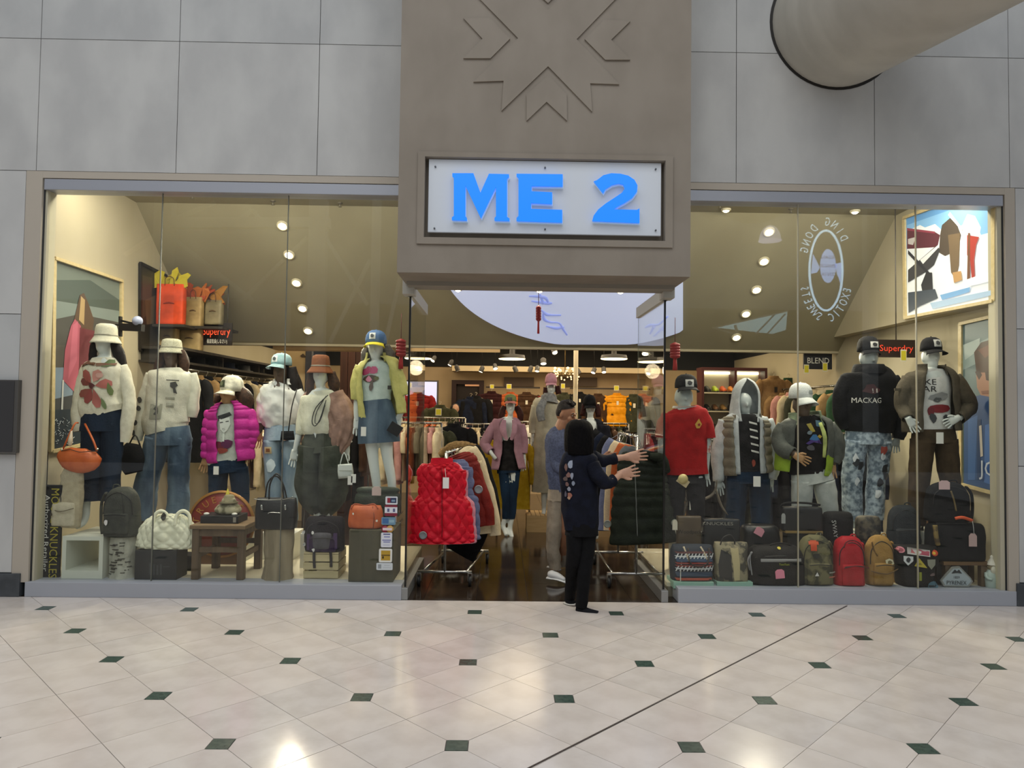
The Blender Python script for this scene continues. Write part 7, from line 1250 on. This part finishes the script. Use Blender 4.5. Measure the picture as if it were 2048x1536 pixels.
sp = None; cols = [['#20201e', '#b7cf2c', '#d65a1c', '#e08a2a', '#e6a640'], ['#1d1b1a', '#6b4a2e', '#8a6a3a', '#2a2422', '#c9a23a'], ['#1a1918', '#2d2522', '#c9c5ba', '#1d1b1a', '#4a3626']]
for r_ in range(3):
    for k in range(7):
        x = a.x+.09+k*(b.x-a.x-.12)/6.6; z = zsh[2-r_]; cl = cols[r_][k % 5]; m_ = mat(cl, .5)
        if sp is None:
            sp = empty('sneaker', (x, Y_+.02, z), 'x', 'shoe', 'shoes on the lit shelving bay'); MB().tube([(0, .22, .05), (0, .16, .06), (0, .08, .045), (0, .0, .03)], [.035, .04, .042, .03], [.06, .055, .036, .024], seg=12, ref=(0, 0, 1)).build('upper', m_, sp, local=True); MB().tube([(0, .24, .012), (0, .12, .012), (0, -.02, .012)], [.036, .044, .03], [.012]*3, seg=10, ref=(0, 0, 1)).build('sole', mat('#d2cfc6', .6), sp, local=True); override(sp.children[0], m_); c_ = sp
        else:
            c_ = copy_tree(sp, (x, Y_+.02, z)); [override(k_, m_) for k_ in c_.children if k_.name.startswith('upper')]
        c_['label'] = ('first', 'second', 'third', 'fourth', 'fifth', 'sixth', 'seventh')[k]+' shoe from left on the '+('top', 'middle', 'lowest')[r_]+' shelf of the lit shoe wall'
# signs over the right wall rail
def wallsign(nm, lb, x0, y0, x1, y1, Y, mboard, t, tcol, fit, em=0, dy=0):
    a, b = P(x0, y1, Y), P(x1, y0, Y); q = empty(nm, P((x0+x1)/2, y1, Y), lb, 'sign'); bx('board', (a.x, Y, a.z), (b.x, Y+.03, b.z), mboard, q); c = (a+b)/2; return text(t, (b.z-a.z)*.5, (c.x, Y-.006, c.z+dy), (1, 0, 0), (0, 0, 1), mat(tcol, .5, emit=em), q, fit=M(fit, Y)), q
wallsign('blue_sign', 'navy sign lettered BLEND above the right wall rail', 1608, 706, 1664, 738, 3.5, mat('#131622', .5), 'BLEND', '#dcdcd6', 44)
wallsign('red_sign', 'dark brown sign with red lettering behind the black hoodie', 1752, 680, 1832, 714, 1.45, mat('#2a1a14', .5), 'Superdry', '#e0442a', 68, .6)
o, q = wallsign('red_sign', 'dark sign with glowing red lettering under the paper bags', 402, 646, 464, 690, 2.6, mat('#2a211b', .5), 'Superdry', '#ff5a34', 54, 1.2, .03); text('極度乾燥(しなさい)', .06, P(434, 683, 2.59), (1, 0, 0), (0, 0, 1), mat('#e6ddc6', .5, emit=.5), q, fit=M(40, 2.6))
for x in (410, 455): e = P(x, 648, 2.61); MB().bar(e, (e.x, e.y, ZC-(e.y-YS0)*.813), .006).build('suspension_wire', mat('#55504a', .5), q)
q = bpy.data.objects['blue_sign']; e = P(1636, 706, 3.52); MB().bar(e, (e.x, e.y, 3.1), .006).build('suspension_wire', mat('#55504a', .5), q)
q = bpy.data.objects['red_sign']; e = P(1792, 682, 1.46); MB().bar(e, (e.x, e.y, ZC), .006).build('suspension_wire', mat('#55504a', .5), q)
for x, y, Y, hw, hh, lb in ((877, 824, 4.4, 6, 7, 'yellow sale card on the cream and orange row'), (984, 773, 7.3, 4, 4, 'yellow sale card above the burgundy puffer'), (1018, 773, 7.3, 5, 5, 'yellow sale card above the rust jacket'), (1233, 776, 7.3, 5, 5, 'yellow sale card above the golden puffer'), (1126, 772, 7.3, 4, 5, 'yellow sale card beside the chandelier'), (1613, 738, 3.4, 5, 9, 'yellow sale card at left below the navy sign'), (1650, 734, 3.4, 5, 9, 'yellow sale card at right below the navy sign'), (1807, 711, 1.4, 6, 12, 'yellow sale card in front of the dark brown sign')): saleC(lb, x, y, hw, hh, Y, '')
# ------------------------------------------------------------ rolling racks in the entrance
ch = mat('#b5b4b0', .22, metal=.95)
def rolling(nm, lb, c0, c1, w0, ztop):
    q = empty(nm, ((c0.x+c1.x)/2, (c0.y+c1.y)/2, 0), lb, 'rack'); zb = .13
    for c in (c0, c1):
        MB().bar((c.x-w0, c.y, zb), (c.x+w0, c.y, zb), .014, seg=10).build('end_bar', ch, q); MB().bar((c.x, c.y, zb), (c.x, c.y, ztop), .014, seg=10).build('upright', ch, q)
        for s_ in (-1, 1):
            x = c.x+s_*w0*.94; w_ = MB(); w_.tube([(x-.013, c.y, .05), (x+.013, c.y, .05)], [.05]*2, seg=18, sub=1, ref=(0, 0, 1)); o = w_.build('caster_wheel', mat('#151515', .5), q); f_ = MB(); f_.box((x-.02, c.y-.02, .05), (x-.015, c.y+.02, .12)); f_.box((x+.015, c.y-.02, .05), (x+.02, c.y+.02, .12)); f_.box((x-.02, c.y-.02, .118), (x+.02, c.y+.02, .124)); f_.build('caster_fork', ch, q)
    for s_ in (-1, 1): MB().bar((c0.x+s_*w0*.8, c0.y, zb), (c1.x+s_*w0*.8, c1.y, zb), .012, seg=8).build('base_bar', ch, q)
    MB().bar((c0.x, c0.y, ztop), (c1.x, c1.y, ztop), .016, seg=12).build('top_rail', ch, q); return q
c0, c1 = P(889, 1160, .5), P(930, 1112, 1.5); zt_ = P(889, 906, .5).z
rolling('rolling_rack', 'chrome rolling rack of quilted vests left in the entrance', Vector((c0.x, .5, 0)), Vector((c1.x, 1.5, 0)), M(54, .45), zt_)
d0, d1 = P(1272, 1165, .5), P(1236, 1112, 1.5); zr_ = P(1275, 874, .5).z
rolling('rolling_rack', 'chrome rolling rack of jackets that the shoppers are browsing', Vector((d0.x, .5, 0)), Vector((d1.x, 1.5, 0)), M(58, .45), zr_)
def hung(name, label, Y, prof, m, disp=None, sleeves=(), collar_=None, wob=.006, ratio=.32, extra=None, hookto=None):
    f = Fig(name, label, prof[-1][0], prof[-1][1], Y, cat='garment'); f.cloth('cloth', prof, m, ratio=ratio, disp=disp, wob=wob, seg=(180 if 'diamond' in label else 72) if disp else 40, sub=26 if 'diamond' in label else 4)
    for sv in sleeves: f.sleeve('cloth', sv, ratio=.7, wob=wob)
    if collar_: f.cloth('stand_collar', collar_, m, ratio=.5, wob=.003, seg=24)
    if hookto is not None:
        p = P(prof[0][0], prof[0][1]+2, Y); MB().tube([p+Vector((0, 0, -.01)), Vector((p.x*.5+hookto.x*.5, Y, (p.z+hookto.z)/2)), Vector((hookto.x, Y, hookto.z+.02))], [.004]*3, seg=6).build('hanger_hook', ch, f.root); a = P(prof[0][0], prof[0][1]+6, Y); MB().tube([a+Vector((-.15, 0, -.06)), a, a+Vector((.15, 0, -.06))], [.012]*3, seg=8).build('hanger', mat('#cdb9b9', .4), f.root)
    if extra: extra(f)
    f.done(M_WHITE); return f
def quilt(amp=.009): 
    def d(u, v):
        if .58 < u < .92: return amp*2*(abs(math.sin(PI*(u*15+v*8)))*abs(math.sin(PI*(u*15-v*8))))**.6-amp*(1.2 if abs(u-.75) < .006 else 0)
        return amp*.9*abs(math.sin(PI*v*14))**.6
    return d
def red_extra(f):
    bv = bvh_of(f.G['cloth'][0]); z = MB(); z.tube([snap(P(882, y, .3), bv, .004) for y in range(940, 1083, 6)], [.004]*24, seg=6, sub=1); z.build('zip', mat('#7a0a14', .4), f.root)
    c = snap(P(890, 968, .3), bv, .03); bx('price_tag', (c.x-.028, c.y, c.z-.05), (c.x+.028, c.y+.003, c.z+.05), m_tag, f.root); MB().tube([c+Vector((0, 0, .05)), c+Vector((-.01, .01, .13))], [.002]*2, seg=5).build('tag_string', m_tag, f.root)
    c = snap(P(844, 1075, .3), bv, .02); MB().lathe(c, [(.001, -.006), (.03, -.004), (.038, 0), (.03, .004)], 20, axis=rx).build('security_disc', mat('#85898a', .4), f.root)
vp = [(884, 925, 22), (884, 930, 34), (883, 942, 47), (885, 965, 46), (884, 990, 46), (884, 1008, 57), (884, 1040, 60), (884, 1070, 62), (884, 1085, 62)]
mrd_ = fab('#b80e22', '#c8162c', 12, .45); hk = lambda Y: Vector((c0.x+(c1.x-c0.x)*(Y-.5), Y, zt_))
hung('hanging_vest', 'bright red diamond quilted vest at the front of the left rolling rack', .5, vp, mrd_, quilt(.011), collar_=[(884, 934, 24), (884, 922, 22), (884, 916, 21)], extra=red_extra, ratio=.3, hookto=hk(.5))
sh_ = lambda dx, k=1, dy=0: [(x+dx, y+dy, r*k) for x, y, r in vp]
hung('hanging_vest', 'pale pink quilted vest directly behind the bright red one', .62, sh_(4, 1.03, 1), fab('#c4808c', '#d090a0', 12, .5), quilt(.006), ratio=.24, hookto=hk(.62))
hung('hanging_vest', 'dusty lavender quilted vest third on the left rolling rack', .74, sh_(20, .92, -6), C_['lavender'], puff(11, .01), ratio=.24, hookto=hk(.74))
hung('hanging_jacket', 'brick red quilted jacket with grey disc on the left rolling rack', .88, [(908, 910, 20), (910, 916, 34), (914, 930, 44), (920, 965, 46), (928, 1010, 46), (934, 1056, 44)], fab('#6d1c16', '#7d261e', 12, .5), puff(10, .008), sleeves=([(948, 925, 10), (962, 975, 12), (976, 1020, 12), (980, 1050, 11)],), ratio=.26, extra=lambda f: MB().lathe(P(957, 979, .72), [(.001, -.006), (.034, -.004), (.042, 0), (.034, .004)], 20, axis=rx).build('security_disc', mat('#8b9092', .4), f.root), hookto=hk(.88))
hung('hanging_jacket', 'cream jacket with black mark behind the brick red one', 1.02, [(912, 906, 20), (916, 912, 36), (922, 925, 46), (932, 970, 48), (940, 1020, 46), (944, 1068, 46)], C_['cream'], None, sleeves=([(958, 922, 10), (972, 970, 12), (986, 1030, 13), (990, 1070, 12)],), ratio=.26, hookto=hk(1.02))
hung('hanging_coat', 'long black coat behind the cream jacket on the left rolling rack', 1.18, [(916, 904, 20), (920, 910, 36), (926, 924, 46), (934, 980, 46), (930, 1040, 52), (900, 1095, 56)], C_['black'], None, sleeves=([(964, 918, 11), (978, 965, 12), (988, 1010, 12), (992, 1050, 11)],), ratio=.26, hookto=hk(1.18))
hung('hanging_coat', 'fur collared dark coat at the back of the left rolling rack', 1.36, [(920, 900, 20), (922, 906, 36), (926, 920, 44), (930, 980, 46), (930, 1040, 48)], C_['brown'], None, ratio=.26, hookto=hk(1.36), extra=lambda f: MB().tube([P(x, y, 1.3) for x, y in ((880, 912), (900, 898), (925, 892), (950, 900), (965, 912))], [.04, .06, .055, .06, .04], seg=12, sub=5, wob=.02, wf=25).build('fur_collar', fab('#6d5636', '#8a6f48', 50), f.root))
hk2 = lambda Y: Vector((d0.x+(d1.x-d0.x)*(Y-.5), Y, zr_))
gp = [(1290, 905, 22), (1290, 911, 34), (1287, 924, 50), (1284, 955, 50), (1283, 985, 56), (1284, 1030, 62), (1287, 1086, 68)]
def gx(f):
    bv = bvh_of(f.G['cloth'][0]); MB().tube([snap(P(1279+.03*(y-920), y, .2), bv, .004) for y in range(925, 1084, 6)], [.005]*27, seg=6, sub=1).build('zip', mat('#5d625d', .4), f.root)
    for x, y in ((1215, 1048), (1350, 1046)): MB().lathe(P(x, y, .42), [(.001, -.006), (.03, -.004), (.036, 0), (.03, .004)], 20, axis=rx).build('security_disc', mat('#7d8179', .4), f.root)
    MB().tube([P(1300, 912, .42), P(1322, 918, .42), P(1334, 940, .44), P(1325, 932, .5), P(1310, 920, .52)], [.03, .05, .04, .04, .03], seg=12, wob=.01).build('fallen_hood', fab('#171c14', '#20261c'), f.root)
hung('hanging_vest', 'dark green quilted vest at the front of the right rolling rack', .5, gp, fab('#161b13', '#1f251a', 12, .6), puff(13, .012), collar_=[(1290, 914, 24), (1291, 902, 22)], extra=gx, ratio=.28, hookto=hk2(.5))
for i, (cl, nm) in enumerate((('grey', 'lilac grey'), ('orange', 'rust orange'), ('cream', 'pale cream'), ('lavender', 'dusty lavender'), ('black', 'black'), ('navy', 'navy'), ('black', 'glossy black'))):
    Y = .62+i*.12; dx = -11*i; dy = -3.5*i; hung('hanging_jacket', nm+' jacket on the right rolling rack behind the green vest', Y, [(1284+dx, 897+dy, 18), (1283+dx, 901+dy, 30), (1281+dx, 912+dy, 44), (1279+dx, 960, 46), (1279+dx, 1060, 50)], C_[cl], None, ratio=.24, hookto=hk2(Y))
# pink-shirted assistant in the distance
f = Fig('person', 'small distant person in pink shirt with dark hair left of the doorway', 905, 1008, 5.9, cat='person', k=.6); f.head(911, 808, 829, 7); f.limb([(900, 842, 4), (896, 858, 4), (900, 876, 3)]); f.trunk([(908, 834, 8), (907, 842, 12), (907, 870, 12)]); f.limb([(903, 880, 7), (903, 930, 5), (903, 1006, 4)]); f.limb([(912, 880, 7), (912, 930, 5), (912, 1006, 4)])
f.cloth('pink_shirt', [(908, 831, 7), (907, 835, 12), (907, 850, 13), (907, 874, 13)], fab('#a8788c', '#b8879b')); f.sleeve('pink_shirt', [(897, 837, 5), (894, 850, 5), (894, 856, 5)]); f.cloth('trousers', [(907, 870, 13), (907, 900, 14), (907, 1000, 12)], C_['black']); f.hair([[(905, 812, 4), (903, 822, 4)]], m_hair_b); f.hand(900, 876, 903, 884, 1); f.hands[-1] = (f.hands[-1][0], SKIN2); f.done(SKIN2, .012)
# ------------------------------------------------------------ paper bags on the left shelf
def pbag(lb, x0, y0, x1, y1, Y, h, tissue=None, t2=None):
    a, b = P(x0, y1, Y), P(x1, y0, Y); m_ = mat(h, .6, kind='paper', scale=5); q = empty('paper_bag', ((a.x+b.x)/2, Y+.06, a.z), lb, 'bag', 'paper bags on the left shelf'); xc = (a.x+b.x)/2; hw = (b.x-a.x)/2
    MB().tube([(xc, Y+.06, a.z), (xc, Y+.06, a.z+.01), (xc, Y+.06, b.z)], [hw*.98, hw, hw], [.055, .06, .05], seg=24, sub=3, ex=.25, caps=(1, 0), wob=.003).build('bag_body', m_, q, solid=.003)
    MB().tube([(xc-hw*.35, Y, b.z-.02), (xc-hw*.3, Y-.005, b.z+.06), (xc, Y-.005, b.z+.085), (xc+hw*.3, Y-.005, b.z+.06), (xc+hw*.35, Y, b.z-.02)], [.004]*5, seg=6, sub=5).build('rope_handle', mat('#5a3a26', .7), q)
    text('boutique', .03, (xc, Y-.006, (a.z+b.z)/2), (1, 0, 0), (0, 0, 1), mat('#6d563e', .6), q, fit=hw*.9) if False else MB().tube([(xc-hw*.4, Y-.006, (a.z+b.z)/2), (xc, Y-.006, (a.z+b.z)/2+.012), (xc+hw*.4, Y-.006, (a.z+b.z)/2)], [.004, .008, .004], [.002]*3, seg=6).build('printed_mark', mat('#6d563e' if h != '#d8481c' else '#8f2a10', .6), q)
    if tissue:
        for k, hcol in enumerate((tissue, t2 or tissue)):
            for j in range(5):
                x = xc+hw*(j-2)*.5; mb = MB(); d = Vector((random.uniform(-.12, .16), random.uniform(-.04, .04), random.uniform(.08, .2))); n = Vector((random.uniform(.03, .09), 0, random.uniform(-.03, .05)))
                p = Vector((x, Y+.03+.03*k, b.z-.04)); mb.add([p-n*.6, p+n*.6, p+d+n, p+d*1.25+Vector((0, .02, 0)), p+d-n], [(0, 1, 2, 3, 4)]); mb.build('tissue_sheet', mat(hcol, .7), q, solid=.002)
    return q
pbag('lower beige paper bag on the left of the dark shelf', 316, 652, 352, 694, 2.3, '#b59a68'); pbag('lower beige paper bag on the right of the dark shelf', 356, 655, 400, 699, 2.45, '#b59a68')
pbag('orange red paper bag with yellow tissue above the left shelf', 310, 568, 366, 646, 2.12, '#d8481c', '#c2b22c', '#b8a636'); pbag('beige paper bag right of the orange one', 369, 594, 402, 650, 2.4, '#b59a68', '#b04a24', '#c06a2a'); pbag('greyish paper bag with amber tissue at the far end', 408, 600, 442, 646, 2.5, '#8f8466', '#a8742a', '#a34c2c')
q = empty('step_board', P(370, 660, 2.4), 'dark raised board carrying the upper row of paper bags', 'shelf'); e = P(370, 650, 2.3); 
for x0, x1, y, Y in ((306, 370, 648, 2.12), (368, 446, 652, 2.4)): a, b = P(x0, y, Y), P(x1, y, Y); bx('board', (a.x, Y-.02, a.z-.03), (b.x, Y+.5, a.z), md, q)
for x in (P(308, 690, 2.5).x,): bx('post', (x, 2.58, 2.3), (x+.03, 2.61, P(308, 648, 2.12).z-.03), md, q)
# dark framed picture, bracket lamp
def art(parent, X, shapes, m_=PRINT, nm='picture', sgn=1, base=.002):
    mb = MB()
    for i, (c, pl) in enumerate(shapes): mb.poly([PX(x, y, X+sgn*(base+i*.0007)) for x, y in pl], c)
    return mb.build(nm, m_, parent)
def frame(parent, X, px, wd, m_, sgn=1, th=.03):
    c = sum((PX(x, y, X) for x, y in px), Vector())/4; W_ = [PX(x, y, X) for x, y in px]
    for a, b in zip(W_, W_[1:]+W_[:1]): MB().beam(a+Vector((sgn*th/2, 0, 0)), b+Vector((sgn*th/2, 0, 0)), wd if abs(a.z-b.z) < .5 else th, th if abs(a.z-b.z) < .5 else wd).build('frame_bar', m_, parent)
mfr = mat('#c9b685', .5, kind='woodx', h2='#d3c193', scale=4)
XP = WL+.005; q = empty('framed_poster', PX(170, 890, XP), 'wood framed coast poster of a person in pink coat on the left wall', 'poster')
fx = [(104, 516), (240, 562), (238, 872), (99, 903)]; frame(q, XP, fx, .045, mfr)
art(q, XP, [('#6f7a72', fx), ('#4d5a54', [(104, 560), (180, 560), (239, 600), (239, 640), (103, 640)]), ('#7d8a86', [(104, 600), (239, 622), (239, 660), (103, 650)]), ('#4a4a46', [(103, 640), (160, 628), (239, 645), (238, 700), (101, 700)]), ('#55524c', [(102, 690), (238, 690), (238, 790), (100, 790)]), ('#3f4347', [(100, 780), (238, 770), (238, 870), (99, 900)]), ('#7f93a5', [(101, 735), (150, 735), (145, 790), (100, 800)]), ('#5a4636', [(148, 640), (160, 590), (168, 586), (178, 610), (188, 640), (186, 660), (160, 662)]), ('#b59a6d', [(158, 640), (162, 592), (170, 600), (168, 650)]), ('#b25a6c', [(142, 652), (150, 638), (162, 652), (160, 700), (154, 790), (126, 760), (130, 700)]), ('#c46a7e', [(146, 650), (156, 642), (154, 720), (136, 760)]), ('#6d3038', [(160, 655), (190, 662), (188, 730), (158, 740)]), ('#cfd3d0', [(125, 760), (128, 760), (124, 870), (120, 870)]), ('#20303c', [(99, 820), (238, 815), (238, 868), (99, 900)])], PRINT, base=.006)
mb = MB()
for k in range(60): x = random.uniform(106, 146); y = random.uniform(838, 888); mb.tube([PX(x, y, XP+.02), PX(x+random.uniform(-4, 4), y+random.uniform(-4, 4), XP+.02)], [.003, .002], seg=4, sub=1)
mb.build('white_floral_print', mat('#c3cdd2', .6), q)['kind'] = 'stuff'
q = empty('dark_picture', PX(295, 690, XP), 'narrow dark framed picture on the left wall behind the paper bags', 'picture'); fx = [(278, 526), (330, 552), (330, 690), (278, 700)]; frame(q, XP, fx, .03, mat('#1c1712', .5)); art(q, XP, [('#2c2620', fx), ('#463c30', [(284, 550), (305, 556), (302, 620), (284, 640)]), ('#5a4c3a', [(290, 600), (312, 590), (316, 640), (294, 660)]), ('#1d1a16', [(284, 650), (326, 645), (326, 680), (284, 690)])], base=.006)
q = empty('wall_bracket_lamp', P(262, 650, 1.0), 'black wall bracket with pale glass globe right of the coast poster', 'lamp'); a = P(242, 650, .95); mbk2 = mat('#121212', .5)
MB().beam(P(241, 633, .98), P(241, 673, .98), .02, .04).build('wall_plate', mbk2, q); MB().beam(P(241, 641, .98), P(270, 648, .95), .02, .02).build('upper_arm', mbk2, q); MB().beam(P(243, 654, .98), P(286, 656, .95), .06, .07).build('lamp_housing', mbk2, q); MB().ball(P(275, 642, .95), .05, 16, 12).build('globe', mat('#aab3cf', .2), q); MB().beam(P(241, 650, 1.0), P(232, 650, 1.3), .02, .02).build('wall_arm', mbk2, q)
# right wall: snow poster and portrait poster
XR_ = WRt-.005; q = empty('snow_poster', PX(1900, 620, XR_), 'large framed poster of skier and red plane on snow, high on right wall', 'poster'); fx = [(1812, 436), (1992, 372), (1992, 602), (1814, 636)]; frame(q, XR_, fx, .05, mfr, -1)
art(q, XR_, [('#5f93c6', fx), ('#7fb0da', [(1814, 450), (1900, 420), (1990, 400), (1990, 470), (1814, 470)]), ('#dfe3e6', [(1814, 462), (1840, 450), (1850, 455), (1870, 448), (1890, 466), (1925, 450), (1935, 428), (1950, 440), (1962, 470), (1990, 462), (1990, 603), (1814, 634)]), ('#c3cdd8', [(1935, 428), (1950, 432), (1962, 455), (1958, 475), (1935, 480)]), ('#5a2a34', [(1814, 456), (1870, 464), (1880, 470), (1875, 494), (1814, 498)]), ('#8a3a4a', [(1814, 456), (1870, 463), (1870, 467), (1814, 461)]), ('#b9b3b0', [(1816, 478), (1832, 474), (1826, 490), (1816, 488)]), ('#4c4238', [(1880, 470), (1884, 450), (1900, 436), (1914, 450), (1922, 470), (1916, 500), (1890, 512), (1878, 505)]), ('#6b5a44', [(1896, 470), (1920, 466), (1918, 530), (1912, 560), (1902, 545)]), ('#3b3a3c', [(1816, 540), (1874, 490), (1880, 500), (1868, 530), (1850, 545), (1816, 565)]), ('#d9dadb', [(1840, 520), (1876, 490), (1878, 494), (1846, 528)]), ('#2c2c30', [(1816, 500), (1860, 546), (1856, 550), (1816, 508)]), ('#2a2a2c', [(1852, 545), (1864, 545), (1866, 585), (1846, 590), (1842, 570)]), ('#3b444e', [(1816, 585), (1870, 578), (1876, 596), (1840, 612), (1817, 626)]), ('#a03a30', [(1934, 470), (1958, 474), (1952, 490), (1948, 520), (1950, 562), (1944, 564), (1940, 520), (1934, 510)]), ('#6d4a34', [(1936, 466), (1940, 466), (1940, 560), (1934, 560)]), ('#b08a5a', [(1905, 545), (1922, 542), (1924, 560), (1908, 566)]), ('#6f9fcc', [(1880, 590), (1940, 574), (1938, 584), (1884, 600)]), ('#e9ecee', [(1930, 560), (1990, 540), (1990, 560), (1940, 572)]), ('#e2e2df', [(1896, 430), (1900, 424), (1926, 458), (1922, 460)]), ('#9db7d0', [(1860, 606), (1985, 580), (1985, 590), (1865, 618)])], PRINT_LIT, sgn=-1, base=.012)
XR2 = WRt+.15; q = empty('portrait_poster', PX(1960, 980, XR2), 'framed portrait poster of a curly haired figure in sunglasses at right edge', 'poster'); fx = [(1925, 648), (2012, 628), (2012, 992), (1925, 968)]; frame(q, XR2, fx, .05, mfr, -1)
art(q, XR2, [('#54686a', fx), ('#7a8c8a', [(1926, 700), (2010, 660), (2010, 700), (1926, 740)]), ('#9aa8a4', [(1926, 690), (1960, 676), (1958, 700), (1930, 720)]), ('#3a2418', [(1952, 740), (1948, 705), (1962, 685), (1985, 678), (2012, 684), (2012, 760), (1960, 770)]), ('#5a3424', [(1956, 700), (1980, 688), (1990, 700), (1970, 716)]), ('#8f6650', [(1952, 745), (2012, 745), (2012, 800), (1966, 800), (1954, 775)]), ('#2b1510', [(1950, 744), (1958, 738), (1964, 750), (1958, 760)]), ('#2b1510', [(1970, 744), (1982, 740), (1990, 752), (1984, 764), (1972, 760)]), ('#6d4434', [(1962, 782), (1982, 780), (1980, 787), (1964, 788)]), ('#2d4a74', [(1928, 800), (1960, 790), (2012, 800), (2012, 988), (1928, 966)]), ('#3d5f90', [(1936, 840), (1955, 830), (1950, 960), (1936, 960)]), ('#42659a', [(1970, 850), (1990, 845), (1985, 970), (1968, 965)]), ('#243c60', [(1955, 840), (1962, 838), (1960, 960), (1954, 960)]), ('#b5ada0', [(1958, 852), (1963, 850), (1966, 912), (1961, 914)])], PRINT_DIM, sgn=-1, base=.012)
o = text('JCY', .2, PX(1985, 940, XR2-.03), (0, -1, 0), (0, 0, 1), mat('#c9d3df', .5), q, fit=.36)
# red hanging ornaments
def orn(lb, x, y0, y1, Y, r):
    q = empty('red_ornament', P(x, y1, Y), lb, 'ornament'); a, b = P(x, y0, Y), P(x, y1, Y); mb = MB(); n = 5
    for k in range(n): c = a.lerp(b, (k+.5)/n); mb.lathe(c, [(.001, -.03), (r, -.012), (r*1.1, 0), (r, .012), (.001, .03)], 14)
    mb.tube([a, b], [r*.4, r*.3], seg=8, sub=1); mb.build('knot_body', mat('#8c1418', .5), q); MB().tube([b, b+Vector((0, 0, -.12))], [r*.35, r*.5], seg=8, sub=2, wob=.003).build('tassel', mat('#a01c1c', .7), q); MB().bar(a, a+Vector((0, 0, .25)), .003).build('cord', mat('#5a1414', .6), q)
orn('small dark red ornament hanging in the middle of the entrance', 1077, 614, 640, .05, .022); orn('red knotted ornament inside the left entrance glass', 802, 680, 712, .5, .045); orn('red knotted ornament inside the right entrance glass', 1350, 688, 715, .5, .045)
# clip-on price cards and folded stock under the racks keep to the photo: hats on the dark shelf
for i, (x, y, Y, cl) in enumerate(((420, 708, 3.2, 'black'), (450, 714, 3.8, 'navy'), (478, 722, 4.4, 'grey'), (505, 728, 5.0, 'black'), (395, 702, 2.8, 'black'))):
    p = Vector((-3.82, Y, 2.146)); q = empty('folded_hat', p, ('third', 'fourth', 'fifth', 'sixth', 'second')[i]+' flat dark hat along the lower left wall shelf', 'hat', 'hats on the left wall shelf'); MB().lathe(p, [(.13, .004), (.13, .012), (.09, .02), (.085, .09), (.001, .1)], 20).build('felt_hat', C_[cl], q)
